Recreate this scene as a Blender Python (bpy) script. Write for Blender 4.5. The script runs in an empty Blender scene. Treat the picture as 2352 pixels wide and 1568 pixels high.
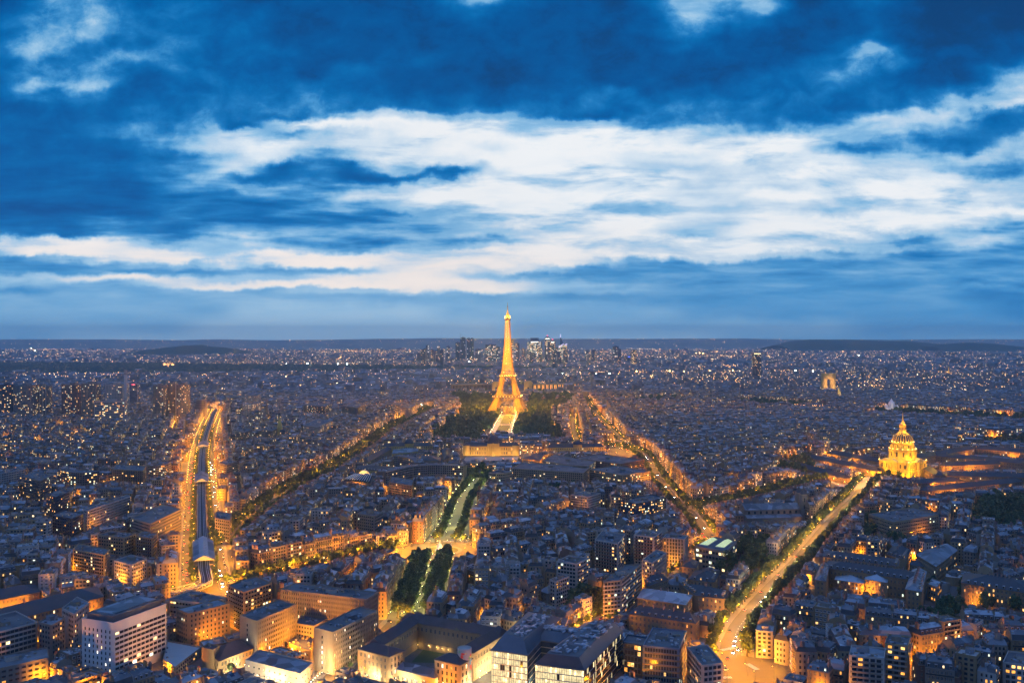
import bpy, math, random
import numpy as np
from mathutils import Vector, Matrix
random.seed(7)
rng = np.random.default_rng(7)
R = math.radians
SC = bpy.context.scene
COL = SC.collection

# ------------------------------------------------------------------ camera
CAMZ, FPX, VEYE = 220.0, 2200.0, 766.0          # viewing terrace height; focal length in picture units (2352 wide)
PITCH = -math.atan((784.0 - VEYE) / FPX)
cam = bpy.data.cameras.new('camera')
cam.sensor_width = 36.0
cam.lens = 36.0 * FPX / 2352.0
cam.clip_start, cam.clip_end = 1.0, 200000.0
camo = bpy.data.objects.new('camera', cam)
COL.objects.link(camo)
camo.location = (0, 0, CAMZ)
camo.rotation_euler = (math.pi / 2 + PITCH, 0, 0)
SC.camera = camo

SC.view_settings.view_transform = 'Standard'
SC.view_settings.look = 'None'
SC.view_settings.exposure = 0.0
SC.view_settings.gamma = 1.0
SC.cycles.max_bounces = 3
SC.cycles.diffuse_bounces = 1
SC.cycles.glossy_bounces = 2
SC.cycles.transmission_bounces = 2
SC.cycles.volume_bounces = 0
SC.cycles.transparent_max_bounces = 4
SC.cycles.sample_clamp_indirect = 1.5
SC.cycles.sample_clamp_direct = 60.0
SC.cycles.caustics_reflective = False
SC.cycles.caustics_refractive = False
SC.cycles.use_light_tree = True
SC.cycles.use_adaptive_sampling = False
SC.cycles.use_denoising = True

CP, SP = math.cos(PITCH), math.sin(PITCH)
def ray(u, v):
    a, b = (u - 1176.0) / FPX, (784.0 - v) / FPX
    return np.array([a, CP - b * SP, SP + b * CP])
def P(u, v, z=0.0):
    """where the line of sight through the surveyed picture point meets the level z"""
    d = ray(u, v)
    k = (z - CAMZ) / d[2]
    return np.array([d[0] * k, d[1] * k])
def PD(u, D):
    """point at depth D in the direction of picture column u"""
    return np.array([(u - 1176.0) / FPX * D, D])
def ZAT(v, D):
    d = ray(1176, v)
    return CAMZ + d[2] / d[1] * D
def pix(x, y, z):
    yy = y * CP + (z - CAMZ) * SP
    zz = -y * SP + (z - CAMZ) * CP
    return 1176 + FPX * x / yy, 784 - FPX * zz / yy
def gz(x, y):
    d = np.hypot(x, y)
    return -np.maximum(0, d - 3000.0) ** 2 / (2 * 6371000.0)

def srgb(r, g, b):
    f = lambda c: (c / 255 / 12.92) if c / 255 <= 0.04045 else ((c / 255 + 0.055) / 1.055) ** 2.4
    return (f(r), f(g), f(b), 1.0)

# ------------------------------------------------------------------ dusk sky (no sun: it has set behind the clouds)
SKYROWS = [
(0,   "135323211111245211137461121000"),
(32,  "245433221111122111126321111000"),
(65,  "255432221111111111124211111000"),
(97,  "364323221111111111112111221001"),
(128, "243543222111211111111112362111"),
(158, "244523222122111111111122443124"),
(188, "265622333322111111111222322126"),
(214, "243322233432222223322233222347"),
(238, "222223334433333333233333223578"),
(256, "222233333467766432333333346754"),
(276, "222233428999999768544333477633"),
(298, "222344685678999699987545676433"),
(328, "222235789788899999999899754336"),
(352, "222233578568898999888998445676"),
(378, "222334572426889999877888877654"),
(402, "222234532422337999998789988876"),
(428, "222224455456899998887878899987"),
(452, "222223334478999999988899899987"),
(477, "222223333456888998578787677899"),
(507, "222333333444467999987799999985"),
(535, "333444444445467788976899999754"),
(557, "889876665544555699999999974674"),
(575, "699888776655667899999999876554"),
(590, "456778899988889999998876554444"),
(606, "444455678998899997544444444444"),
(620, "444444455557897864444444444444"),
(636, "667887666788976544444444444444"),
(653, "555567889999998755444444444433"),
(664, "445555555666889755544444444444"),
(678, "555555555555555544444444444433"),
(715, "555555566666655555554444444443"),
(750, "555555666666666555555555544444"),
(790, "556666666666666666666555555555"),
]
PALETTE = [(0, (14, 66, 122)), (.04, (4, 84, 154)), (.1, (2, 96, 169)), (.18, (4, 108, 181)), (.29, (30, 124, 193)),
           (.42, (72, 152, 212)), (.54, (118, 178, 224)), (.66, (158, 202, 235)), (.78, (190, 216, 239)),
           (.9, (219, 234, 247)), (1.0, (246, 249, 252))]

class NT:
    """small node-tree writer"""
    def __init__(self, tree):
        self.t = tree; self.t.nodes.clear()
    def n(self, typ, **kw):
        nd = self.t.nodes.new(typ)
        for k, v in kw.items(): setattr(nd, k, v)
        return nd
    def put(self, sock, v):
        if hasattr(v, 'is_output') or isinstance(v, bpy.types.NodeSocket): self.t.links.new(v, sock)
        elif v is not None: sock.default_value = v
    def math(self, op, a, b=None, c=None, clamp=False):
        nd = self.n('ShaderNodeMath', operation=op, use_clamp=clamp)
        for i, v in enumerate((a, b, c)):
            if v is not None: self.put(nd.inputs[i], v)
        return nd.outputs[0]
    def vmath(self, op, a, b=None):
        nd = self.n('ShaderNodeVectorMath', operation=op)
        self.put(nd.inputs[0], a)
        if b is not None: self.put(nd.inputs[1], b)
        return nd.outputs[0]
    def comb(self, x, y, z=0.0):
        nd = self.n('ShaderNodeCombineXYZ')
        for i, v in enumerate((x, y, z)): self.put(nd.inputs[i], v)
        return nd.outputs[0]
    def sep(self, v):
        nd = self.n('ShaderNodeSeparateXYZ'); self.put(nd.inputs[0], v); return nd.outputs
    def rng(self, v, a, b, c=0.0, d=1.0, smooth=False):
        nd = self.n('ShaderNodeMapRange', interpolation_type='SMOOTHSTEP' if smooth else 'LINEAR')
        self.put(nd.inputs[0], v)
        for i, q in enumerate((a, b, c, d)): self.put(nd.inputs[1 + i], q)
        return nd.outputs[0]
    def noise(self, vec, scale, detail=4.0, rough=0.5, dist=0.0, dim='3D'):
        nd = self.n('ShaderNodeTexNoise', noise_dimensions=dim)
        self.put(nd.inputs['Vector'], vec)
        nd.inputs['Scale'].default_value = scale; nd.inputs['Detail'].default_value = detail
        nd.inputs['Roughness'].default_value = rough; nd.inputs['Distortion'].default_value = dist
        return nd.outputs
    def ramp(self, fac, stops, interp='LINEAR'):
        nd = self.n('ShaderNodeValToRGB'); cr = nd.color_ramp; cr.interpolation = interp
        while len(cr.elements) > 1: cr.elements.remove(cr.elements[-1])
        for i, (p, c) in enumerate(stops):
            e = cr.elements[0] if i == 0 else cr.elements.new(p)
            e.position = p; e.color = c
        self.put(nd.inputs[0], fac)
        return nd.outputs[0]
    def mix(self, fac, a, b, typ='RGBA', blend='MIX'):
        nd = self.n('ShaderNodeMix', data_type=typ)
        if typ == 'RGBA': nd.blend_type = blend
        ids = {'RGBA': (6, 7, 2), 'FLOAT': (2, 3, 0)}[typ]
        self.put(nd.inputs[0], fac); self.put(nd.inputs[ids[0]], a); self.put(nd.inputs[ids[1]], b)
        return nd.outputs[ids[2]]

world = bpy.data.worlds.new('World'); SC.world = world; world.use_nodes = True
w = NT(world.node_tree)
tc = w.n('ShaderNodeTexCoord').outputs['Generated']
dx, dy, dz = w.sep(tc)
yy = w.math('MAXIMUM', dy, 0.08)
s0 = w.math('DIVIDE', dx, yy); t0 = w.math('DIVIDE', dz, yy)
# cloud deck coordinates: features get finer and flatter towards the horizon
base = w.comb(w.math('MULTIPLY', s0, 1.0), w.math('MULTIPLY', t0, 1.4))
flat = w.comb(w.math('MULTIPLY', s0, 1.0), w.math('MULTIPLY', t0, 6.5), 3.0)
nA = w.noise(base, 9.0, 7.0, 0.58)[1]
ax, ay, az_ = w.sep(nA)
calm = w.rng(t0, 0.0, 0.11, 0.12, 1.0, True)       # the far layer clouds have smooth flat edges
ds = w.math('MULTIPLY', w.math('SUBTRACT', ax, 0.5), w.math('MULTIPLY', calm, 0.07))
dt = w.math('MULTIPLY', w.math('SUBTRACT', ay, 0.5), w.math('MULTIPLY', calm, 0.05))
dt2 = w.math('MULTIPLY', w.math('SUBTRACT', w.noise(w.comb(s0, t0, 1.0), 46.0, 4.0, 0.6)[0], 0.5), 0.011)
s = w.math('ADD', s0, ds); t = w.math('ADD', w.math('ADD', t0, dt), dt2)
fac = w.rng(s, -1176 / FPX, (2320 - 1176) / FPX, 0.0, 1.0)
def trow(v):
    d = ray(1176, v); return d[2] / d[1]
val = None; prev = None
for v, digits in SKYROWS:
    rr = w.ramp(fac, [(i / 29.0, (int(c) / 9.0,) * 3 + (1,)) for i, c in enumerate(digits)], 'CARDINAL')
    val = rr if val is None else w.mix(w.rng(t, trow(prev), trow(v), 0.0, 1.0, True), val, rr)
    prev = v
fb = w.noise(base, 15.0, 9.0, 0.62, 0.25)[0]
fs = w.noise(flat, 11.0, 6.0, 0.55, 0.2)[0]
fc = w.noise(base, 38.0, 8.0, 0.65, 0.4)[0]
fb = w.mix(0.38, fb, fc, 'FLOAT')
mixn = w.mix(w.rng(t0, 0.1, 0.24, 0, 1), fs, fb, 'FLOAT')
edge = w.math('SUBTRACT', 1.0, w.math('ABSOLUTE', w.math('MULTIPLY_ADD', val, 1.7, -0.85)))   # most ragged at half cover
amp = w.math("MULTIPLY", w.math("MULTIPLY_ADD", edge, 0.6, 0.075), w.rng(t0, 0.02, 0.12, 0.10, 1.0))
val = w.math('MULTIPLY_ADD', w.math('SUBTRACT', mixn, 0.5), w.math('MULTIPLY', amp, 2.2), val, clamp=True)
streak = w.noise(w.comb(s0, w.math('MULTIPLY', t0, 4.2), 7.0), 7.0, 7.0, 0.6, 0.3)[0]
veil = w.math('MULTIPLY', w.rng(streak, 0.46, 0.7, 0.0, 0.4, True), w.math('MULTIPLY', w.rng(val, 0.6, 0.95), w.rng(t0, 0.05, 0.1)))
val = w.math('SUBTRACT', val, veil)
con = w.rng(t0, 0.045, 0.13, 0.0, 1.0)
sharp = w.rng(val, 0.05, 0.98, 0.0, 1.0, True)
val = w.mix(w.math('MULTIPLY', con, 0.36), val, sharp, 'FLOAT')
val = w.math('POWER', val, w.rng(t0, 0.06, 0.12, 1.0, 1.22))
front = w.ramp(val, [(p, srgb(*c)) for p, c in PALETTE])
warm = w.math('MULTIPLY', w.rng(val, 0.7, 0.92), w.math('MULTIPLY', w.rng(t0, 0.13, 0.075), w.rng(s0, 0.25, -0.1)))
front = w.mix(w.math('MULTIPLY', warm, 0.7), front, srgb(255, 240, 231))
shade = w.noise(base, 2.7, 3.0, 0.5)[0]
front = w.mix(w.rng(shade, 0.3, 0.75, 0.1, 0.0), front, (0.0, 0.08, 0.24, 1))
# the rest of the dome: even blue-grey dusk overcast
el = w.math('ARCSINE', dz)
back = w.ramp(w.rng(el, -0.1, 1.57), [(0.0, (0.085, 0.175, 0.43, 1)), (0.25, (0.14, 0.29, 0.73, 1)), (1.0, (0.25, 0.52, 1.32, 1))])
skyc = w.mix(w.rng(dy, 0.25, 0.62, 0.0, 1.0, True), back, front)
skyc = w.mix(w.rng(el, 0.52, 0.95, 0.0, 1.0, True), skyc, back)
bg = w.n('ShaderNodeBackground'); w.put(bg.inputs[0], skyc); bg.inputs[1].default_value = 1.0
w.put(w.n('ShaderNodeOutputWorld').inputs[0], bg.outputs[0])
world.cycles.sampling_method = 'MANUAL'
world.cycles.sample_map_resolution = 512
# ------------------------------------------------------------------ materials
MATS = {}
def reg_mat(m): MATS[m.name] = m; return m
def surf(name, col, rough=0.8, metal=0.0, var=0.3, scale=0.12, fine=1.3, streak=0.0, spec=0.3, tint=None, cell=0.0, bump=0.0):
    m = bpy.data.materials.new(name); m.use_nodes = True
    t = NT(m.node_tree)
    pos = t.n('ShaderNodeNewGeometry').outputs['Position']
    big = t.noise(pos, scale, 3.0, 0.55)[0]; small = t.noise(pos, fine, 3.0, 0.6)[0]
    f = t.mix(0.4, big, small, 'FLOAT')
    if streak:
        sv = t.vmath('MULTIPLY', pos, (1.0, 1.0, 0.07))
        f = t.mix(streak, f, t.noise(sv, 1.6, 3.0, 0.6)[0], 'FLOAT')
    if cell:
        vo = t.n('ShaderNodeTexVoronoi'); t.put(vo.inputs['Vector'], pos); vo.inputs['Scale'].default_value = cell
        f = t.mix(0.55, f, t.sep(vo.outputs['Color'])[0], 'FLOAT')
    k = t.rng(f, 0.25, 0.75, 1 - var, 1 + var)
    c0 = tuple(col) + (1.0,)
    c = t.mix(1.0, c0, t.comb(k, k, k), blend='MULTIPLY')
    if tint: c = t.mix(t.rng(t.noise(pos, scale * 0.6, 2.0)[0], 0.45, 0.62), c, tuple(tint) + (1.0,))
    b = t.n('ShaderNodeBsdfPrincipled')
    t.put(b.inputs['Base Color'], c); b.inputs['Roughness'].default_value = rough
    b.inputs['Metallic'].default_value = metal; b.inputs['Specular IOR Level'].default_value = spec
    if bump:
        bn = t.n('ShaderNodeBump'); bn.inputs['Strength'].default_value = bump; bn.inputs['Distance'].default_value = 0.3
        t.put(bn.inputs['Height'], small); t.put(b.inputs['Normal'], bn.outputs[0])
    t.put(t.n('ShaderNodeOutputMaterial').inputs[0], b.outputs[0])
    return reg_mat(m)
def glow(name, col, power, sample=False, vary=0.0):
    m = bpy.data.materials.new(name); m.use_nodes = True
    t = NT(m.node_tree)
    e = t.n('ShaderNodeEmission'); e.inputs[0].default_value = tuple(col) + (1.0,); e.inputs[1].default_value = power
    if vary:   # curtains, lamps and furniture behind the panes
        pos = t.n('ShaderNodeNewGeometry').outputs['Position']
        n = t.noise(pos, 0.55, 2.0, 0.6)[0]
        t.put(e.inputs[1], t.rng(n, 0.3, 0.7, power * (1 - vary), power * (1 + vary)))
    t.put(t.n('ShaderNodeOutputMaterial').inputs[0], e.outputs[0])
    m.cycles.emission_sampling = 'FRONT' if sample else 'NONE'
    return reg_mat(m)

surf('stone_cream', (.29, .21, .12), .85, streak=.45, var=.32)
surf('stone_tan', (.25, .17, .09), .85, streak=.45, var=.32)
surf('stone_grey', (.19, .16, .125), .85, streak=.45, var=.32)
surf('plaster_white', (.37, .325, .275), .8, streak=.35, var=.2)
surf('panel_white', (.58, .54, .50), .7, streak=.3, var=.12)
surf('avenue_gravel', (.2, .175, .13), .9, var=.3, scale=.08)
surf('concrete', (.225, .185, .14), .85, streak=.5, var=.25)
surf('brick_red', (.17, .09, .065), .85, var=.3)
surf('brick_dark', (.15, .105, .09), .85, var=.3)
surf('facade_dark', (.055, .05, .055), .5, var=.3, spec=.5)
surf('panel_blue', (.12, .15, .20), .4, var=.2, spec=.5)
surf('zinc', (.14, .145, .155), .5, metal=0.0, var=.6, scale=.06, cell=.11, spec=.4)
surf('zinc_light', (.25, .26, .275), .45, var=.35, scale=.06, cell=.15, spec=.4)
surf('slate', (.036, .037, .042), .6, var=.4, scale=.1, fine=2.2, spec=.4)
surf('slate_brown', (.072, .05, .047), .7, var=.35, fine=2.2)
surf('tile_red', (.20, .075, .05), .75, var=.35, fine=2.0)
surf('roof_gravel', (.095, .096, .10), .9, var=.4, cell=.09, tint=(.12, .115, .11))
surf('roof_white', (.36, .34, .32), .6, var=.15)
surf('roof_green', (.10, .22, .20), .6, var=.3)
surf('chimney_brick', (.30, .20, .155), .9, var=.3)
surf('iron_black', (.025, .025, .03), .5, var=.2)
surf('metal_grey', (.30, .32, .35), .4, var=.3, fine=2.5)
surf('metal_dark', (.085, .09, .105), .45, var=.25)
surf('glass_dark', (.018, .022, .032), .12, var=.3, spec=.6)
surf('glass_blue', (.03, .05, .085), .1, var=.4, scale=.05, cell=.2, spec=.7)
surf('asphalt', (.07, .066, .06), .85, var=.3, scale=.05, fine=.8)
surf('pavement', (.17, .16, .15), .85, var=.25, scale=.08)
surf('ground', (.085, .08, .075), .9, var=.4, scale=.02, fine=.3)
surf('gravel_path', (.34, .30, .25), .9, var=.25, scale=.05)
surf('lawn', (.035, .06, .022), .95, var=.4, scale=.06)
surf('paint_white', (.75, .75, .73), .6, var=.15)
surf('leaf_dark', (.048, .074, .034), .7, var=.55, scale=.06, fine=1.1, spec=.15)
surf('leaf_mid', (.08, .115, .045), .7, var=.5, scale=.06, fine=1.1, spec=.15)
surf('bark', (.06, .05, .042), .9, var=.3)
surf('iron_tower', (.27, .17, .035), .5, var=.15, spec=.4)
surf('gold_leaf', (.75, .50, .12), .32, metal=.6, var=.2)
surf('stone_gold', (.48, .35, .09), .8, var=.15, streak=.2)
surf('marble', (.7, .68, .66), .6, var=.1)
surf('car_dark', (.03, .032, .038), .25, var=.1, spec=.6)
surf('car_silver', (.35, .36, .38), .3, var=.1, spec=.6)
surf('car_white', (.7, .7, .7), .3, var=.1, spec=.6)
surf('car_red', (.3, .03, .025), .3, var=.1, spec=.6)
surf('rail_steel', (.42, .44, .48), .3, var=.1)
surf('ballast', (.028, .028, .03), .9, var=.3)
surf('far_wall', (.16, .15, .145), .85, var=.4, scale=.02, cell=.03)
surf('far_roof', (.11, .115, .125), .7, var=.5, scale=.02, cell=.03)
surf('wood_far', (.030, .045, .026), .9, var=.5, scale=.03, fine=.12)
surf('hill_far', (.22, .22, .18), .95, var=.4, scale=.003, fine=.03)
for nm, c in (('paint_red', (.62, .08, .05)), ('paint_blue', (.16, .35, .55)), ('paint_yellow', (.75, .5, .08)), ('paint_green', (.2, .4, .2))):
    surf(nm, c, .7, var=.1)
glow('lit_warm', (1.0, .55, .16), 2.1, vary=.6)
glow('lit_orange', (1.0, .40, .07), 1.6, vary=.6)
glow('lit_pale', (1.0, .72, .34), 2.4, vary=.6)
glow('lit_cool', (.86, .95, .72), 1.8, vary=.5)
glow('lit_hall', (1.0, .80, .42), 1.0, vary=.35)
glow('lit_white', (1.0, .9, .75), 3.2, vary=.4)
glow('lit_skylight', (.72, .95, .62), .75, vary=.2)
glow('neon_red', (1.0, .06, .10), 4.0)
glow('neon_blue', (.1, .18, 1.0), 3.0)
glow('neon_violet', (.75, .6, 1.0), 2.6)
for nm_, c_ in (('sodium', (1.0, .45, .08)), ('white', (1.0, .84, .5)), ('lime', (.95, 1.0, .42))): glow('bulb_' + nm_, c_, 16.0 if nm_ == 'sodium' else 22.0)
glow('spark_warm', (1.0, .45, .12), 11.0)
glow('spark_pale', (1.0, .66, .33), 11.0)
glow('spark_white', (.95, 1.0, .8), 90.0)
glow('spark_amber', (1.0, .5, .12), 90.0)
glow('head_light', (1.0, .93, .8), 160.0)
glow('tail_light', (1.0, .04, .02), 14.0)
glow('signal_green', (.1, 1.0, .55), 20.0)
glow('bulb_gold', (1.0, .6, .16), 9.0)
LITS = ['lit_warm', 'lit_warm', 'lit_orange', 'lit_orange', 'lit_pale', 'lit_warm', 'lit_pale', 'lit_cool']

# ------------------------------------------------------------------ mesh writing
class MB:
    def __init__(self): self.v = []; self.f = {}; self.n = 0; self.mats = []
    def mi(self, m):
        if m not in self.mats: self.mats.append(m)
        return self.mats.index(m)
    def add(self, verts, faces, mat):
        verts = np.asarray(verts, float).reshape(-1, 3); faces = np.asarray(faces, int)
        if not len(faces): return
        self.v.append(verts)
        mi = mat if isinstance(mat, np.ndarray) else np.full(len(faces), self.mi(mat))
        self.f.setdefault(faces.shape[1], []).append((faces + self.n, mi))
        self.n += len(verts)
    def quads(self, Q, mat):
        Q = np.asarray(Q, float).reshape(-1, 4, 3)
        self.add(Q.reshape(-1, 3), np.arange(len(Q) * 4).reshape(-1, 4), mat)
    def prism(self, poly, z0, z1, side, top=None, bottom=False):
        poly = ccw(np.asarray(poly, float)[:, :2]); n = len(poly)
        lo = np.c_[poly, np.full(n, z0)] if np.isscalar(z0) else np.c_[poly, z0]
        hi = np.c_[poly, np.full(n, z1)] if np.isscalar(z1) else np.c_[poly, z1]
        i = np.arange(n); j = (i + 1) % n
        self.add(np.r_[lo, hi], np.c_[i, j, j + n, i + n], side)
        if top: self.add(hi, [list(range(n))], top)
        if bottom: self.add(lo, [list(range(n))[::-1]], side)
    def box(self, cx, cy, z0, sx, sy, sz, mat, ang=0.0, top=None):
        c, s = math.cos(ang), math.sin(ang)
        p = [(cx + c * a - s * b, cy + s * a + c * b) for a, b in ((-sx / 2, -sy / 2), (sx / 2, -sy / 2), (sx / 2, sy / 2), (-sx / 2, sy / 2))]
        self.prism(p, z0, z0 + sz, mat, top or mat)
    def lathe(self, cx, cy, prof, mat, n=24, rot=0.0, sq=None):
        a = rot + np.arange(n) / n * 2 * math.pi
        rows = [np.c_[cx + r * np.cos(a), cy + r * np.sin(a), np.full(n, z)] for r, z in prof]
        i = np.arange(n); j = (i + 1) % n
        F = np.concatenate([np.c_[i + k * n, j + k * n, j + (k + 1) * n, i + (k + 1) * n] for k in range(len(prof) - 1)])
        self.add(np.concatenate(rows), F, mat)
    def bar(self, a, b, r, mat, n=4):
        a, b = np.asarray(a, float), np.asarray(b, float); d = b - a
        L = np.linalg.norm(d)
        if L < 1e-6: return
        d /= L; u = np.cross(d, (0, 0, 1) if abs(d[2]) < .9 else (1, 0, 0)); u /= np.linalg.norm(u); w_ = np.cross(d, u)
        t = (np.arange(n) + .5) / n * 2 * math.pi
        ring = r * (np.cos(t)[:, None] * u + np.sin(t)[:, None] * w_)
        i = np.arange(n); j = (i + 1) % n
        self.add(np.r_[a + ring, b + ring], np.c_[i, j, j + n, i + n], mat)
    def ball(self, c, r, mat, zs=1.0):
        V, F = ICO
        self.add(np.asarray(c) + V * (r, r, r * zs), F, mat)
    def build(self, name, parent=None, smooth=False, kind=None, origin=None):
        me = bpy.data.meshes.new(name)
        V = np.concatenate(self.v) if self.v else np.zeros((0, 3))
        if origin is not None: V = V - np.asarray(origin, float)
        elif parent is not None:
            o = parent; off = np.zeros(3)
            while o is not None: off += np.array(o.location); o = o.parent
            V = V - off
        loops, starts, mids, tot = [], [], [], 0
        for k, lst in self.f.items():
            for F, mi in lst:
                loops.append(F.ravel()); starts.append(tot + np.arange(len(F)) * k); mids.append(mi); tot += F.size
        me.vertices.add(len(V)); me.vertices.foreach_set('co', V.ravel().astype(np.float32))
        if loops:
            L = np.concatenate(loops); S = np.concatenate(starts)
            me.loops.add(len(L)); me.loops.foreach_set('vertex_index', L.astype(np.int32))
            me.polygons.add(len(S)); me.polygons.foreach_set('loop_start', S.astype(np.int32))
            me.polygons.foreach_set('material_index', np.concatenate(mids).astype(np.int32))
        for m in self.mats: me.materials.append(MATS[m])
        me.update(calc_edges=True); me.validate()
        if smooth: me.shade_smooth()
        ob = bpy.data.objects.new(name, me); COL.objects.link(ob)
        if parent is not None: ob.parent = parent
        if origin is not None: ob.location = origin
        if kind: ob['kind'] = kind
        return ob
def ico(sub=0):
    t = (1 + 5 ** .5) / 2
    V = [(-1, t, 0), (1, t, 0), (-1, -t, 0), (1, -t, 0), (0, -1, t), (0, 1, t), (0, -1, -t), (0, 1, -t), (t, 0, -1), (t, 0, 1), (-t, 0, -1), (-t, 0, 1)]
    F = [(0, 11, 5), (0, 5, 1), (0, 1, 7), (0, 7, 10), (0, 10, 11), (1, 5, 9), (5, 11, 4), (11, 10, 2), (10, 7, 6), (7, 1, 8), (3, 9, 4), (3, 4, 2), (3, 2, 6), (3, 6, 8), (3, 8, 9), (4, 9, 5), (2, 4, 11), (6, 2, 10), (8, 6, 7), (9, 8, 1)]
    V = [np.array(v) / np.linalg.norm(v) for v in V]
    for _ in range(sub):
        cache, G = {}, []
        def mid(a, b):
            k = (min(a, b), max(a, b))
            if k not in cache: m = V[a] + V[b]; V.append(m / np.linalg.norm(m)); cache[k] = len(V) - 1
            return cache[k]
        for a, b, c in F:
            x, y, z = mid(a, b), mid(b, c), mid(c, a); G += [(a, x, z), (x, b, y), (z, y, c), (x, y, z)]
        F = G
    return np.array(V), np.array(F)
ICO = ico(0); ICO1 = ico(1); ICO2 = ico(2)
def ccw(p):
    x, y = p[:, 0], p[:, 1]
    return p if np.sum(x * np.roll(y, -1) - y * np.roll(x, -1)) > 0 else p[::-1]
def inset(q, d):
    """move the sides of a convex polygon inwards"""
    q = ccw(np.asarray(q, float)); n = len(q); out = []
    for i in range(n):
        a, b, c = q[i - 1], q[i], q[(i + 1) % n]
        e1 = (b - a) / np.linalg.norm(b - a); e2 = (c - b) / np.linalg.norm(c - b)
        n1 = np.array([-e1[1], e1[0]]); n2 = np.array([-e2[1], e2[0]])
        m = n1 + n2; m = m / max(1e-6, m @ m) * 2 * 1.0
        out.append(b + m * d * (1.0 / max(.4, 1)))
    return np.array(out)
def thing(name, label, cat, loc=(0, 0, 0), group=None):
    o = bpy.data.objects.new(name, None); COL.objects.link(o); o.empty_display_size = 2
    o.location = loc; o['label'] = label; o['category'] = cat
    if group: o['group'] = group
    return o
def tag(o, label, cat, group=None):
    o['label'] = label; o['category'] = cat
    if group: o['group'] = group
    return o
def put(name, me, parent, loc, rz=0.0, scale=(1, 1, 1), base=(0, 0, 0)):
    o = bpy.data.objects.new(name, me); COL.objects.link(o)
    if parent is not None: o.parent = parent
    o.location = (loc[0] - base[0], loc[1] - base[1], loc[2] - base[2]); o.rotation_euler = (0, 0, rz); o.scale = scale
    return o
def quad(pts, h):
    return ccw(np.array([P(u, v, h) for u, v in pts]))

# ------------------------------------------------------------------ town plan raster: what is taken, and how high it stands
CELL = 3.0; X0, X1, Y0, Y1 = -2000.0, 2000.0, 480.0, 3400.0
NX, NY = int((X1 - X0) / CELL), int((Y1 - Y0) / CELL)
LIM = np.full((NX, NY), 1e9, np.float32)     # how high one may build without hiding what the photograph shows
OCC = np.zeros((NX, NY), bool); HM = np.zeros((NX, NY), np.float32)
def cells(poly):
    poly = ccw(np.asarray(poly, float)[:, :2])
    lo, hi = poly.min(0), poly.max(0)
    i0, i1 = max(0, int((lo[0] - X0) / CELL)), min(NX - 1, int((hi[0] - X0) / CELL))
    j0, j1 = max(0, int((lo[1] - Y0) / CELL)), min(NY - 1, int((hi[1] - Y0) / CELL))
    if i1 < i0 or j1 < j0: return np.zeros(0, int), np.zeros(0, int)
    I, J = np.meshgrid(np.arange(i0, i1 + 1), np.arange(j0, j1 + 1), indexing='ij')
    x = X0 + (I + .5) * CELL; y = Y0 + (J + .5) * CELL
    ok = np.ones(I.shape, bool)
    for k in range(len(poly)):
        a, b = poly[k], poly[(k + 1) % len(poly)]
        ok &= (b[0] - a[0]) * (y - a[1]) - (b[1] - a[1]) * (x - a[0]) >= 0
    return I[ok], J[ok]
def take(poly, h=0.0):
    I, J = cells(poly); OCC[I, J] = True
    if h: HM[I, J] = np.maximum(HM[I, J], h)
def is_free(poly):
    I, J = cells(poly)
    return len(I) > 0 and not OCC[I, J].any()
def seen(pts, back=130.0, skip=5.0):
    """True where nothing built stands between the terrace and the point"""
    p = np.asarray(pts, float).reshape(-1, 3)
    d = np.array([0, 0, CAMZ]) - p; L = np.hypot(d[:, 0], d[:, 1])[:, None]; d = d / L
    k = np.arange(skip, back, 3.0)
    q = p[:, None, :] + d[:, None, :] * k[None, :, None]
    I = np.clip(((q[..., 0] - X0) / CELL).astype(int), 0, NX - 1); J = np.clip(((q[..., 1] - Y0) / CELL).astype(int), 0, NY - 1)
    return ~(HM[I, J] > q[..., 2]).any(1)
def keep_sight(pts, skip=4.0, back=170.0):
    p = np.asarray(pts, float).reshape(-1, 3); d = np.array([0, 0, CAMZ]) - p; L = np.hypot(d[:, 0], d[:, 1])[:, None]; d = d / L
    k = np.arange(skip, back, 1.5); q = p[:, None, :] + d[:, None, :] * k[None, :, None]
    I = ((q[..., 0] - X0) / CELL).astype(int); J = ((q[..., 1] - Y0) / CELL).astype(int)
    ok = (I >= 0) & (I < NX) & (J >= 0) & (J < NY) & (q[..., 2] < 45)
    np.minimum.at(LIM, (I[ok], J[ok]), q[..., 2][ok])
def in_frame(x, y, m=100):
    return y > 560 and abs(x) < y * 1176 / FPX + m
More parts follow.
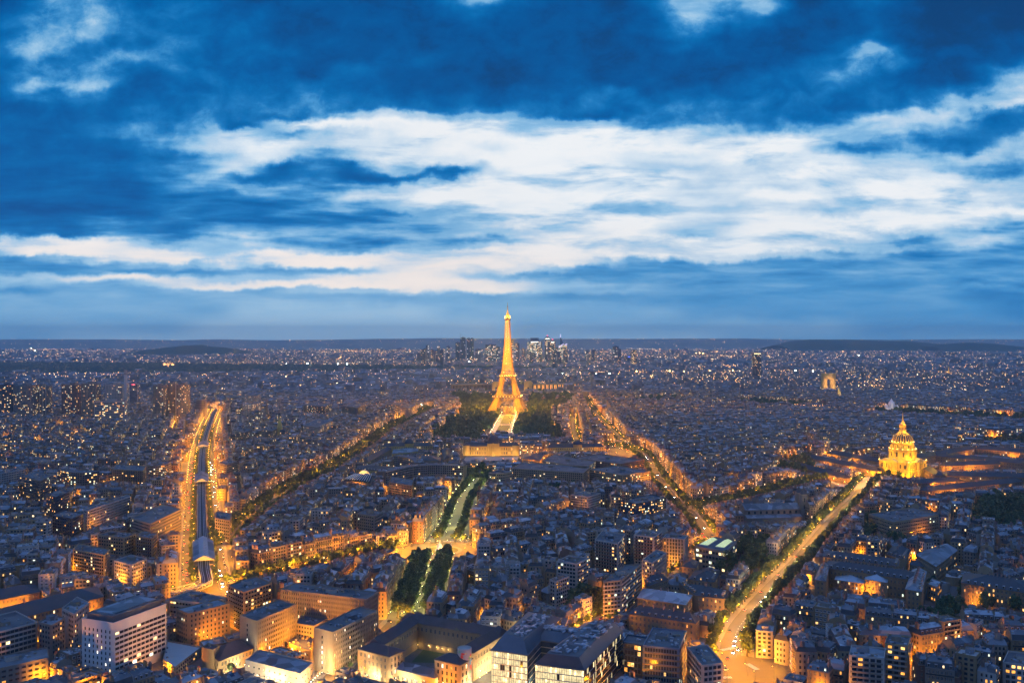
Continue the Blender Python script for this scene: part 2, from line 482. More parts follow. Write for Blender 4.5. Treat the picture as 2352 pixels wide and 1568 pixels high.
# ------------------------------------------------------------------ building kit
def window_mesh(kind, glass):
    b = MB()
    fm = {'casement': 'stone_cream', 'pane': 'metal_dark', 'sash': 'paint_white'}[kind]
    o, i, d = .5, {'casement': .42, 'pane': .46, 'sash': .43}[kind], .12
    zi0, zi1 = (.06, .94)
    O = [(-o, 0), (o, 0), (o, 1), (-o, 1)]; I = [(-i, zi0), (i, zi0), (i, zi1), (-i, zi1)]
    Q = []
    for k in range(4):
        a, c = O[k], O[(k + 1) % 4]; e, f = I[k], I[(k + 1) % 4]
        Q.append([(a[0], -d, a[1]), (c[0], -d, c[1]), (f[0], -d, f[1]), (e[0], -d, e[1])])
        Q.append([(a[0], 0, a[1]), (c[0], 0, c[1]), (c[0], -d, c[1]), (a[0], -d, a[1])])
        Q.append([(e[0], -d, e[1]), (f[0], -d, f[1]), (f[0], -.04, f[1]), (e[0], -.04, e[1])])
    b.quads(Q, fm)
    b.quads([[(-i, -.04, zi0), (i, -.04, zi0), (i, -.04, zi1), (-i, -.04, zi1)]], glass)
    if kind != 'pane':
        b.quads([[(-.035, -.07, zi0), (.035, -.07, zi0), (.035, -.07, zi1), (-.035, -.07, zi1)]], 'paint_white')
        b.quads([[(-.62, -.2, -.03), (.62, -.2, -.03), (.62, -.2, .03), (-.62, -.2, .03)], [(-.62, 0, .03), (.62, 0, .03), (.62, -.2, .03), (-.62, -.2, .03)][::-1]], fm)
    ob = b.build('window'); me = ob.data; bpy.data.objects.remove(ob)
    return me
WIN = {}
def winmesh(kind, glass):
    if (kind, glass) not in WIN: WIN[kind, glass] = window_mesh(kind, glass)
    return WIN[kind, glass]
def dormer_mesh(glass):
    b = MB()
    b.prism([(-.65, -.35), (.65, -.35), (.65, 1.6), (-.65, 1.6)], 0, 1.75, 'stone_cream', 'zinc_light')
    b.quads([[(-.45, -.38, .15), (.45, -.38, .15), (.45, -.38, 1.5), (-.45, -.38, 1.5)]], glass)
    b.quads([[(-.85, -.5, 1.78), (.85, -.5, 1.78), (.85, 1.7, 1.95), (-.85, 1.7, 1.95)]], 'zinc_light')
    ob = b.build('dormer'); me = ob.data; bpy.data.objects.remove(ob); return me
DORM = {}
def dormer(glass):
    if glass not in DORM: DORM[glass] = dormer_mesh(glass)
    return DORM[glass]

def facing(a, b):
    m = (a + b) / 2; d = b - a; n = np.array([d[1], -d[0]])
    return n @ (-m) > 0
def wgrid(a, b, z0, z1, fx, fz, margin=1.2):
    """centres of a window grid on the wall a-b: bays about fx wide, storeys about fz high"""
    L = np.linalg.norm(b - a); nx = max(1, int((L - 2 * margin + .4 * fx) / fx)); nz = max(1, int(round((z1 - z0) / fz)))
    s = margin + (np.arange(nx) + .5) * (L - 2 * margin) / nx
    zz = z0 + np.arange(nz) * (z1 - z0) / nz
    return s, zz, L
LIT_RNG = random.Random(11)
def pick_glass(p, lits=LITS):
    return LIT_RNG.choice(lits) if LIT_RNG.random() < p else 'glass_dark'
def add_windows(root, a, b, z0, z1, fx=2.6, fz=3.2, ww=1.25, wh=2.0, p=.1, kind='casement', lits=LITS, zoff=.75, margin=1.2, cap=96, name='window', check=True):
    s, zz, L = wgrid(a, b, z0, z1, fx, fz, margin)
    d = (b - a) / L; n = np.array([d[1], -d[0]]); rz = math.atan2(d[1], d[0])
    pts = [(a[0] + d[0] * x + n[0] * .02, a[1] + d[1] * x + n[1] * .02, z + zoff) for z in zz[::-1] for x in s]
    if check:
        ok = seen(np.array(pts) + np.array([n[0] * 2.5, n[1] * 2.5, 1.0]))
        pts = [q for q, k in zip(pts, ok) if k]
    have = root.get('_n', 0); base = root.location
    rest = MB()
    for q in pts:
        g = pick_glass(p, lits)
        if have < cap:
            put(name, winmesh(kind, g), root, q, rz, (ww, 1, wh), base); have += 1
        else:
            h = ww / 2 * .92
            rest.quads([[(q[0] - d[0] * h + n[0] * .08, q[1] - d[1] * h + n[1] * .08, q[2]), (q[0] + d[0] * h + n[0] * .08, q[1] + d[1] * h + n[1] * .08, q[2]),
                         (q[0] + d[0] * h + n[0] * .08, q[1] + d[1] * h + n[1] * .08, q[2] + wh), (q[0] - d[0] * h + n[0] * .08, q[1] - d[1] * h + n[1] * .08, q[2] + wh)]], g)
    root['_n'] = have
    if rest.n:
        r = rest.build('window_rows', root); r['kind'] = 'stuff'
def loose_windows(mb, a, b, z0, z1, fx=2.6, fz=3.2, ww=1.2, wh=1.9, p=.1, zoff=.8, only_lit=False, lits=LITS, margin=1.2, r=LIT_RNG):
    s, zz, L = wgrid(a, b, z0, z1, fx, fz, margin)
    d = (b - a) / L; n = np.array([d[1], -d[0]])
    S, Z = np.meshgrid(s, zz); S = S.ravel(); Z = Z.ravel() + zoff
    lit = rng.random(len(S)) < p
    def q(sel, w2, h2):
        x, z = S[sel], Z[sel]
        c = np.c_[a[0] + d[0] * x + n[0] * .06, a[1] + d[1] * x + n[1] * .06, z]
        D = np.array([d[0] * w2 / 2, d[1] * w2 / 2, 0]); H = np.array([0, 0, h2])
        return np.stack([c - D, c + D, c + D + H, c - D + H], 1)
    if not only_lit and (~lit).any(): mb.quads(q(~lit, ww, wh), 'glass_dark')
    for k in np.nonzero(lit)[0]: mb.quads(q(np.array([k]), ww, wh), r.choice(lits))

def lot_frame(q):
    a, b, c, d = [np.asarray(x, float) for x in q]
    return a, b, c, d
def mansard(wall, roof, chim, q, h, wm='stone_cream', low='slate', top='zinc', rise=3.0, ins=1.3, party=True, rnd=None, stacks=True):
    """terraced house on the lot a-b-c-d (a-b street side, c-d court side): walls, broken roof; party walls where a neighbour stands, hipped ends where none does"""
    a, b, c, d = lot_frame(q); rnd = rnd or random
    wall.prism([a, b, c, d], 0, h, wm)
    dep = (np.linalg.norm(d - a) + np.linalg.norm(c - b)) / 2
    f = min(.3, ins / dep); crown = h + rise + min(2.2, .16 * dep)
    prof = [(0, h), (f, h + rise), (.5, crown), (1 - f, h + rise), (1, h)]
    A = np.array([np.r_[a + (d - a) * t, z] for t, z in prof]); B = np.array([np.r_[b + (c - b) * t, z] for t, z in prof])
    L = np.linalg.norm(b - a); e = (b - a) / L; th = .35; PA, PB = A.copy(), B.copy()
    for side, pr, sg, P_ in ((0, A, 1, PA), (1, B, -1, PB)):
        o = (pr[0, :2] + pr[-1, :2]) / 2 - e * sg * 4.0; i, j = int((o[0] - X0) / CELL), int((o[1] - Y0) / CELL)
        if L > 8.5 and 0 <= i < NX and 0 <= j < NY and HM[i, j] < h - 5:
            P_[1:4, :2] += e * sg * np.array([[1.3], [3.4], [1.3]])
            ends = [[0, 1, 3], [0, 3, 4]] if sg > 0 else [[0, 3, 1], [0, 4, 3]]
            roof.add(P_, [x[::-1] for x in ends], low); roof.add(P_, [[3, 2, 1] if sg < 0 else [1, 2, 3]], top)
            continue
        up = pr + np.array([0, 0, .45]); up[0, 2] -= .45; up[-1, 2] -= .45
        inn = up + np.array([e[0] * th * sg, e[1] * th * sg, 0])
        wall.add(np.r_[up, inn], [[k, k + 1, k + 6, k + 5] if sg < 0 else [k, k + 5, k + 6, k + 1] for k in range(4)], 'stone_grey')
        wall.add(up, [[0, 1, 2, 3, 4]] if sg > 0 else [[4, 3, 2, 1, 0]], wm if rnd.random() < .6 else 'concrete')
        wall.add(inn, [[4, 3, 2, 1, 0]] if sg > 0 else [[0, 1, 2, 3, 4]], 'stone_grey')
    Q = np.array([[PA[k], PB[k], PB[k + 1], PA[k + 1]] for k in range(4)])
    roof.quads(Q[[0, 3]], low); roof.quads(Q[[1, 2]], top)
    return A, B, e, crown, dep, f
def chimney_stack(mb, A, B, e, dep, crown, side, t, rnd, z):
    p = (A if side == 0 else B)
    o = p[0, :2] + (p[-1, :2] - p[0, :2]) * t + e * (.55 if side == 0 else -.55)
    y = (p[-1, :2] - p[0, :2]); ang = math.atan2(y[1], y[0])
    L = rnd.uniform(1.8, 3.6); hh = rnd.uniform(1.6, 2.8)
    mb.box(o[0], o[1], z - 1.2, L, .75, hh + 1.2, rnd.choice(['chimney_brick', 'stone_tan', 'stone_grey', 'brick_dark']), ang)
    yd = y / np.linalg.norm(y)
    for k in range(int(L / .6)):
        c = o + yd * (-L / 2 + .4 + k * .6)
        mb.box(c[0], c[1], z + hh, .3, .3, .7, 'tile_red', ang)
def flat_block(wall, roof, q, h, wm='concrete', top='roof_gravel', para=.9, hut=True, rnd=None, clutter=3):
    q = ccw(np.asarray(q, float)); rnd = rnd or random
    wall.prism(q, 0, h + para, wm)
    i = inset(q, .35); n = len(q)
    for k in range(n):
        j = (k + 1) % n
        wall.quads([[np.r_[q[k], h + para], np.r_[q[j], h + para], np.r_[i[j], h + para], np.r_[i[k], h + para]],
                    [np.r_[i[k], h + para], np.r_[i[j], h + para], np.r_[i[j], h], np.r_[i[k], h]]], wm)
    roof.add(np.c_[i, np.full(n, h)], [list(range(n))], top)
    if n != 4: return
    L = np.linalg.norm(q[1] - q[0]); W = np.linalg.norm(q[3] - q[0]); ang = math.atan2(*(q[1] - q[0])[::-1])
    at = lambda s, t: q[0] + (q[1] - q[0]) * s + (q[3] - q[0]) * t
    if hut:
        c = at(rnd.uniform(.3, .7), rnd.uniform(.4, .6))
        roof.box(c[0], c[1], h, min(7, L * .4), min(5, W * .4), rnd.uniform(2.2, 3.2), rnd.choice(['zinc', 'concrete', 'plaster_white']), ang, 'roof_gravel')
    for _ in range(clutter):
        c = at(rnd.uniform(.12, .88), rnd.uniform(.15, .85))
        roof.box(c[0], c[1], h, rnd.uniform(.8, 2.6), rnd.uniform(.7, 1.6), rnd.uniform(.5, 1.4), rnd.choice(['metal_grey', 'zinc_light', 'concrete', 'metal_dark']), ang)
def hip_roof(mb, q, z, rise, mat, over=.5, ridge_in=None):
    """hipped roof over a rectangle-like lot; ridge along its longer axis"""
    q = ccw(np.asarray(q, float))
    if np.linalg.norm(q[1] - q[0]) < np.linalg.norm(q[2] - q[1]): q = np.roll(q, -1, 0)
    o = inset(q, -over)
    W = np.linalg.norm(q[2] - q[1]); L = np.linalg.norm(q[1] - q[0]); k = min(.48, (W / 2 if ridge_in is None else ridge_in) / L)
    m1 = (o[0] + o[3]) / 2; m2 = (o[1] + o[2]) / 2
    r1 = np.r_[m1 + (m2 - m1) * k, z + rise]; r2 = np.r_[m2 + (m1 - m2) * k, z + rise]
    O = [np.r_[x, z] for x in o]
    mb.quads([[O[0], O[1], r2, r1], [O[2], O[3], r1, r2]], mat)
    mb.add([O[1], O[2], r2, O[3], O[0], r1], [[0, 1, 2], [3, 4, 5]], mat)
    mb.add(O, [[3, 2, 1, 0]], 'stone_grey')
    return r1, r2
def ribbon(mb, a, b, z, h, mat, out=.25, dep=.5):
    """string course, balcony or parapet running along the wall a-b"""
    d = (b - a) / np.linalg.norm(b - a); n = np.array([d[1], -d[0]])
    mb.prism([a + n * out, b + n * out, b - n * (dep - out), a - n * (dep - out)], z, z + h, mat, mat, True)
# ------------------------------------------------------------------ ground, roads, parks
HX, HY0, HY1 = 13800.0, -1200.0, 17800.0
gx = np.linspace(-HX + 200, HX - 200, 61); gy = np.concatenate([np.linspace(HY0 + 200, 3000, 12), np.linspace(3600, HY1 - 200, 40)])
GXX, GYY = np.meshgrid(gx, gy, indexing='ij')
g = MB(); nx_, ny_ = GXX.shape; idx = np.arange(nx_ * ny_).reshape(nx_, ny_)
g.add(np.stack([GXX, GYY, gz(GXX, GYY)], -1).reshape(-1, 3), np.stack([idx[:-1, :-1], idx[1:, :-1], idx[1:, 1:], idx[:-1, 1:]], -1).reshape(-1, 4), 'ground')
g.build('ground', kind='structure')

def smooth_line(pts, step=25.0):
    p = np.array(pts, float); out = [p[0]]
    for k in range(len(p) - 1):
        p0, p1, p2, p3 = p[max(0, k - 1)], p[k], p[k + 1], p[min(len(p) - 1, k + 2)]
        n = max(1, int(np.linalg.norm(p2 - p1) / step))
        for i in range(1, n + 1):
            t = i / n
            out.append(.5 * ((2 * p1) + (p2 - p0) * t + (2 * p0 - 5 * p1 + 4 * p2 - p3) * t * t + (3 * p1 - p0 - 3 * p2 + p3) * t ** 3))
    return np.array(out)
def normals(L):
    t = np.gradient(L, axis=0); t /= np.linalg.norm(t, axis=1)[:, None]
    return np.c_[t[:, 1], -t[:, 0]], t          # right-hand side, direction
def strip(mb, L, o0, o1, z, mat, z0=None):
    n, _ = normals(L); a = L + n * o0; b = L + n * o1; k = len(L)
    za = np.full(k, z)
    V = np.r_[np.c_[a, za], np.c_[b, za]]; i = np.arange(k - 1)
    F = np.c_[i, i + 1, i + 1 + k, i + k]
    if o0 < o1: F = F[:, ::-1]
    mb.add(V, F, mat)
    if z0 is not None:
        for q, sgn in ((a, 1), (b, -1)):
            V = np.r_[np.c_[q, np.full(k, z0)], np.c_[q, za]]; F = np.c_[i, i + 1, i + 1 + k, i + k]
            mb.add(V, F if sgn * (1 if o0 < o1 else -1) < 0 else F[:, ::-1], mat)
STREETS = {}
GUIDES = []
roadm, pavm, markm = MB(), MB(), MB()
RZ = [0.03]
def street(name, uv, width, road=None, reserve=True, guide=True, markings=False):
    L = smooth_line([P(u, v) for u, v in uv]); road = road or width * .6
    RZ[0] += .006
    strip(roadm, L, -road / 2, road / 2, RZ[0], 'avenue_gravel' if name == 'tree avenue' else 'asphalt')
    for s in (-1, 1): strip(pavm, L, s * road / 2, s * width / 2, .15 + RZ[0], 'pavement', .0)
    if reserve:
        n, _ = normals(L)
        for k in range(len(L) - 1):
            take([L[k] - n[k] * width / 2, L[k] + n[k] * width / 2, L[k + 1] + n[k + 1] * width / 2, L[k + 1] - n[k + 1] * width / 2])
            take([L[k] - n[k] * width / 2 - (L[k + 1] - L[k]) * .2, L[k] + n[k] * width / 2 - (L[k + 1] - L[k]) * .2, L[k + 1] + n[k + 1] * width / 2, L[k + 1] - n[k + 1] * width / 2])
    if markings:
        n, t = normals(L); s = np.r_[0, np.cumsum(np.linalg.norm(np.diff(L, axis=0), axis=1))]
        for q in np.arange(4, s[-1] - 4, 7.0):
            c = np.array([np.interp(q, s, L[:, 0]), np.interp(q, s, L[:, 1])]); c2 = np.array([np.interp(q + 2.8, s, L[:, 0]), np.interp(q + 2.8, s, L[:, 1])])
            k = min(len(L) - 1, int(np.searchsorted(s, q)))
            markm.quads([[np.r_[c - n[k] * .09, RZ[0] + .005], np.r_[c2 - n[k] * .09, RZ[0] + .005], np.r_[c2 + n[k] * .09, RZ[0] + .005], np.r_[c + n[k] * .09, RZ[0] + .005]]], 'paint_white')
    STREETS[name] = (L, width, road, RZ[0])
    if guide: GUIDES.append((L, width / 2))
    return L
def crosswalk(c, ang, width, length=3.6, z=.12):
    """zebra: stripes of 0.5 m across a road of the given width"""
    e = np.array([math.cos(ang), math.sin(ang)]); f = np.array([-e[1], e[0]])
    for k in range(int(width / 1.0)):
        o = np.asarray(c) + e * (-width / 2 + k * 1.0 + .25)
        markm.quads([[np.r_[o - f * length / 2, z], np.r_[o + e * .5 - f * length / 2, z], np.r_[o + e * .5 + f * length / 2, z], np.r_[o + f * length / 2, z]]], 'paint_white')

street('railway boulevard', [(476, 1366), (470, 1330), (465, 1250), (463, 1160), (463, 1100), (466, 1040), (480, 985), (497, 945)], 46, 40)
street('lower left road', [(476, 1362), (380, 1374), (290, 1389), (215, 1403), (100, 1440)], 20, 12)
street('bright boulevard', [(1690, 1562), (1676, 1505), (1697, 1440), (1762, 1362), (1844, 1277), (1884, 1229), (1914, 1194), (1962, 1148), (1988, 1114), (2002, 1103)], 32, 15, markings=True)
street('plane garden', [(955, 1424), (978, 1345), (998, 1278)], 44, 7)
street('tree avenue', [(1012, 1256), (1035, 1232), (1067, 1150), (1110, 1094)], 44, 12)
street('plane tree avenue', [(505, 1262), (580, 1191), (688, 1117), (760, 1082), (850, 1022), (895, 989), (990, 938)], 36, 18)
street('diagonal avenue', [(1395, 1025), (1440, 1032), (1480, 1051), (1511, 1100), (1548, 1148), (1580, 1174), (1610, 1212), (1628, 1240)], 34, 16)
street('church avenue', [(1586, 1172), (1700, 1151), (1850, 1114), (1905, 1100)], 26, 12)
street('plaza west road', [(1010, 1262), (935, 1262), (882, 1268), (815, 1284), (722, 1303), (600, 1333), (500, 1358)], 30, 14)
street('plaza east road', [(1012, 1262), (1090, 1248), (1175, 1232), (1250, 1218), (1330, 1190)], 24, 12)
street('garden street', [(1330, 1460), (1411, 1409), (1440, 1386), (1497, 1337), (1556, 1298), (1600, 1268), (1640, 1246)], 17, 8, markings=True)
street('hospital street', [(745, 1570), (800, 1510), (877, 1456), (905, 1426), (950, 1412)], 18, 9)
street('left cross street', [(-60, 1296), (140, 1289), (300, 1262)], 13, 7)
street('park west street', [(1328, 1026), (1316, 985), (1317, 955)], 20, 12)
street('park east street', [(1428, 1015), (1398, 985), (1371, 957), (1350, 922), (1336, 888)], 22, 13)
street('convent street', [(2010, 1540), (2128, 1546), (2260, 1522), (2380, 1528)], 14, 8)
street('rear lane', [(1845, 1345), (2000, 1370), (2140, 1396)], 10, 6)
street('court lane', [(1830, 1440), (1980, 1466), (2190, 1492)], 11, 6)
street('mid right street', [(1640, 1085), (1800, 1050), (2010, 1010)], 16, 9)
street('mill street', [(1500, 1075), (1560, 1062), (1680, 1045)], 14, 8)
street('left mid street', [(560, 1075), (700, 1040), (830, 1000), (930, 955)], 15, 8)
street('far left street', [(395, 1010), (402, 985), (410, 968)], 14, 8)
street('quay', [(1310, 948), (1500, 935), (1700, 938), (1900, 953), (2360, 975)], 34, 14, guide=False)
# intersection at the foot of the bright boulevard, round plaza, forecourts
def disc(mb, c, r, z, mat, n=40):
    a = np.arange(n) / n * 2 * math.pi
    mb.add(np.c_[c[0] + r * np.cos(a), c[1] + r * np.sin(a), np.full(n, z)], [list(range(n))], mat)
plaza = P(1000, 1266)
disc(roadm, plaza, 41, .34, 'asphalt'); take(np.c_[plaza[0] + 44 * np.cos(np.arange(24) / 24 * 6.283), plaza[1] + 44 * np.sin(np.arange(24) / 24 * 6.283)])
cross = P(1697, 1540); disc(roadm, cross, 30, .34, 'asphalt')
take(np.c_[cross[0] + 31 * np.cos(np.arange(24) / 24 * 6.283), cross[1] + 31 * np.sin(np.arange(24) / 24 * 6.283)])
arm = P(1697, 1540)
RZ[0] += .006; La = smooth_line([cross, P(1790, 1512), P(1830, 1500)]); strip(roadm, La, -7, 7, RZ[0], 'asphalt')
for c, an in (((1672, 1490), .5), ((1712, 1491), -.2), ((1728, 1531), 1.9), ((1660, 1556), .1)):
    crosswalk(P(*c), an, 12, 3.8, .36)
for c, an in (((1793, 1330), .42), ((1862, 1254), .4), ((1425, 1398), .6), ((1452, 1376), .6), ((1030, 1243), .3), ((985, 1300), .25)):
    crosswalk(P(*c), an, 11, 3.6, .37)
isl = MB(); disc(isl, plaza + (6, 4), 17, .42, 'lawn'); disc(isl, plaza + (6, 4), 21, .40, 'pavement'); isl.build('plaza_island', kind='structure')
rail_plaza = P(470, 1362); disc(roadm, rail_plaza, 34, .35, 'asphalt')
take(np.c_[rail_plaza[0] + 30 * np.cos(np.arange(24) / 24 * 6.283), rail_plaza[1] + 30 * np.sin(np.arange(24) / 24 * 6.283)])
# exedra before the domed church
fore = [P(1905, 1104), P(2010, 1094), P(2025, 1112), P(1950, 1128)]
pv = MB(); pv.prism(fore, 0, .2, 'gravel_path', 'gravel_path'); take(fore)
school_yard = [P(1388, 1024), P(1470, 1030), P(1478, 1052), P(1400, 1056)]; take(school_yard); roadm.prism(school_yard, 0, .3, 'asphalt', 'asphalt')
drill = [P(1150, 1062), P(1062, 1060), P(1070, 1049), P(1230, 1049)]; take(drill); pv.prism(drill, 0, .2, 'gravel_path', 'gravel_path')
pv.build('forecourt', kind='structure')
roadm.build('road', kind='structure'); pavm.build('pavement', kind='structure'); markm.build('road_marking', kind='structure')

# the long park before the lattice tower: lawns, gravel walks, trees on both sides
lw, pth = MB(), MB()
A0, A1, B0, B1 = P(1106, 1020), P(1176, 1020), P(1148, 951), P(1190, 951)
pth.add([np.r_[A0, .06], np.r_[A1, .06], np.r_[B1, .06], np.r_[B0, .06]], [[0, 1, 2, 3]], 'gravel_path')
def axis(s, t): return (A0 + (A1 - A0) * s) * (1 - t) + (B0 + (B1 - B0) * s) * t
for t0_, t1_ in ((.02, .17), (.2, .34), (.38, .56), (.6, .95)):
    lw.add([np.r_[axis(.27, t0_), .1], np.r_[axis(.76, t0_), .1], np.r_[axis(.76, t1_), .1], np.r_[axis(.27, t1_), .1]], [[0, 1, 2, 3]], 'lawn')
lw.build('lawn', kind='structure'); pth.build('gravel_walk', kind='structure')
take([A0, A1, B1, B0])
TREES = []           # x, y, radius, in the individual set?
def wood(poly, density, rmin, rmax, h=11, mark=True):
    poly = ccw(np.array(poly, float)); lo, hi = poly.min(0), poly.max(0)
    n = int((hi - lo).prod() * density)
    pts = lo + rng.random((n, 2)) * (hi - lo)
    ok = np.ones(n, bool)
    for k in range(len(poly)):
        a, b = poly[k], poly[(k + 1) % len(poly)]
        ok &= (b[0] - a[0]) * (pts[:, 1] - a[1]) - (b[1] - a[1]) * (pts[:, 0] - a[0]) >= 0
    for x, y in pts[ok]:
        if math.sin(x / 31 + y / 47) + math.sin(y / 23 - x / 61) + rng.normal() * .35 < -1.15: continue      # clearings
        TREES.append((x + rng.normal() * 4, y + rng.normal() * 7, rng.uniform(rmin, rmax) * (1.25 if rng.random() < .2 else 1)))
    if mark: take(poly, h)
PW = lambda *uv: [P(u, v) for u, v in uv]
park_left = [PW((1102, 1026), (988, 1032), (1002, 1000), (1116, 1000)), PW((1116, 1000), (1006, 1002), (1034, 972), (1132, 975)), PW((1132, 975), (1044, 972), (1064, 946), (1146, 950)), PW((1146, 950), (1062, 946), (1052, 925), (1140, 922)), PW((1140, 922), (1030, 925), (1042, 903), (1138, 903))]
park_right = [PW((1182, 1022), (1186, 1000), (1286, 1000), (1298, 1027)), PW((1186, 1000), (1190, 972), (1264, 968), (1286, 1000)), PW((1190, 972), (1196, 950), (1262, 946), (1264, 968)), PW((1212, 948), (1214, 925), (1318, 928), (1290, 948)), PW((1214, 925), (1222, 903), (1312, 902), (1318, 926))]
pav_l = [PW((1018, 968), (1050, 968), (1050, 952), (1022, 952))]
pav_r = [PW((1288, 1012), (1312, 1012), (1308, 975), (1284, 978)), PW((1282, 958), (1303, 955), (1300, 944), (1282, 946))]
for p_ in park_left + park_right: wood(p_, 1 / 150., 5.0, 8.5, 12)
wood(PW((1318, 944), (1500, 930), (1700, 934), (1700, 921), (1500, 918), (1318, 926)), 1 / 170., 4.5, 7, 10)
wood(PW((1700, 934), (1760, 941), (1900, 944), (1900, 937), (1700, 922)), 1 / 170., 4.5, 7, 10)
wood(PW((2010, 962), (2360, 982), (2360, 962), (2020, 944)), 1 / 180., 4.5, 7, 10)
wood(PW((2190, 1034), (2360, 1040), (2360, 1008), (2290, 1012)), 1 / 150., 4.5, 7, 10)
wood(PW((2235, 1238), (2360, 1245), (2360, 1150), (2240, 1165)), 1 / 110., 5, 8, 13)
wood(PW((1778, 1108), (1868, 1092), (1866, 1052), (1790, 1070)), 1 / 110., 4.5, 7, 11)
wood(PW((1972, 1262), (2060, 1265), (2050, 1210), (1985, 1205)), 1 / 90., 4.5, 7, 11)
wood(PW((1655, 1345), (1715, 1345), (1760, 1290), (1690, 1285)), 1 / 80., 4.5, 7.5, 11)
wood(PW((1700, 1290), (1762, 1300), (1772, 1262), (1705, 1255)), 1 / 80., 5, 7.5, 12)
wood(PW((2170, 1375), (2240, 1385), (2238, 1345), (2180, 1345)), 1 / 80., 5, 7.5, 12)
wood(PW((2238, 1402), (2345, 1412), (2345, 1388), (2240, 1382)), 1 / 80., 4.5, 6.5, 11)
wood(PW((2145, 1490), (2200, 1500), (2205, 1400), (2150, 1400)), 1 / 90., 4.5, 6.5, 11)
wood(PW((1305, 1412), (1380, 1418), (1390, 1378), (1320, 1372)), 1 / 80., 4.5, 6.5, 11)
wood(PW((1245, 1155), (1310, 1150), (1305, 1125), (1240, 1132)), 1 / 90., 4.5, 6.5, 11)
wood(PW((1100, 1110), (1060, 1118), (1062, 1085), (1112, 1080)), 1 / 90., 4, 6, 10)
wood(PW((2008, 1108), (2075, 1104), (2060, 1092), (2030, 1092)), 1 / 90., 4, 5.5, 10)
def tree_row(name, offs, step, rmin, rmax, s0=0, s1=1e9, skip=0.08):
    L = STREETS[name][0]; n, _ = normals(L); s = np.r_[0, np.cumsum(np.linalg.norm(np.diff(L, axis=0), axis=1))]
    for o in offs:
        for q in np.arange(max(s0, 4), min(s1, s[-1] - 3), step):
            if rng.random() < skip: continue
            q += rng.uniform(-1, 1); k = min(len(L) - 1, int(np.searchsorted(s, q)))
            c = np.array([np.interp(q, s, L[:, 0]), np.interp(q, s, L[:, 1])]) + n[k] * (o + rng.uniform(-.8, .8))
            if np.hypot(*(c - plaza)) < 40 or np.hypot(*(c - cross)) < 24 or np.hypot(*(c - rail_plaza)) < 26: continue
            TREES.append((c[0], c[1], rng.uniform(rmin, rmax)))
tree_row('bright boulevard', (-11.6, 11.6), 9.0, 4.4, 6.4)
tree_row('tree avenue', (-10.2, 10.2), 8.2, 4.4, 6.0)
tree_row('plane garden', (-15, -6.5, 6.5, 15), 8, 4.6, 6.6)
tree_row('plane tree avenue', (-12, 12), 9.5, 4.4, 6.2, skip=.14)
tree_row('plane tree avenue', (-5,), 22, 4.0, 5.2)
tree_row('diagonal avenue', (-10, 10), 9.5, 4.0, 5.6, skip=.2)
tree_row('church avenue', (-9, 9, 2), 10, 4.2, 5.8)
tree_row('plaza west road', (-10, 10), 8.5, 3.8, 5.4)
tree_row('plaza east road', (-9, 9), 8.5, 3.6, 5.2)
tree_row('railway boulevard', (-10, 10), 9.5, 2.8, 4.2, 30, 1500)
tree_row('garden street', (-6.5, 6.5), 12, 2.4, 3.6)
tree_row('lower left road', (-8, 8), 11, 3.2, 4.6)
tree_row('park east street', (-9, 9), 11, 3.4, 4.6)
tree_row('park west street', (-9, 9), 11, 3.4, 4.6)
tree_row('hospital street', (8,), 12, 2.0, 3.0)
tree_row('quay', (-12, 12), 12, 4, 5.5)

def clear_road(name, z=.8, s0=0, s1=1e9, offs=(-.4, 0, .4)):
    L, wd, rd, _ = STREETS[name]; n, _t = normals(L); s = np.r_[0, np.cumsum(np.linalg.norm(np.diff(L, axis=0), axis=1))]
    q = np.arange(max(s0, 0), min(s1, s[-1]), 3.0); c = np.c_[np.interp(q, s, L[:, 0]), np.interp(q, s, L[:, 1])]; m = np.c_[np.interp(q, s, n[:, 0]), np.interp(q, s, n[:, 1])]
    for o in offs: keep_sight(np.c_[c + m * o * rd, np.full(len(q), z)])
for nm in ('railway boulevard', 'bright boulevard', 'tree avenue', 'diagonal avenue', 'garden street', 'plane garden'): clear_road(nm)
for nm in ('plaza west road', 'church avenue', 'plane tree avenue'): clear_road(nm, 5.0, offs=(-.3, .3))
for nm in ('park west street', 'park east street', 'hospital street'): clear_road(nm, 2.0)
keep_sight([np.r_[c_[0] + r_ * math.cos(a_), c_[1] + r_ * math.sin(a_), 1] for c_, rr_ in ((plaza, 38), (cross, 28), (rail_plaza, 26)) for r_ in (rr_, rr_ * .5) for a_ in np.arange(0, 6.28, .1)])
keep_sight([np.r_[P(u, v), 1] for u in range(1398, 1472, 3) for v in range(1028, 1054, 3)]); keep_sight([np.r_[P(u, v), 1] for u in range(1910, 2020, 4) for v in range(1098, 1124, 3)])
keep_sight([np.r_[P(u, v), 1] for u in range(1068, 1226, 3) for v in (1051, 1056, 1060)])
# ------------------------------------------------------------------ buildings one can tell apart: plan first, walls after
CUSTOM = []
ANCHORS = []          # (x, y, how a passer-by would call it)
def plan(fn, q, h, *args, **kw):
    take(inset(np.array(q), -2.5), 0); take(q, h); CUSTOM.append((fn, q, h, args, kw))
    for a, b in edges(q):
        if facing(a, b):
            n = max(2, int(np.linalg.norm(b - a) / 2.0)); y = (a + b)[1] / 2; f = .16 if y < 900 else .3 if y < 1300 else .5
            keep_sight([np.r_[a + (b - a) * k / n, max(2.0, h * f)] for k in range(n + 1)])
def quad3(L, F, Rr, h):
    """roof from its left, front and right corners"""
    l, f, r = P(*L, h), P(*F, h), P(*Rr, h)
    return ccw(np.array([l, f, r, l + r - f]))
def root_of(name, label, cat, q, group=None):
    c = np.mean(np.asarray(q), 0); return thing(name, label, cat, (c[0], c[1], 0), group)
def edges(q):
    q = ccw(np.asarray(q, float))
    return [(q[k], q[(k + 1) % len(q)]) for k in range(len(q))]
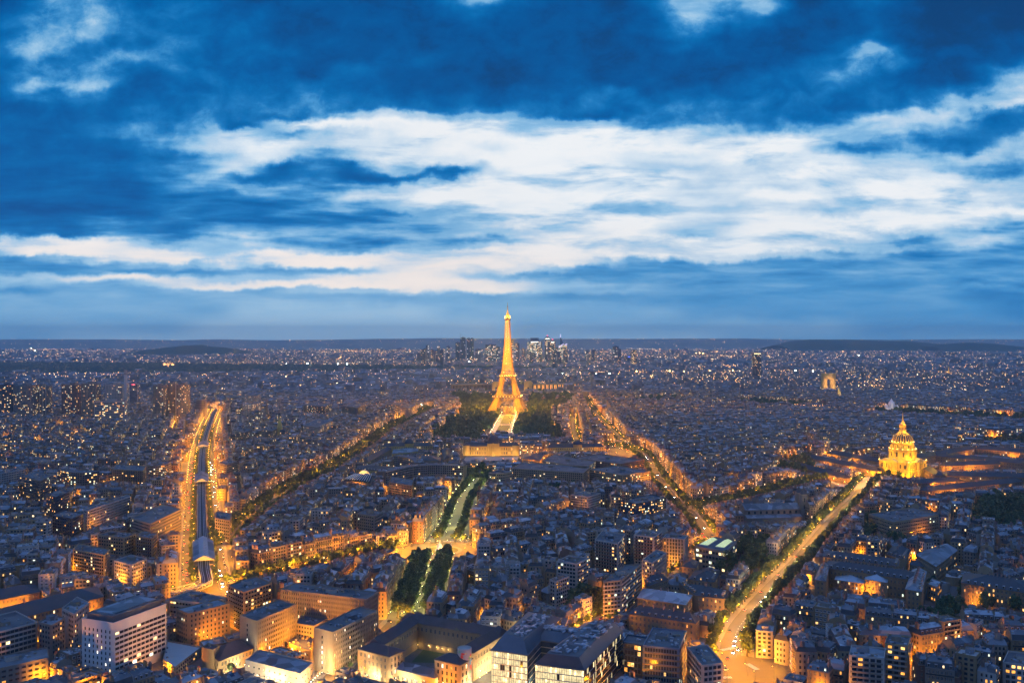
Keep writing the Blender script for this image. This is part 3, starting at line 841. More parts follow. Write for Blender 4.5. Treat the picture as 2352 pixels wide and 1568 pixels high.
def flood(parent, loc, power, col=(1, .62, .16), size=.6, aim=None, ang=110):
    l = bpy.data.lights.new('floodlight', 'SPOT' if aim is not None else 'POINT'); l.energy = power * 1.25; l.color = col; l.shadow_soft_size = size; l.cycles.use_multiple_importance_sampling = False
    o = bpy.data.objects.new('floodlight', l); COL.objects.link(o)
    if parent is not None: o.parent = parent; o.location = Vector(loc) - parent.location
    else: o.location = loc
    if aim is not None:
        l.spot_size = R(ang); l.spot_blend = .6
        o.rotation_euler = (Vector(aim) - Vector(loc)).to_track_quat('-Z', 'Y').to_euler()
    return o
LAMPS = []            # x, y, height, glow material

def slab(q, h, name, label, cat, wm='concrete', rm='roof_gravel', fx=2.8, fz=3.3, ww=1.5, wh=1.8, p=.1, kind='pane', lits=LITS, z0=1.0, top=0.0, bands=None, balcony=None,
         blank=(), hut=True, clutter=4, para=.9, cap=96, fins=None, group=None, windows=True, check=True, short=None, plant=None):
    """office or apartment slab; bands/balcony name the material of floor-high strips along the long walls"""
    q = ccw(np.asarray(q)); root = root_of(name, label, cat, q, group); rnd = random.Random(len(label) * 131 + int(h * 7))
    wall, roof = MB(), MB(); flat_block(wall, roof, q, h, wm, rm, para, hut, rnd, int(clutter * 1.8) + 2)
    if plant:
        pq = inset(q, plant[0]); roof.prism(pq, h, h + plant[1], plant[2], 'roof_gravel'); pi = inset(q, plant[0] + 2.5); roof.prism(pi, h + plant[1], h + plant[1] + .7, 'zinc', 'zinc')
        c0 = pi.mean(0); roof.bar((c0[0], c0[1], h + plant[1]), (c0[0], c0[1], h + plant[1] + 6), .12, 'metal_grey')
    wall.build('wall', root); roof.build('roof', root)
    sp, fn = MB(), MB(); longest = max(np.linalg.norm(b - a) for a, b in edges(q))
    for k, (a, b) in enumerate(edges(q)):
        if not facing(a, b) or k in blank: continue
        L = np.linalg.norm(b - a)
        if L < 4: continue
        if short and L < .75 * longest:
            if short == 'slots': add_windows(root, a, b, 3.0, h - 5, 3.4, 3.35, .9, 1.9, .1, 'pane', ['lit_white', 'lit_pale'], 2.2, cap=96)
            else: add_windows(root, (a * .62 + b * .38), (a * .5 + b * .5), 2.0, h - 2, 2.0, 3.3, 1.0, 1.9, .2, 'pane', ['lit_white', 'lit_pale'], .2, cap=96)
            continue
        if windows: add_windows(root, a, b, z0, h - top, fx, fz, ww, wh, p, kind, lits, .9, cap=cap, check=check)
        nz = max(1, int(round((h - top - z0) / fz)))
        if L > 9:
            for f in range(nz):
                z = z0 + f * (h - top - z0) / nz
                if bands: ribbon(sp, a, b, z - .35, .95, bands, .22, .3)
                if balcony and f > 0 and seen([np.r_[(a + b) / 2, z + 1]])[0]:
                    bm = MB(); ribbon(bm, a + (b - a) * .04, b - (b - a) * .04, z - .12, .16, 'concrete', 1.3, 1.4)
                    d_ = (b - a) / L; n_ = np.array([d_[1], -d_[0]])
                    ribbon(bm, a + (b - a) * .04 + n_ * 1.2, b - (b - a) * .04 + n_ * 1.2, z + .04, .95, balcony, .08, .1)
                    bm.build('balcony', root)
            if fins:
                d_ = (b - a) / L; n_ = np.array([d_[1], -d_[0]]); nx = int(L / fx)
                for i in range(nx + 1):
                    c = a + d_ * (L * i / nx); fn.box(c[0] + n_[0] * .2, c[1] + n_[1] * .2, z0, .35, .5, h - top - z0, fins, math.atan2(d_[1], d_[0]))
    if sp.n: sp.build('spandrel', root)
    if fn.n: fn.build('fin', root)
    if '_n' in root: del root['_n']
    return root
def hipped(q, h, name, label, cat, rise=5.5, wm='stone_cream', rm='slate', fx=3.0, fz=3.8, ww=1.3, wh=2.2, p=.06, lits=LITS, dormers=True, chims=3, ridge_in=None, kind='casement', group=None, windows=True, check=True):
    q = ccw(np.asarray(q)); root = root_of(name, label, cat, q, group)
    wall, roof = MB(), MB(); wall.prism(q, 0, h, wm); r1, r2 = hip_roof(roof, q, h, rise, rm, .5, ridge_in)
    for a, b in edges(q): ribbon(wall, a, b, h - .7, .5, wm, .3, .35)
    wall.build('wall', root); ro = roof.build('roof', root)
    rnd = random.Random(int(h * 100 + len(label)))
    for k in range(chims):
        t = (k + .5) / chims; c = r1 * (1 - t) + r2 * t; ch = MB()
        ch.box(c[0], c[1], c[2] - 1.5, .8, 2.0, 3.4, 'chimney_brick', math.atan2(*(r2 - r1)[:2][::-1]))
        ch.box(c[0], c[1], c[2] + 1.9, .5, 1.6, .4, 'tile_red', math.atan2(*(r2 - r1)[:2][::-1]))
        o = ch.build('chimney', ro); 
    for a, b in edges(q):
        if not facing(a, b): continue
        if windows: add_windows(root, a, b, .8, h - .6, fx, fz, ww, wh, p, kind, lits, 1.0, check=check)
        L = np.linalg.norm(b - a)
        if dormers and L > 18:
            d_ = (b - a) / L; n_ = np.array([d_[1], -d_[0]])
            for s in np.arange(5, L - 4, 5.2):
                c = a + d_ * s - n_ * 1.1; me = dormer(pick_glass(.12))
                put('dormer', me, ro, (c[0], c[1], h + .5), math.atan2(d_[1], d_[0]), (1, 1, 1), root.location)
    if '_n' in root: del root['_n']
    return root

# ---- foreground, lower left
plan(slab, quad3((188, 1421.5), (260.5, 1432.8), (382, 1388), 36), 36, 'hospital_tower', 'white hospital slab with dark roof plant room and ribbon windows', 'hospital', 'panel_white', 'zinc',
     3.6, 3.35, 3.35, 1.75, .06, 'pane', ['lit_white', 'lit_pale', 'lit_cool'], 5.0, 5.2, 'panel_white', None, (), False, 3, short='slots', plant=(2.2, 4.2, 'metal_dark'))
plan(slab, quad((( 384, 1472), (463, 1487), (402, 1534), (374, 1516)), 6), 6, 'low_annex', 'low flat annex with a broad pale roof beside the white hospital slab', 'building', 'concrete', 'roof_white', 3, 3, 1.6, 1.4, .1, clutter=1, hut=False)
plan(hipped, quad([(-40, 1441), (238, 1369), (222, 1346), (-50, 1413)], 15), 15, 'school_building', 'long dark slate-roofed school wing left of the white hospital slab', 'school', 6, 'stone_tan', 'slate', dormers=False, chims=2)
plan(hipped, quad([(-60, 1388), (92, 1358), (80, 1341), (-70, 1368)], 14), 14, 'school_building', 'slate-roofed school wing parallel behind the longer dark roof at the left edge', 'school', 5, 'stone_tan', 'slate', dormers=False, chims=1)
plan(slab, quad3((-70, 1430), (-22, 1458), (86, 1430), 24), 24, 'office_block', 'dark banded office block with white strips at the left picture edge', 'office', 'plaster_white', 'roof_gravel', 3, 3.4, 2.8, 2.1, .05, bands='plaster_white')
plan(slab, quad([(-20, 1541), (112, 1512), (108, 1488), (-30, 1513)], 14), 14, 'workshop_building', 'long low grey building in the bottom left corner', 'building', 'stone_grey', 'zinc', 4, 3.5, 2.4, 1.4, .04)
plan(slab, quad3((142, 1398), (170, 1412), (205, 1385), 25), 25, 'apartment_block', 'narrow white apartment block with zinc roof just left of the hospital slab', 'apartments', 'plaster_white', 'zinc', p=.12)
plan(slab, quad3((88, 1430), (118, 1438), (150, 1420), 24), 24, 'apartment_block', 'pale stepped apartment block between the banded office and the white hospital', 'apartments', 'stone_grey', 'zinc', p=.1)
plan(hipped, quad([(503, 1517), (581, 1487), (560, 1466), (480, 1496)], 10), 10, 'chapel_hall', 'yellow-lit gabled hall with dark tiled roof at the bottom left', 'hall', 5.5, 'stone_cream', 'slate_brown', 3, 5, 1.3, 2.4, .1, dormers=False, chims=0)
plan(slab, quad3((463, 1488), (489, 1495), (504, 1485), 15), 15, 'boiler_house', 'plain square brick tower beside the yellow-lit hall', 'tower', 'stone_tan', 'slate_brown', windows=False, hut=False, clutter=0)
plan(slab, quad3((563, 1517), (690, 1549), (719, 1523), 9), 9, 'market_shed', 'low white shed with grey ribbed roof and floodlit walls', 'shed', 'plaster_white', 'zinc', 4.5, 4, 1.0, 1.0, .2, clutter=0, hut=False)
# clinic with three wings
plan(slab, quad3((645, 1355), (841, 1378), (868, 1361), 30), 30, 'clinic_building', 'long grey clinic slab with rows of small windows and rooftop plant, rear wing', 'hospital', 'concrete', 'roof_gravel', 1.9, 3.3, 1.2, 1.7, .06, 'pane', ['lit_white', 'lit_pale', 'lit_warm'], clutter=12, fins='concrete')
plan(slab, quad3((551, 1415), (590, 1428), (680, 1389), 27), 27, 'clinic_building', 'left wing of the grey clinic with a blank stair end', 'hospital', 'concrete', 'roof_gravel', 1.9, 3.3, 1.2, 1.7, .07, 'pane', ['lit_white', 'lit_pale', 'lit_warm'], clutter=8, short='stair', fins='concrete')
plan(slab, quad3((721, 1443), (765, 1454), (868, 1404), 27), 27, 'clinic_building', 'right wing of the grey clinic above the orange-lit ground floor', 'hospital', 'concrete', 'roof_gravel', 1.9, 3.3, 1.2, 1.7, .07, 'pane', ['lit_white', 'lit_pale', 'lit_warm'], clutter=8, short='stair', fins='concrete')
plan(slab, quad([(772, 1512), (878, 1452), (874, 1444), (762, 1500)], 7), 7, 'clinic_podium', 'low orange-lit podium along the foot of the clinic right wing', 'building', 'stone_cream', 'roof_gravel', 3, 3, 1.8, 1.4, .12, clutter=2, hut=False)
plan(slab, quad([(676, 1432), (720, 1440), (762, 1416), (700, 1410)], 13), 13, 'clinic_link', 'low link block between the clinic wings', 'building', 'concrete', 'roof_gravel', 2.4, 3.2, 1.4, 1.5, .05, clutter=4, hut=False)
plan(slab, quad([(655, 1475), (712, 1497), (722, 1462), (688, 1452)], 5), 5, 'kitchen_pavilion', 'low dark flat-roofed pavilion in the clinic yard', 'building', 'brick_dark', 'roof_gravel', 3, 3, 1.4, 1.4, .25, lits=['lit_white'], clutter=6, hut=False)
plan(slab, quad3((405, 1399), (432, 1411), (528, 1388), 24), 24, 'apartment_block', 'tan apartment block with bay fronts behind the white hospital slab', 'apartments', 'stone_tan', 'zinc', 3, 3.1, 1.2, 1.8, .12)
plan(slab, quad3((524, 1345), (560, 1362), (625, 1340), 30), 30, 'apartment_block', 'dark-balconied apartment block left of the grey clinic', 'apartments', 'stone_tan', 'roof_gravel', 3, 3.0, 2.2, 1.8, .12, balcony='facade_dark')
plan(slab, quad([(388, 1376), (470, 1388), (520, 1374), (440, 1356)], 15), 15, 'office_block', 'low pale office block with terraces beside the domed roof', 'office', 'plaster_white', 'roof_gravel', 3, 3.2, 2.4, 1.6, .08, clutter=6)

# courtyard school
def court_school(q, h):
    root = root_of('courtyard_school', 'white stone courtyard school with brown hipped roofs around a garden', 'school', q)
    FL, BL, BR, FR = [P(*c, 18) for c in ((822, 1488), (944, 1413), (1166, 1451), (1078, 1504))]
    def wing(a, b, dep, hh, nm):
        d = (b - a) / np.linalg.norm(b - a); n = np.array([d[1], -d[0]])
        qq = ccw(np.array([a, b, b - n * dep, a - n * dep]))
        wl, rf = MB(), MB(); wl.prism(qq, 0, hh, 'stone_cream'); hip_roof(rf, qq, hh, 4.2, 'slate_brown', .6, 2)
        for a2, b2 in edges(qq): ribbon(wl, a2, b2, hh - .6, .45, 'stone_grey', .3, .35)
        for a2, b2 in edges(qq): ribbon(wl, a2, b2, 5.2, .3, 'stone_grey', .15, .2)
        wl.build('wall', root); rf.build('roof', root)
        for a2, b2 in edges(qq):
            if facing(a2, b2) and np.linalg.norm(b2 - a2) > 6: add_windows(root, a2, b2, 1.0, hh - .8, 3.7, 5.2, 1.3, 2.7, .05, 'casement', LITS, .9, cap=96)
    def off(a, b, t): return a + (b - a) * t
    wing(FL + (BL - FL) * .12, BL, -12, 18, 'l'); wing(BL, BR, -12, 18, 'b')
    wing(FR + (BR - FR) * .1, BR, 12, 18, 'r')
    # front: two pavilions joined by a low range
    def rect(c0, c1, dep, hh):
        d = (c1 - c0) / np.linalg.norm(c1 - c0); n = np.array([d[1], -d[0]])
        qq = ccw(np.array([c0, c1, c1 - n * dep, c0 - n * dep])); wl, rf = MB(), MB(); wl.prism(qq, 0, hh, 'stone_cream'); hip_roof(rf, qq, hh, 3.4, 'slate_brown' if hh > 9 else 'zinc', .6)
        for a2, b2 in edges(qq): ribbon(wl, a2, b2, hh - .6, .45, 'stone_grey', .3, .35)
        wl.build('wall', root); rf.build('roof', root)
        for a2, b2 in edges(qq):
            if facing(a2, b2): add_windows(root, a2, b2, .8, hh - .8, 3.4, 4.6, 1.25, 2.4, .08, 'casement', LITS, .8, cap=96)
    rect(P(822, 1489, 18), P(893, 1507, 18), 15, 18); rect(P(896, 1532, 8), P(998, 1556, 8), 11, 8); rect(P(998, 1513, 18), P(1056, 1526, 18), 14, 18)
    # round stair tower with a painted panel of loose coloured patches
    c = P(1067, 1490, 24); st = MB(); st.lathe(c[0], c[1], [(4.4, 0), (4.4, 25), (4.0, 25.2), (4.0, 24.4), (0, 24.4)], 'plaster_white', 20); to = st.build('stair_tower', root)
    rr = random.Random(3); pm = MB()
    for k in range(44):
        an = rr.uniform(3.3, 6.1); z = rr.uniform(1.5, 23.5); r_ = rr.uniform(.35, 1.25); m = rr.choice(['paint_red', 'paint_red', 'paint_yellow', 'paint_blue', 'paint_green'])
        ang = np.arange(9) / 9 * 6.283; sq = rr.uniform(.6, 1.6)
        pts = [(c[0] + (4.45 + k * .002) * math.cos(an + r_ * math.cos(t) / 4.4), c[1] + (4.45 + k * .002) * math.sin(an + r_ * math.cos(t) / 4.4), z + r_ * sq * math.sin(t) * (1 + .3 * math.sin(3 * t + k))) for t in ang]
        pm.add(pts, [list(range(9))], m)
    pm.build('painted_patch', to)
    lw_ = MB(); lw_.add([np.r_[P(*x), .1] for x in ((945, 1520), (985, 1478), (1052, 1492), (1010, 1522))], [[0, 1, 2, 3]], 'lawn'); lw_.build('courtyard_lawn', root)
    for u, v in ((985, 1482), (1003, 1486), (1016, 1489), (960, 1480), (1030, 1492)):
        p = P(u, v, 3); flood(root, (p[0], p[1] - 2, 3.2), 260, (1, .68, .25), .25)
        b = MB(); b.ball((p[0], p[1] - 2, 3.9), .22, 'bulb_gold'); b.build('lantern', root)
    if '_n' in root: del root['_n']
plan(court_school, quad([(822, 1488), (944, 1413), (1166, 1451), (1078, 1504)], 18), 12)
take(quad([(822, 1500), (1078, 1566), (1110, 1500), (900, 1450)], 5), 0)
keep_sight([np.r_[P(u, v + 8, 1.0), 1.0] for u, v in zip(np.linspace(822, 1075, 60), np.linspace(1543, 1578, 60))])
keep_sight([np.r_[P(u, v, 2.0), 2.0] for u in np.linspace(1130, 1350, 60) for v in (1572, 1590, 1610)])

# hospital under sloping metal roofs
def metal_roof_hospital(q, h):
    root = root_of('glass_hospital', 'large glass hospital with sloping dark metal roofs carrying silver ducts', 'hospital', q)
    def wing(eave, flat, he, ht, lits):
        E = ccw(np.array([P(u, v, he) for u, v in eave])); T = ccw(np.array([P(u, v, ht) for u, v in flat]))
        k0 = np.argmin([np.linalg.norm(T[0] - e) for e in E]); E = np.roll(E, -k0, 0)
        wl, rf = MB(), MB(); wl.prism(E, 0, he, 'glass_blue')
        wl.prism(inset(E, -.5), he - .5, he, 'metal_dark', 'metal_dark', True)
        for k in range(4):
            j = (k + 1) % 4; rf.quads([[np.r_[E[k], he], np.r_[E[j], he], np.r_[T[j], ht], np.r_[T[k], ht]]], 'metal_dark')
        rf.add(np.c_[T, np.full(4, ht)], [[0, 1, 2, 3]], 'roof_gravel')
        wl.build('wall', root); ro = rf.build('roof', root)
        rr = random.Random(int(he * 10 + eave[0][0]))
        ax = T[1] - T[0]; bx = T[3] - T[0]
        if np.linalg.norm(ax) < np.linalg.norm(bx): ax, bx = bx, ax
        ang = math.atan2(ax[1], ax[0]); L = np.linalg.norm(ax); W = np.linalg.norm(bx)
        for g in range(5):
            dm = MB()
            for _ in range(11):
                s = (g + rr.random()) / 5 * .94 + .03; t = rr.uniform(.12, .88); c = T[0] + ax * s + bx * t
                if rr.random() < .5: dm.box(c[0], c[1], ht + rr.uniform(.2, .8), rr.uniform(3, 7.5), rr.uniform(.7, 1.1), rr.uniform(.6, 1.0), 'metal_grey', ang + (math.pi / 2 if rr.random() < .4 else 0))
                else: dm.box(c[0], c[1], ht, rr.uniform(1.2, 2.8), rr.uniform(1.2, 2.2), rr.uniform(.9, 1.9), rr.choice(['metal_grey', 'zinc_light', 'metal_dark']), ang)
            dm.build('duct', ro)
        for a, b in edges(E):
            if not facing(a, b): continue
            L_ = np.linalg.norm(b - a); big = a[1] < 720 and (b - a)[0] / L_ > .9
            add_windows(root, a, b, .6, he - .6, 1.5, 3.9, 1.46, 3.75, .97 if big else .16, 'pane', ['lit_hall', 'lit_hall', 'lit_hall', 'lit_hall', 'lit_pale'], .2, .2, cap=98)
            sp = MB(); nz = int(round((he - 1.2) / 3.9))
            for f in range(nz + 1): ribbon(sp, a, b, .5 + f * (he - 1.2) / nz, .5, 'plaster_white', .16, .2)
            sp.build('spandrel', root)
    wing([(1128, 1491), (1212, 1503), (1288, 1418), (1214, 1404)], [(1160, 1452), (1203, 1467), (1264, 1413), (1228, 1407)], 24, 31, 0)
    wing([(1229, 1524), (1342, 1537), (1430, 1447), (1345, 1428)], [(1255, 1499), (1330, 1508), (1409, 1428), (1362, 1424)], 24, 31, 0)
    wing([(1236, 1468), (1322, 1480), (1345, 1452), (1262, 1442)], [(1250, 1446), (1318, 1455), (1326, 1444), (1262, 1436)], 24, 29, 0)
    if '_n' in root: del root['_n']
plan(metal_roof_hospital, quad([(1128, 1491), (1342, 1537), (1430, 1447), (1222, 1404)], 24), 26)
plan(slab, quad([(1430, 1476), (1476, 1484), (1490, 1466), (1442, 1458)], 20), 20, 'glass_link', 'amber-lit glass link between the metal-roofed hospital and the triangular-topped office', 'building', 'glass_blue', 'roof_gravel', 2.4, 3.6, 2.2, 3.0, .3, 'pane', ['lit_warm', 'lit_orange'], clutter=0, hut=False)
plan(slab, quad3((1476, 1484), (1560, 1492), (1578, 1450), 26), 26, 'office_block', 'bronze-windowed office with triangular light well, right of the metal-roofed hospital', 'office', 'panel_blue', 'roof_gravel', 1.6, 3.4, 1.35, 2.4, .05, 'pane', ['lit_orange', 'lit_cool', 'lit_warm'], bands='stone_tan', clutter=14)
plan(slab, quad3((1578, 1487), (1612, 1530), (1661, 1524), 24), 24, 'office_block', 'white-gridded flat-roofed block beside the bright boulevard junction', 'office', 'plaster_white', 'roof_gravel', 3.2, 3.3, 2.2, 2.0, .05, clutter=8)
# convent by the boulevard
plan(hipped, quad3((1444, 1408), (1597, 1431), (1607, 1420), 14), 14, 'convent_building', 'long stone convent front with slate hips, dormers and brick chimneys', 'building', 5.5, 'stone_tan', 'slate', 3.2, 4.3, 1.2, 2.2, .05, chims=5)
plan(hipped, quad([(1464, 1372), (1575, 1388), (1590, 1366), (1478, 1350)], 13), 13, 'convent_building', 'pale zinc-roofed middle range of the convent', 'building', 4.5, 'stone_tan', 'zinc_light', 3.2, 4.3, 1.2, 2.2, .05, dormers=False, chims=2)
plan(hipped, quad([(1598, 1366), (1662, 1374), (1673, 1358), (1560, 1338), (1552, 1350)][:4], 14), 14, 'convent_building', 'right-hand convent range with two bright windows facing the garden trees', 'building', 5, 'stone_tan', 'slate', 3.2, 4.3, 1.2, 2.2, .12, chims=3)
plan(hipped, quad([(1488, 1345), (1534, 1330), (1526, 1318), (1480, 1332)], 13), 13, 'convent_building', 'dark slate convent wing along the garden street', 'building', 5.5, 'stone_tan', 'slate', chims=2)
plan(hipped, quad([(1582, 1330), (1640, 1336), (1650, 1318), (1596, 1310)], 10), 10, 'mansion', 'slate-roofed mansion among garden trees above the convent', 'house', 5, 'stone_cream', 'slate', chims=3)
plan(hipped, quad([(1566, 1300), (1598, 1304), (1606, 1290), (1574, 1286)], 9), 9, 'mansion', 'small dark-roofed mansion between the garden street and the glass-topped block', 'house', 4, 'stone_cream', 'slate', chims=2)
def skylight_block(q, h):
    root = slab(q, h, 'school_block', 'pale flat block with two glowing green-yellow roof skylights', 'building', 'stone_grey', 'roof_gravel', 3.4, 4.6, 2.9, 2.6, .32, 'pane', ['lit_hall', 'lit_cool', 'lit_pale'], hut=False, clutter=2)
    for c in ([(1606, 1249), (1626, 1252), (1648, 1238), (1630, 1235)], [(1642, 1254), (1664, 1257), (1683, 1242), (1664, 1239)]):
        Q = ccw(np.array([P(u, v, h + 1) for u, v in c])); m = MB(); m.prism(Q, h, h + 1.0, 'metal_grey')
        r1, r2 = hip_roof(m, inset(Q, .6), h + 1.0, 1.6, 'lit_skylight', .3, .4); m.build('skylight', root)
plan(skylight_block, quad([(1596, 1255), (1668, 1268), (1692, 1244), (1640, 1233)], 20), 20)
plan(slab, quad3((1522, 1236), (1572, 1240), (1580, 1230), 27), 27, 'office_block', 'pale office with a tall white window grid beside the diagonal avenue', 'office', 'plaster_white', 'roof_gravel', 2.6, 3.4, 1.9, 2.7, .06, fins='plaster_white')
for pts, h_, lb, wm_, bal in (
    (((1456, 1229), (1502, 1235), (1520, 1222)), 33, 'tall apartment block with red balconies and a planted roof terrace', 'plaster_white', 'brick_red'),
    (((1366, 1240), (1420, 1250), (1436, 1228)), 31, 'dark-balconied apartment block with white end walls and roof gardens', 'plaster_white', 'brick_red'),
    (((1278, 1290), (1325, 1296), (1352, 1282)), 29, 'pale apartment block with continuous white balconies and stepped top', 'plaster_white', 'plaster_white'),
    (((1385, 1338), (1428, 1334), (1474, 1296)), 28, 'large grey block with blank end wall and long striped front on the garden street', 'concrete', None),
    (((1475, 1286), (1498, 1294), (1531, 1270)), 26, 'white ribbed block with glowing street front near the garden street', 'plaster_white', None),
    (((1262, 1332), (1276, 1337), (1308, 1325)), 22, 'small white apartment block with lit windows left of the dark garden', 'plaster_white', None),
    (((1425, 1215), (1450, 1222), (1458, 1212)), 30, 'narrow pale tower of flats between the two balconied blocks', 'concrete', None)):
    plan(slab, quad3(*pts, h_), h_, 'apartment_block', lb, 'apartments', wm_, 'roof_gravel', 2.9, 3.0, 2.0, 1.8, .12, balcony=bal, clutter=7, fins='plaster_white' if 'ribbed' in lb else None, bands='plaster_white' if 'striped' in lb else None)
plan(hipped, quad3((1240, 1356), (1258, 1362), (1284, 1352), 12), 12, 'villa', 'little villa with glazed zinc roof left of the dark garden', 'house', 4, 'stone_grey', 'zinc_light', dormers=False, chims=1)
# right side
def church(q, h):
    root = root_of('church', 'grey stone church with long zinc roof, arched windows and square bell tower', 'church', q)
    a, b = P(1711, 1171, 16), P(1838, 1168, 16); d = (b - a) / np.linalg.norm(b - a); n = np.array([d[1], -d[0]])
    nave = [a, b, b - n * 18, a - n * 18]; wl, rf = MB(), MB(); wl.prism(nave, 0, 16, 'stone_grey')
    m0, m1 = (a + a - n * 18) / 2, (b + b - n * 18) / 2
    rf.quads([[np.r_[a + n * .6, 16], np.r_[b + n * .6, 16], np.r_[m1, 22], np.r_[m0, 22]], [np.r_[b - n * 18.6, 16], np.r_[a - n * 18.6, 16], np.r_[m0, 22], np.r_[m1, 22]]], 'zinc')
    wl.add([np.r_[a, 16], np.r_[m0, 22], np.r_[a - n * 18, 16], np.r_[b, 16], np.r_[m1, 22], np.r_[b - n * 18, 16]], [[0, 1, 2], [5, 4, 3]], 'stone_grey')
    aisle = [a + n * 7, b + n * 7, b, a]; wl.prism(aisle, 0, 8, 'stone_grey'); rf.quads([[np.r_[a + n * 7.4, 7.8], np.r_[b + n * 7.4, 7.8], np.r_[b, 10.5], np.r_[a, 10.5]]], 'zinc')
    wl.build('wall', root); rf.build('roof', root)
    L = np.linalg.norm(b - a)
    for k in range(9):
        c = a + d * (5 + k * (L - 10) / 8) + n * .08; w_ = MB(); t = np.linspace(0, math.pi, 9)
        pts = [(-1.3, 11), (1.3, 11)] + [(1.3 * math.cos(x), 13.2 + 1.3 * math.sin(x)) for x in t]
        w_.add([np.r_[c + d * x, z] for x, z in pts], [list(range(len(pts)))], 'glass_dark')
        for z0_ in (10.7,): ribbon(w_, c - d * 1.5, c + d * 1.5, z0_, .3, 'stone_cream', .3, .3)
        w_.build('window', root)
    for s in (5, 17):
        c = b + d * 5 - n * s + n * 2; tw = MB(); tw.box(c[0], c[1], 0, 7, 7, 32, 'stone_grey', math.atan2(d[1], d[0]))
        tw.box(c[0], c[1], 32, 7.8, 7.8, .8, 'stone_cream', math.atan2(d[1], d[0])); tw.lathe(c[0], c[1], [(4.6, 32.8), (.2, 40)], 'slate', 4, math.atan2(d[1], d[0]) + math.pi / 4)
        for f in range(2): tw.box(c[0] + n[0] * 3.55, c[1] + n[1] * 3.55, 16 + f * 8, 1.6, .1, 4.5, 'glass_dark', math.atan2(d[1], d[0]))
        tw.build('bell_tower', root)
plan(church, quad([(1709, 1180), (1852, 1176), (1850, 1150), (1709, 1154)], 16), 20)
plan(slab, quad3((1995, 1181), (2052, 1200), (2156, 1183), 23), 23, 'office_block', 'large pale office block with stacked rows of dark windows near the gold dome', 'office', 'stone_cream', 'roof_gravel', 3, 3.5, 2.0, 1.3, .03, bands='stone_cream', clutter=14)
plan(hipped, quad([(1890, 1277), (2062, 1300), (2066, 1286), (1896, 1264)], 15), 15, 'town_house', 'cream town house range with dark mansards facing the lit lane', 'house', 4, 'stone_cream', 'slate', p=.05, chims=6)
plan(hipped, quad([(2104, 1272), (2150, 1300), (2200, 1262), (2168, 1248)], 16), 16, 'institute_building', 'grey-roofed institute with an orange-lit courtyard', 'building', 5, 'stone_cream', 'zinc', p=.05, dormers=False, chims=1)
plan(hipped, quad([(2035, 1272), (2078, 1284), (2092, 1262), (2050, 1254)], 14), 14, 'institute_building', 'orange-lit house with slate hips left of the institute courtyard', 'building', 4.5, 'stone_cream', 'slate', chims=2)
plan(hipped, quad([(2090, 1296), (2128, 1302), (2130, 1292), (2094, 1287)], 9), 9, 'gate_lodge', 'bright cream lodge with dormers at the mouth of the orange courtyard', 'house', 3, 'stone_cream', 'slate', p=.15, chims=1)
plan(hipped, quad([(1895, 1303), (2118, 1334), (2122, 1318), (1902, 1288)], 17), 17, 'cloister_building', 'very long stone cloister front with dark attic and small gable', 'building', 4.5, 'stone_tan', 'slate', 3.1, 4.5, 1.2, 2.3, .04, chims=8)
plan(hipped, quad([(1872, 1330), (1896, 1334), (1904, 1300), (1886, 1296)], 17), 17, 'cloister_building', 'short chimneyed cloister wing closing its left side', 'building', 4, 'stone_tan', 'zinc', chims=3)
plan(hipped, quad([(1918, 1330), (1984, 1339), (1990, 1321), (1925, 1312)], 11), 11, 'cloister_building', 'low zinc-roofed cloister annex inside the garden court', 'building', 3, 'stone_tan', 'zinc_light', dormers=False, chims=0)
plan(hipped, quad([(1987, 1329), (2037, 1337), (2043, 1316), (1994, 1308)], 14), 14, 'cloister_building', 'white-roofed cloister house standing in the garden court', 'building', 3.5, 'stone_cream', 'zinc_light', dormers=False, chims=1)
plan(hipped, quad([(2080, 1352), (2116, 1358), (2128, 1312), (2096, 1308)], 17), 17, 'cloister_building', 'cloister end wing with a double line of brick chimneys', 'building', 4, 'stone_tan', 'zinc', chims=7)
plan(hipped, quad([(2208, 1337), (2380, 1365), (2386, 1340), (2216, 1314)], 20), 20, 'ministry_building', 'long six-storey stone ministry with mansard roof at the right edge', 'building', 5.5, 'stone_tan', 'slate', 3.0, 4.0, 1.2, 2.2, .1, chims=6)
plan(slab, quad3((1950, 1506), (2031, 1514), (2034, 1490), 28), 28, 'apartment_block', 'modern white-framed flats with deep dark loggias near the bottom right', 'apartments', 'plaster_white', 'zinc', 3.4, 3.1, 2.6, 1.9, .18, balcony='stone_grey', lits=['lit_warm', 'lit_orange'])
plan(slab, quad3((2032, 1478), (2086, 1485), (2092, 1464), 26), 26, 'apartment_block', 'orange-glowing flats with thin white balcony slabs beside the loggia block', 'apartments', 'stone_cream', 'roof_gravel', 3.2, 3.0, 2.4, 1.9, .3, balcony='plaster_white', lits=['lit_warm', 'lit_orange'])
plan(slab, quad3((2130, 1342), (2152, 1350), (2163, 1336), 13), 13, 'pavilion', 'little pavilion with lit upper loggia between garden trees', 'house', 'stone_grey', 'zinc_light', 2.6, 4, 1.6, 2.2, .5, lits=['lit_orange'], hut=False, clutter=0)
plan(slab, quad3((2303, 1522), (2380, 1532), (2390, 1505), 20), 20, 'office_block', 'pale block with a grid of amber windows in the bottom right corner', 'office', 'plaster_white', 'roof_gravel', 3, 3.4, 2.1, 2.0, .45, lits=['lit_warm', 'lit_orange'])
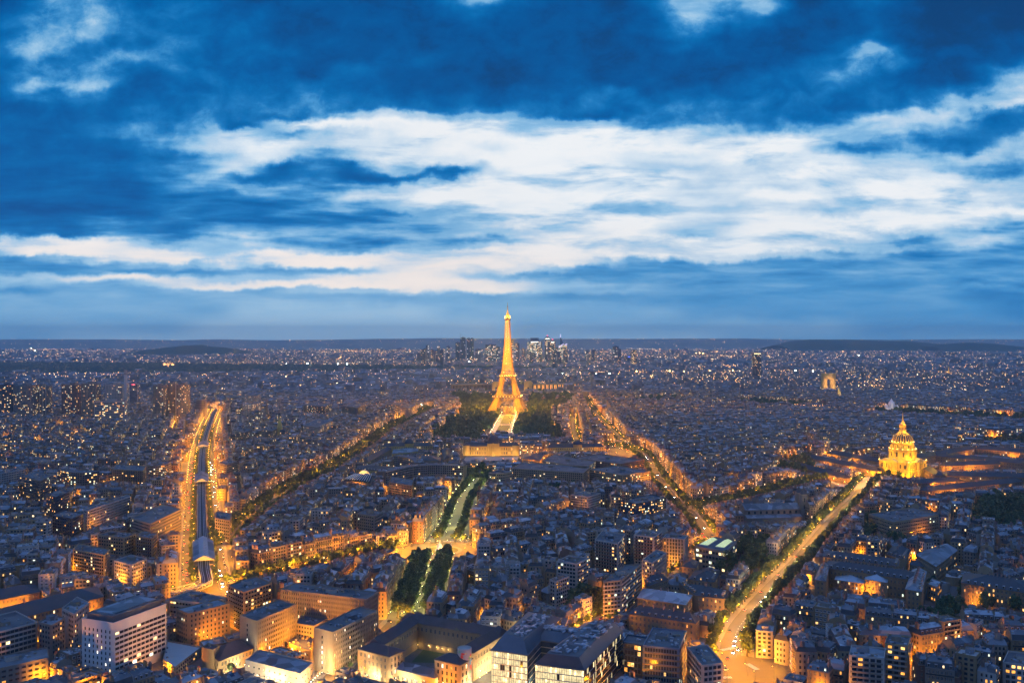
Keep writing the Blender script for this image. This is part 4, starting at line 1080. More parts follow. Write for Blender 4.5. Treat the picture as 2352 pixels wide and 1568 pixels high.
# left middle distance
def curved_block(q, h, pts, label, wm, p, fz=3.0, name='apartment_block', cat='apartments', dep=14, rm='roof_gravel', bands=None, balc=True):
    root = root_of(name, label, cat, q); L = np.array([P(u, v, h) for u, v in pts]); L = smooth_line(L, 9); n, t = normals(L); 
    if (n[len(n) // 2] @ -L[len(L) // 2]) < 0: n = -n; 
    wl, rf, sp = MB(), MB(), MB(); Bk = L - n * dep; flip = (np.cross(t[0], n[0]) > 0)
    for k in range(len(L) - 1):
        a, b, c, d = L[k], L[k + 1], Bk[k + 1], Bk[k]
        if flip: a, b, c, d = b, a, d, c
        wl.quads([[np.r_[a, 0], np.r_[b, 0], np.r_[b, h], np.r_[a, h]], [np.r_[c, 0], np.r_[d, 0], np.r_[d, h], np.r_[c, h]]], wm)
        rf.quads([[np.r_[a, h], np.r_[b, h], np.r_[c, h], np.r_[d, h]]], rm)
        for f in range(1, int(h / fz)): ribbon(sp, a, b, f * fz - .3, .9, bands or wm, .9 if balc else .25, 1.0 if balc else .3)
        add_windows(root, a, b, .8, h - .5, 2.9, fz, 2.3, 1.9, p, 'pane', LITS, .7, .1, cap=96, check=True)
    for k, o in ((0, 1), (-1, -1)):
        a, d = L[k], Bk[k]; e = [np.r_[a, 0], np.r_[d, 0], np.r_[d, h], np.r_[a, h]]; wl.quads([e, e[::-1]], wm)
    rr = random.Random(5)
    for _ in range(int(len(L) * 1.2)):
        k = rr.randrange(len(L) - 1); c = L[k] - n[k] * rr.uniform(3, dep - 2); rf.box(c[0], c[1], h, rr.uniform(2, 5), rr.uniform(1.5, 3), rr.uniform(.8, 2.6), rr.choice(['concrete', 'metal_grey', 'zinc']), math.atan2(t[k][1], t[k][0]))
    wl.build('wall', root); rf.build('roof', root); sp.build('spandrel', root)
    if '_n' in root: del root['_n']
def band_quad(pts, h, dep):
    L = np.array([P(u, v, h) for u, v in pts]); return L
def plan_curve(pts, h, dep, *a, **k):
    L = smooth_line(np.array([P(u, v, h) for u, v in pts]), 9); n, t = normals(L)
    if (n[len(n) // 2] @ -L[len(L) // 2]) < 0: n = -n
    for i in range(len(L) - 1): take([L[i], L[i + 1], L[i + 1] - n[i + 1] * dep, L[i] - n[i] * dep], h)
    keep_sight([np.r_[x, h * .45] for x in L]); keep_sight([np.r_[(L[i] + L[i + 1]) / 2, h * .45] for i in range(len(L) - 1)])
    CUSTOM.append((curved_block, np.r_[L, L - n * dep], h, (pts,) + a, dict(dep=dep, **k)))
plan_curve([(132, 1077), (158, 1083), (195, 1085), (228, 1081)], 30, 15, 'curved apartment block with lit balcony bands, left of the railway', 'brick_dark', .22)
plan_curve([(330, 1066), (352, 1070), (378, 1067), (394, 1060)], 28, 14, 'rounded-end apartment block with pale balcony rings beside the railway boulevard', 'stone_grey', .14)
plan_curve([(886, 1083), (915, 1077), (950, 1070), (1000, 1067), (1064, 1069)], 28, 16, 'curved dark-glass office wing on stilts with blank white end', 'concrete', .05, 3.4, 'conference_building', 'office', bands='metal_dark', balc=False)
plan_curve([(952, 1062), (945, 1054), (925, 1048), (905, 1046)], 28, 15, 'rear wing of the dark-glass three-armed office', 'concrete', .05, 3.4, 'conference_building', 'office', bands='metal_dark', balc=False)
plan_curve([(1122, 1084), (1140, 1087), (1160, 1086), (1178, 1081)], 20, 26, 'round-cornered cream office behind the tree avenue', 'stone_cream', .1, 3.6, 'office_block', 'office', bands='stone_cream', balc=False)
LM = [
    (((258, 1078), (330, 1082), (336, 1070)), 31, 'yellowish grid-fronted slab right of the curved apartments', 'stone_tan', None, .1, 'facade_dark'),
    (((-12, 1084), (2, 1088), (58, 1078)), 26, 'pale slab with brown window stripes at the left edge', 'plaster_white', 'plaster_white', .05, None),
    (((52, 1094), (92, 1105), (118, 1092)), 36, 'dark tall flats with lit corner windows on the left', 'concrete', None, .15, 'facade_dark'),
    (((106, 1136), (128, 1142), (160, 1130)), 34, 'dark-blue glass tower of flats with an amber lift shaft', 'facade_dark', None, .25, None),
    (((120, 1184), (165, 1192), (192, 1180)), 26, 'gold-mullioned dark block below the blue glass tower', 'facade_dark', None, .2, None),
    (((192, 1170), (200, 1174), (300, 1140)), 26, 'very long pale slab with fine window stripes facing the boulevard', 'plaster_white', 'plaster_white', .04, None),
    (((300, 1190), (345, 1204), (417, 1170)), 24, 'long grey striped flats along the left side of the railway boulevard', 'concrete', 'stone_grey', .07, None),
    (((225, 1229), (285, 1236), (312, 1226)), 24, 'terraced beige flats with deep balconies behind the orange bands', 'stone_cream', None, .1, 'stone_tan'),
    (((312, 1232), (350, 1238), (362, 1226)), 25, 'plain tan slab with dark striped side near the railway', 'stone_tan', None, .05, 'facade_dark'),
    (((167, 1262), (240, 1276), (252, 1262)), 22, 'orange-lit balconied flats left of the corner house', 'stone_cream', None, .18, 'stone_cream'),
    (((262, 1288), (300, 1298), (338, 1284)), 20, 'white-walled flats with lit stairs left of the corner house', 'plaster_white', None, .15, None),
    (((500, 1063), (520, 1068), (545, 1060)), 26, 'pale flats immediately right of the elevated railway', 'stone_grey', None, .1, None),
    (((494, 1190), (528, 1196), (532, 1180)), 24, 'grey brick flats at the corner of the railway boulevard', 'stone_grey', None, .1, None),
    (((557, 928), (570, 930), (600, 926)), 32, 'white office slab with a tall lit stair window', 'plaster_white', 'plaster_white', .35, None),
    (((562, 906), (590, 909), (600, 904)), 34, 'white-topped office above the lit stair slab', 'plaster_white', None, .12, None),
    (((785, 932), (820, 936), (840, 929)), 34, 'dark-striped office slab in the middle distance left of the park', 'concrete', 'facade_dark', .08, None),
    (((890, 928), (918, 931), (924, 926)), 34, 'concrete office with bright yellow stair windows', 'concrete', None, .4, None),
    (((918, 934), (940, 938), (958, 930)), 32, 'banded office block beside the green-lit sports ground', 'concrete', 'plaster_white', .06, None),
    (((698, 930), (745, 934), (762, 927)), 34, 'broad dark flats with scattered amber windows, left of the park', 'facade_dark', None, .22, 'facade_dark'),
    (((540, 990), (560, 994), (580, 986)), 28, 'pale tower of flats near the neighbourhood spire', 'stone_grey', None, .12, None),
    (((696, 976), (730, 981), (760, 966)), 26, 'long pale flats with strip balconies in the left middle distance', 'plaster_white', None, .12, 'plaster_white'),
    (((600, 986), (625, 990), (640, 982)), 27, 'square concrete flats right of the neighbourhood spire', 'stone_grey', None, .1, None),
    (((894, 1108), (946, 1116), (950, 1102)), 22, 'beige five-storey slab in front of the curved dark-glass office', 'stone_tan', None, .1, None),
    (((1176, 1076), (1340, 1087), (1356, 1072)), 22, 'huge pale ministry block with rows of square windows and white roof decks', 'stone_cream', None, .12, None),
    (((1246, 1058), (1345, 1076), (1368, 1060)), 22, 'ministry wing with two brightly lit window rows', 'stone_cream', None, .35, None),
    (((1354, 1078), (1430, 1092), (1494, 1083)), 22, 'angled ministry wing with amber upper windows by the diagonal avenue', 'stone_cream', None, .3, None),
    (((1318, 1052), (1425, 1066), (1480, 1056)), 22, 'brick-red office range behind the pale ministry', 'brick_red', None, .18, None),
    (((1425, 1150), (1462, 1157), (1530, 1143)), 20, 'glass-fronted block with a wholly lit top floor', 'glass_blue', None, .7, None),
    (((1310, 1137), (1350, 1142), (1380, 1133)), 22, 'white stepped flats with roof gardens behind the brown houses', 'plaster_white', None, .1, None),
    (((1428, 1128), (1442, 1131), (1450, 1126)), 30, 'slim brown tower of flats with one lit column', 'stone_tan', None, .25, None),
    (((820, 1180), (860, 1186), (880, 1176)), 24, 'flat-topped grey flats among zinc roofs left of the tree avenue', 'stone_grey', None, .1, None),
]
for pts, h_, lb, wm_, bd_, p_, bal in LM:
    far = P(*pts[1], h_)[1] > 1500
    plan(slab, quad3(*pts, h_), h_, 'office_block' if ('office' in lb or 'ministry' in lb) else 'apartment_block', lb, 'office' if ('office' in lb or 'ministry' in lb) else 'apartments', wm_, 'roof_gravel',
         3.0, 3.1, 1.9, 1.6, p_ * .6, bands=bd_, balcony=None if far else bal, clutter=6, cap=60, windows=True)
# ------------------------------------------------------------------ landmarks
TK, TD = 220 / 236.0, 2542.0
def lattice_tower():
    c = PD(1166, TD); root = thing('lattice_tower', 'tall golden floodlit iron lattice tower with four curved legs and two platforms', 'tower', (c[0], c[1], 0))
    zs = np.array([0, 20, 40, 57, 75, 95, 115, 135, 160, 190, 230, 276]); oh = np.array([61, 50.5, 41, 33.5, 28.2, 23.0, 18.8, 15.2, 12.4, 10.0, 7.8, 5.4]); ih = np.array([37, 30, 24, 19, 16, 12.5, 9.5, 6.8, 3.6, .6, .4, .3])
    O = lambda z: np.interp(z, zs, oh) * TK; I = lambda z: np.interp(z, zs, ih) * TK
    ax = np.arctan2(c[0], c[1]) ; rot = -.09; cr, sr = math.cos(rot), math.sin(rot)
    W = lambda x, y, z: np.array([c[0] + cr * x - sr * y, c[1] + sr * x + cr * y, z * TK])
    lev = list(np.arange(0, 57, 8.2)) + list(np.arange(62, 112, 8.4)) + [115]
    for sx, sy in ((-1, -1), (1, -1), (1, 1), (-1, 1)):
        m = MB()
        corner = lambda z, k: W(sx * (O(z) if k in (0, 3) else I(z)), sy * (O(z) if k in (0, 1) else I(z)), z)
        for z0, z1 in zip(lev[:-1], lev[1:]):
            for k in range(4):
                j = (k + 1) % 4
                a, b, a1, b1 = corner(z0, k), corner(z0, j), corner(z1, k), corner(z1, j)
                m.bar(a, a1, 1.15, 'iron_tower'); m.bar(a, b1, .72, 'iron_tower'); m.bar(b, a1, .72, 'iron_tower'); m.bar(a1, b1, .7, 'iron_tower')
                mid = (a + b + a1 + b1) / 4; m.bar((a + a1) / 2, (b + b1) / 2, .34, 'iron_tower'); m.bar((a + b) / 2, (a1 + b1) / 2, .34, 'iron_tower')
        m.prism([W(sx * x, sy * y, 0)[:2] for x, y in ((62 * TK, 62 * TK), (35 * TK, 62 * TK), (35 * TK, 35 * TK), (62 * TK, 35 * TK))], 0, 3.5, 'stone_tan', 'stone_tan')
        m.build('leg', root)
        for z in (9, 24, 39, 52, 70, 88, 106):
            cc = W(sx * (O(z) + I(z)) / 2, sy * (O(z) + I(z)) / 2, z); flood(root, cc, 640000 if z < 57 else 400000, (1, .385, .0), 1.0)
    sh = MB(); lv = [115, 123, 131, 139, 147, 155, 163, 171, 179, 187, 195, 203, 211, 219, 227, 235, 243, 251, 259, 267, 276]
    for z0, z1 in zip(lv[:-1], lv[1:]):
        for k in range(4):
            s = [(-1, -1), (1, -1), (1, 1), (-1, 1)]; p, q = s[k], s[(k + 1) % 4]
            a, b, a1, b1 = [W(e[0] * O(z), e[1] * O(z), z) for z in (z0, z1) for e in (p, q)]
            sh.bar(a, a1, 1.0, 'iron_tower'); sh.bar(a1, b1, .55, 'iron_tower')
            if I(z0) > 1:      # legs still apart: brace each leg face on its own
                for f, g_ in ((0, .5 - I(z0) / O(z0) / 2), (.5 + I(z0) / O(z0) / 2, 1)):
                    A, B, A1, B1 = a + (b - a) * f, a + (b - a) * g_, a1 + (b1 - a1) * f, a1 + (b1 - a1) * g_
                    sh.bar(A, B1, .58, 'iron_tower'); sh.bar(B, A1, .58, 'iron_tower'); sh.bar(B, B1, .6, 'iron_tower'); sh.bar(A, A1, .5, 'iron_tower')
            else:
                m_, m1 = (a + b) / 2, (a1 + b1) / 2
                for A, B, A1, B1 in ((a, m_, a1, m1), (m_, b, m1, b1)): sh.bar(A, B1, .5, 'iron_tower'); sh.bar(B, A1, .5, 'iron_tower')
                sh.bar(m_, m1, .4, 'iron_tower')
        sh.bar(W(0, 0, z0), W(0, 0, z1), 1.2, 'iron_tower')
    sh.build('shaft', root)
    for z in np.arange(120, 276, 12): flood(root, W(0, 0, z) + np.array([O(z) * .55, -O(z) * .3, 0]), 400000 if z < 180 else 250000, (1, .385, .0), .8); flood(root, W(0, 0, z + 5) + np.array([-O(z) * .55, -O(z) * .3, 0]), 400000 if z < 180 else 250000, (1, .385, .0), .8)
    for z, half, hh, inn in ((57, 36, 5.0, 16), (115, 20.5, 4.0, 6.5)):
        pm = MB()
        for k in range(4):
            s = [(-1, -1), (1, -1), (1, 1), (-1, 1)]; p, q = s[k], s[(k + 1) % 4]
            for zz, r_ in ((z - hh, .7), (z, .8), (z + hh * .8, .6)):
                pm.bar(W(p[0] * half, p[1] * half, zz), W(q[0] * half, q[1] * half, zz), r_, 'iron_tower')
            n_ = 22 if z < 60 else 14
            for i in range(n_ + 1):
                t = i / n_; e = (p[0] * half * (1 - t) + q[0] * half * t, p[1] * half * (1 - t) + q[1] * half * t)
                pm.bar(W(*e, z - hh), W(*e, z + hh * .8), .33, 'iron_tower')
            pm.prism([W(p[0] * half, p[1] * half, 0)[:2], W(q[0] * half, q[1] * half, 0)[:2], W(q[0] * inn, q[1] * inn, 0)[:2], W(p[0] * inn, p[1] * inn, 0)[:2]], (z - 1) * TK, z * TK, 'iron_tower', 'iron_tower', True)
            if z < 60: pm.prism([W(p[0] * 28, p[1] * 28, 0)[:2], W(q[0] * 28, q[1] * 28, 0)[:2], W(q[0] * 21, q[1] * 21, 0)[:2], W(p[0] * 21, p[1] * 21, 0)[:2]], z * TK, (z + 5) * TK, 'iron_tower', 'iron_tower')
        bm = pm
        for k in range(4):
            s = [(-1, -1), (1, -1), (1, 1), (-1, 1)]; p, q = s[k], s[(k + 1) % 4]
            for t in np.linspace(.06, .94, 9 if z < 60 else 7):
                bm.ball(W((p[0] * (1 - t) + q[0] * t) * half * 1.02, (p[1] * (1 - t) + q[1] * t) * half * 1.02, z + hh * .5), .75, 'bulb_gold')
        pm.build('platform', root)
    for k in range(4):      # decorative arches between the legs
        s = [(-1, -1), (1, -1), (1, 1), (-1, 1)]; p, q = s[k], s[(k + 1) % 4]; am = MB()
        f = lambda x, z: W(*(np.array(p) * (1 - x) / 2 + np.array(q) * (1 + x) / 2) * O(z) * 1.0, z)
        t = np.linspace(0.02, math.pi - .02, 25)
        for r0, r1 in ((.74, .74),):
            lo = [f(-math.cos(x) * .70, 10 + 37 * math.sin(x)) for x in t]; hi = [f(-math.cos(x) * .78, 10 + 42 * math.sin(x)) for x in t]
            for i in range(24):
                am.bar(lo[i], lo[i + 1], .5, 'iron_tower'); am.bar(hi[i], hi[i + 1], .5, 'iron_tower'); am.bar(lo[i], hi[i + 1], .3, 'iron_tower'); am.bar(hi[i], lo[i + 1], .3, 'iron_tower')
        am.build('arch', root)
    tm = MB(); tm.box(*W(0, 0, 0)[:2], 274 * TK, 16 * TK, 16 * TK, 4 * TK, 'iron_black', rot); tm.box(*W(0, 0, 0)[:2], 278 * TK, 13 * TK, 13 * TK, 4.5 * TK, 'iron_tower', rot)
    tm.lathe(*W(0, 0, 0)[:2], [(6 * TK, 282.5 * TK), (5.2 * TK, 289 * TK), (3 * TK, 294 * TK), (1.6 * TK, 300 * TK), (1.2 * TK, 303 * TK)], 'iron_tower', 12)
    an = MB(); an.bar(W(0, 0, 300), W(0, 0, 313), 1.0, 'iron_tower', 6); an.bar(W(0, 0, 313), W(0, 0, 324), .55, 'iron_tower', 6); an.box(*W(0, 0, 0)[:2], 312 * TK, 2.6, 2.6, 2.2, 'iron_black'); an.build('antenna', root)
    bl = tm
    for k in range(12):
        a = k / 12 * 6.283; bl.ball(W(7.4 * math.cos(a), 7.4 * math.sin(a), 281 + (k % 2) * 4), .9, 'bulb_gold')
    tm.build('top_cabin', root)
    for dx_, dy_ in ((-7, -7), (7, -7)): flood(root, W(dx_, dy_, 283), 60000, (1, .5, .05), .6)
    flood(root, W(0, -9, 301), 8000, (1, .6, .2), .5)
lattice_tower()
take([PD(1100, TD - 70), PD(1232, TD - 70), PD(1232, TD + 70), PD(1100, TD + 70)], 0)

def gold_dome_church():
    F = np.array([598.0, 1442.0]); er = np.array([.8, .6]); el = np.array([-.6, .8]); S = 50.0
    C = F + er * S / 2 + el * S / 2; rot = math.atan2(er[1], er[0])
    root = thing('domed_church', 'brilliant gold floodlit church with ribbed dome, lantern and spire', 'church', (C[0], C[1], 0))
    sq = lambda s: [C + er * a * s / 2 + el * b * s / 2 for a, b in ((-1, -1), (1, -1), (1, 1), (-1, 1))]
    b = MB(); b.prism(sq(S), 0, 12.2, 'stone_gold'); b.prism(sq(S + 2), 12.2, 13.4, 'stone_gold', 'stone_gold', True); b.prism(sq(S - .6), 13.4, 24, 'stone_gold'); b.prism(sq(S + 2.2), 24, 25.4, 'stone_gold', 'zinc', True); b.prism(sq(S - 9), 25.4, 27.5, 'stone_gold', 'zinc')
    base_ = b.build('base', root)
    faces_ = ((F, el, -er), (F, er, -el))        # portico side, flank (origin at the front corner; outward normal)
    for o, d, n in faces_:
        for z0_, hh in ((2, 7.5), (15.5, 6)):
            for s in (6, 13.5, 36.5, 44):
                w_ = MB(); c = o + d * s + n * .12; t = np.linspace(0, math.pi, 7)
                pts = [(-1.3, z0_), (1.3, z0_)] + [(1.3 * math.cos(x), z0_ + hh - 1.3 + 1.3 * math.sin(x)) for x in t]
                sg = 1 if np.cross(d, n) < 0 else -1
                poly = [np.r_[c + d * x * sg, z] for x, z in pts]; w_.add(poly, [list(range(len(poly)))], 'slate_brown'); w_.build('window', root)
        for s in (3, 9.5, 17, 33, 40.5, 47):
            c = o + d * s + n * .5; cm = MB()
            for z0_, z1_ in ((0, 12.2), (13.4, 24)): cm.box(c[0], c[1], z0_, 1.5, 1.0, z1_ - z0_, 'stone_gold', math.atan2(d[1], d[0]))
            cm.build('pilaster', root)
        po = MB()
        for z0_, z1_ in ((0, 12), (13.2, 23.6)):
            for s in (18, 20.5, 23, 27, 29.5, 32):
                c = o + d * s + n * 4.0; po.lathe(c[0], c[1], [(1.0, z0_), (.85, z1_)], 'stone_gold', 10)
            c = o + d * 25 + n * 2.6; po.box(c[0], c[1], z1_, 17, 6, 1.4, 'stone_gold', math.atan2(d[1], d[0]))
        A = o + d * 16.5 + n * 5.6; B = o + d * 33.5 + n * 5.6
        gb = [np.r_[A, 25], np.r_[B, 25], np.r_[(A + B) / 2, 29.6]]; gb2 = [x - np.r_[n * 8, 0] for x in gb]
        po.add(gb + gb2, [[0, 1, 2], [5, 4, 3]], 'stone_gold'); po.quads([[gb[0], gb[2], gb2[2], gb2[0]], [gb[2], gb[1], gb2[1], gb2[2]]], 'zinc'); po.build('portico', root)
        dr = MB(); c = o + d * 25 + n * .2; dr.box(c[0], c[1], 0, 3.4, .3, 8, 'slate_brown', math.atan2(d[1], d[0])); dr.build('door', root)
    dm = MB(); N = 32
    dm.lathe(*C, [(19.8, 26), (20.2, 29.5), (19, 30), (18.6, 41), (19.8, 41.6), (19.8, 42.8), (16, 43.2), (15.5, 43.4), (15.4, 51), (16.4, 51.6), (16.2, 52.6), (15.2, 53)], 'stone_gold', N); dr = dm.build('drum', root)
    for tier, (r_, z0_, hh, w2) in enumerate(((18.7, 31.5, 7, 1.25), (15.5, 45, 4.6, 1.1))):
        for k in range(12):
            a = k / 12 * 6.283 + .2
            if math.sin(a) > .45: continue
            w_ = MB(); w_.box(C[0] + r_ * math.cos(a), C[1] + r_ * math.sin(a), z0_, .35, w2 * 2, hh, 'slate_brown', a); w_.build('drum_window', dr)
    col = MB()
    for k in range(24):
        a = k / 24 * 6.283 + .08; col.lathe(C[0] + 19.5 * math.cos(a), C[1] + 19.5 * math.sin(a), [(.8, 29.8), (.7, 41)], 'stone_gold', 8)
    for k in range(12):
        a = k / 12 * 6.283 + .46; col.box(C[0] + 16.6 * math.cos(a), C[1] + 16.6 * math.sin(a), 43.2, 2.4, 1.0, 5.5, 'stone_gold', a)
    col.build('column', dr)
    th = np.linspace(0, 1.28, 14); prof = [(15.0 * math.cos(t) ** .92, 53 + 14.6 * math.sin(t)) for t in th]
    do = MB(); do.lathe(*C, prof, 'slate', 48); rb = do
    for k in range(12):
        a = k / 12 * 6.283 + .2
        for (r0, z0_), (r1, z1_) in zip(prof[:-1], prof[1:]):
            rb.bar((C[0] + (r0 + .1) * math.cos(a), C[1] + (r0 + .1) * math.sin(a), z0_), (C[0] + (r1 + .1) * math.cos(a), C[1] + (r1 + .1) * math.sin(a), z1_), .5, 'gold_leaf', 6)
        a += .26
        for t0_, t1_ in ((.12, .3), (.36, .52), (.58, .74), (.82, .95)):
            for tt in np.linspace(t0_, t1_, 3):
                r0 = 15.0 * math.cos(tt) ** .92; rb.ball((C[0] + (r0 + .15) * math.cos(a), C[1] + (r0 + .15) * math.sin(a), 53 + 14.6 * math.sin(tt)), .95 * math.cos(tt) + .2, 'gold_leaf')
    do.build('dome', root)
    ln = MB(); ln.lathe(*C, [(6.6, 66.2), (6.8, 67.4), (5.2, 68), (5.0, 71.5), (5.6, 72), (4.2, 72.4), (4.0, 78.5), (4.8, 79.2), (4.6, 80.4), (3.0, 80.8), (2.4, 82)], 'gold_leaf', 16)
    for k in range(8):
        a = k / 8 * 6.283; ln.box(C[0] + 4.6 * math.cos(a), C[1] + 4.6 * math.sin(a), 68, .9, .9, 11.5, 'gold_leaf', a)
    ln.build('lantern', root, smooth=False)
    sp = MB(); sp.lathe(*C, [(2.3, 82), (.5, 93), (.3, 94)], 'gold_leaf', 10); sp.ball((C[0], C[1], 93.6), .9, 'gold_leaf'); sp.box(C[0], C[1], 94, .35, .35, 4.5, 'gold_leaf'); sp.box(C[0], C[1], 96.3, 2.2, .35, .4, 'gold_leaf'); sp.build('spire', root)
    GC = (1, .49, .0)
    for o, d, n in faces_:       # floodlights in the forecourt and on the ledges
        for s in (4, 16, 28, 40, 52):
            q = o + d * s + n * 17; flood(root, (q[0], q[1], 2.2), 130000, GC, .8, (*(o + d * s * .95), 12), 100)
    bu = MB()
    for k in range(16):
        a = k / 16 * 6.283
        if math.sin(a) > .5: continue
        flood(root, (C[0] + 24.5 * math.cos(a), C[1] + 24.5 * math.sin(a), 27.6), 26000, GC, .5)
        flood(root, (C[0] + 18.4 * math.cos(a + .2), C[1] + 18.4 * math.sin(a + .2), 44.0), 12000, GC, .4)
        flood(root, (C[0] + 17.0 * math.cos(a + .1), C[1] + 17.0 * math.sin(a + .1), 53.6), 7000, GC, .4)
        bu.ball((C[0] + 16.0 * math.cos(a), C[1] + 16.0 * math.sin(a), 54), .6, 'bulb_gold'); bu.ball((C[0] + 19.6 * math.cos(a), C[1] + 19.6 * math.sin(a), 43.6), .55, 'bulb_gold')
        if k % 2 == 0:
            flood(root, (C[0] + 8.2 * math.cos(a), C[1] + 8.2 * math.sin(a), 67.8), 5000, GC, .3); flood(root, (C[0] + 6.2 * math.cos(a), C[1] + 6.2 * math.sin(a), 79.6), 2400, GC, .3); flood(root, (C[0] + 4.0 * math.cos(a), C[1] + 4.0 * math.sin(a), 84), 1300, GC, .3)
    for s in sq(S - 1): bu.ball((s[0], s[1], 26.2), .75, 'bulb_gold')
    bu.build('projector', root)
    take(sq(S + 16), 0); take(sq(S), 26); keep_sight([np.r_[o + d * t, 1.5] for o, d, n in faces_ for t in range(0, 51, 2)])
    ANCHORS.append((C[0], C[1], 'the gold-domed church'))
gold_dome_church()
# court ranges of the old veterans' home behind and beside the dome
CR = [((1795, 1062), (1938, 1098), 9, 'long low slate range left of the gold dome'), ((1840, 1048), (2014, 1082), 9, 'second slate range left of the gold dome'), ((1900, 1040), (2015, 1060), 10, 'third slate range left of the gold dome'),
      ((2128, 1045), (2366, 1066), 18, 'high slate range right behind the gold dome'), ((2142, 1076), (2170, 1091), 15, 'small lit end pavilion right of the gold dome'), ((2170, 1070), (2366, 1062), 15, 'slate range with chimneys right of the gold dome'),
      ((2175, 1092), (2366, 1096), 15, 'front-lit slate court range right of the gold dome'), ((2112, 1110), (2300, 1099), 8, 'low slate range closing the garden right of the gold dome'), ((2130, 1128), (2366, 1104), 9, 'nearest low slate range right of the gold dome'),
      ((2100, 1054), (2240, 1030), 19, 'nave roof joined to the back of the gold dome'), ((2240, 1030), (2366, 1040), 18, 'far slate court range at the right edge')]
for (u0, v0), (u1, v1), h_, lb in CR:
    a, b = P(u0, v0, h_), P(u1, v1, h_); d = (b - a) / np.linalg.norm(b - a); n = np.array([-d[1], d[0]])
    if n[1] < 0: n = -n
    plan(hipped, ccw(np.array([a, b, b + n * 13, a + n * 13])), h_, 'court_range', lb, 'building', 5.5, 'stone_tan', 'slate', 4.2, 4.2, 1.4, 2.2, .06, dormers=False, chims=3)

def military_school(q, h):
    root = root_of('military_school', 'amber floodlit classical palace front with square slate dome', 'palace', q)
    z1 = 17.0; a, b = P(1064, 1046), P(1192, 1046); L = np.linalg.norm(b - a); d = (b - a) / L; n = np.array([d[1], -d[0]])
    if n @ -a < 0: n = -n
    wl, rf = MB(), MB(); bk = -n * 16
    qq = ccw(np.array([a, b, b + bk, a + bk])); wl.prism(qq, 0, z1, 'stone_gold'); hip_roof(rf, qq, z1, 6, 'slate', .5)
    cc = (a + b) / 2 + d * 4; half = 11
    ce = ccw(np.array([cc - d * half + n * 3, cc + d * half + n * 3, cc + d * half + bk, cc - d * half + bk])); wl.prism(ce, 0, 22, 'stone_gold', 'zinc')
    A, B = cc - d * half + n * 3.2, cc + d * half + n * 3.2; wl.add([np.r_[A, 18], np.r_[B, 18], np.r_[cc + n * 3.2, 23]], [[0, 1, 2]], 'stone_gold')
    for s in (-L / 2 + 6, L / 2 - 6):
        c = (a + b) / 2 + d * s; e = ccw(np.array([c - d * 6 + n * 2, c + d * 6 + n * 2, c + d * 6 + bk, c - d * 6 + bk])); wl.prism(e, 0, 18.5, 'stone_gold'); hip_roof(rf, e, 18.5, 6, 'slate', .4)
    wl.build('wall', root); rf.build('roof', root)
    k = cc + bk * .4; dm = MB(); r0 = math.atan2(d[1], d[0]) + math.pi / 4
    dm.lathe(*k, [(13.5, 22), (13.5, 24.5), (13.0, 25), (12.2, 29), (10.2, 33), (6.5, 36.2), (3.0, 37.4)], 'slate', 4, r0); dm.lathe(*k, [(2.4, 37.2), (2.2, 39.5), (.3, 40.5), (.2, 43)], 'stone_gold', 8); dm.build('dome', root)
    cm = MB()
    for s in np.linspace(-L / 2 + 14, L / 2 - 14, 22):
        c = (a + b) / 2 + d * s + n * .5
        if abs(s - 4) > half: cm.lathe(c[0], c[1], [(.5, 1), (.42, 15.5)], 'stone_gold', 6)
    for s in np.linspace(-9, 9, 6):
        c = cc + d * s + n * 4; cm.lathe(c[0], c[1], [(.8, 0), (.7, 18)], 'stone_gold', 8)
    cm.build('column', root)
    for a2, b2 in ((a, cc - d * half), (cc + d * half, b)): add_windows(root, a2, b2, 1, 16, 4.2, 7.4, 1.9, 4.6, .12, 'casement', ['lit_warm'], 1.5, 2, check=False)
    for s in np.linspace(-L / 2 + 2, L / 2 - 2, 12):
        c = (a + b) / 2 + d * s + n * 9; flood(root, (c[0], c[1], 1.6), 3600, (1, .58, .2), .5)
    if '_n' in root: del root['_n']
keep_sight([np.r_[P(u, 1046), 1.5] for u in range(1062, 1194, 2)])
keep_sight([np.r_[P(u, 953), 8] for u in range(1120, 1216, 2)])
plan(military_school, quad([(1064, 1046), (1192, 1046), (1192, 1036), (1064, 1036)], 0), 14)
for u0, u1, v, h_, lb, lamp in ((878, 994, 1043, 14, 'long dark slate barrack with small square dome left of the floodlit palace', 0), (1258, 1388, 1047, 15, 'amber-lit stone barrack with small square dome right of the floodlit palace', 1)):
    a, b = P(u0, v), P(u1, v - 2); d = (b - a) / np.linalg.norm(b - a); n = np.array([-d[1], d[0]])
    def barrack(q, h, label, a=a, b=b, d=d, n=n, lamp=lamp):
        root = hipped(q, h, 'barrack', label, 'building', 6, 'stone_gold', 'slate', 4, 4.5, 1.4, 2.6, .12 if lamp else .03, chims=3, dormers=False)
        c = (a + b) / 2 + n * 5 + d * 3; m = MB(); m.box(c[0], c[1], h, 16, 11, 5, 'stone_gold', math.atan2(d[1], d[0])); m.lathe(*c, [(11, h + 5), (10, h + 9), (6.5, h + 12), (3, h + 13)], 'slate', 4, math.atan2(d[1], d[0]) + .785); m.build('pavilion_dome', root)
        if lamp:
            for s in np.linspace(.3, .98, 7):
                k = a + (b - a) * s - n * 8; flood(root, (k[0], k[1], 4), 2600, (1, .48, .1), .5)
    plan(barrack, ccw(np.array([a, b, b + n * 12, a + n * 12])), h_, lb)
ML = [((1040, 1098), (1062, 1065)), ]
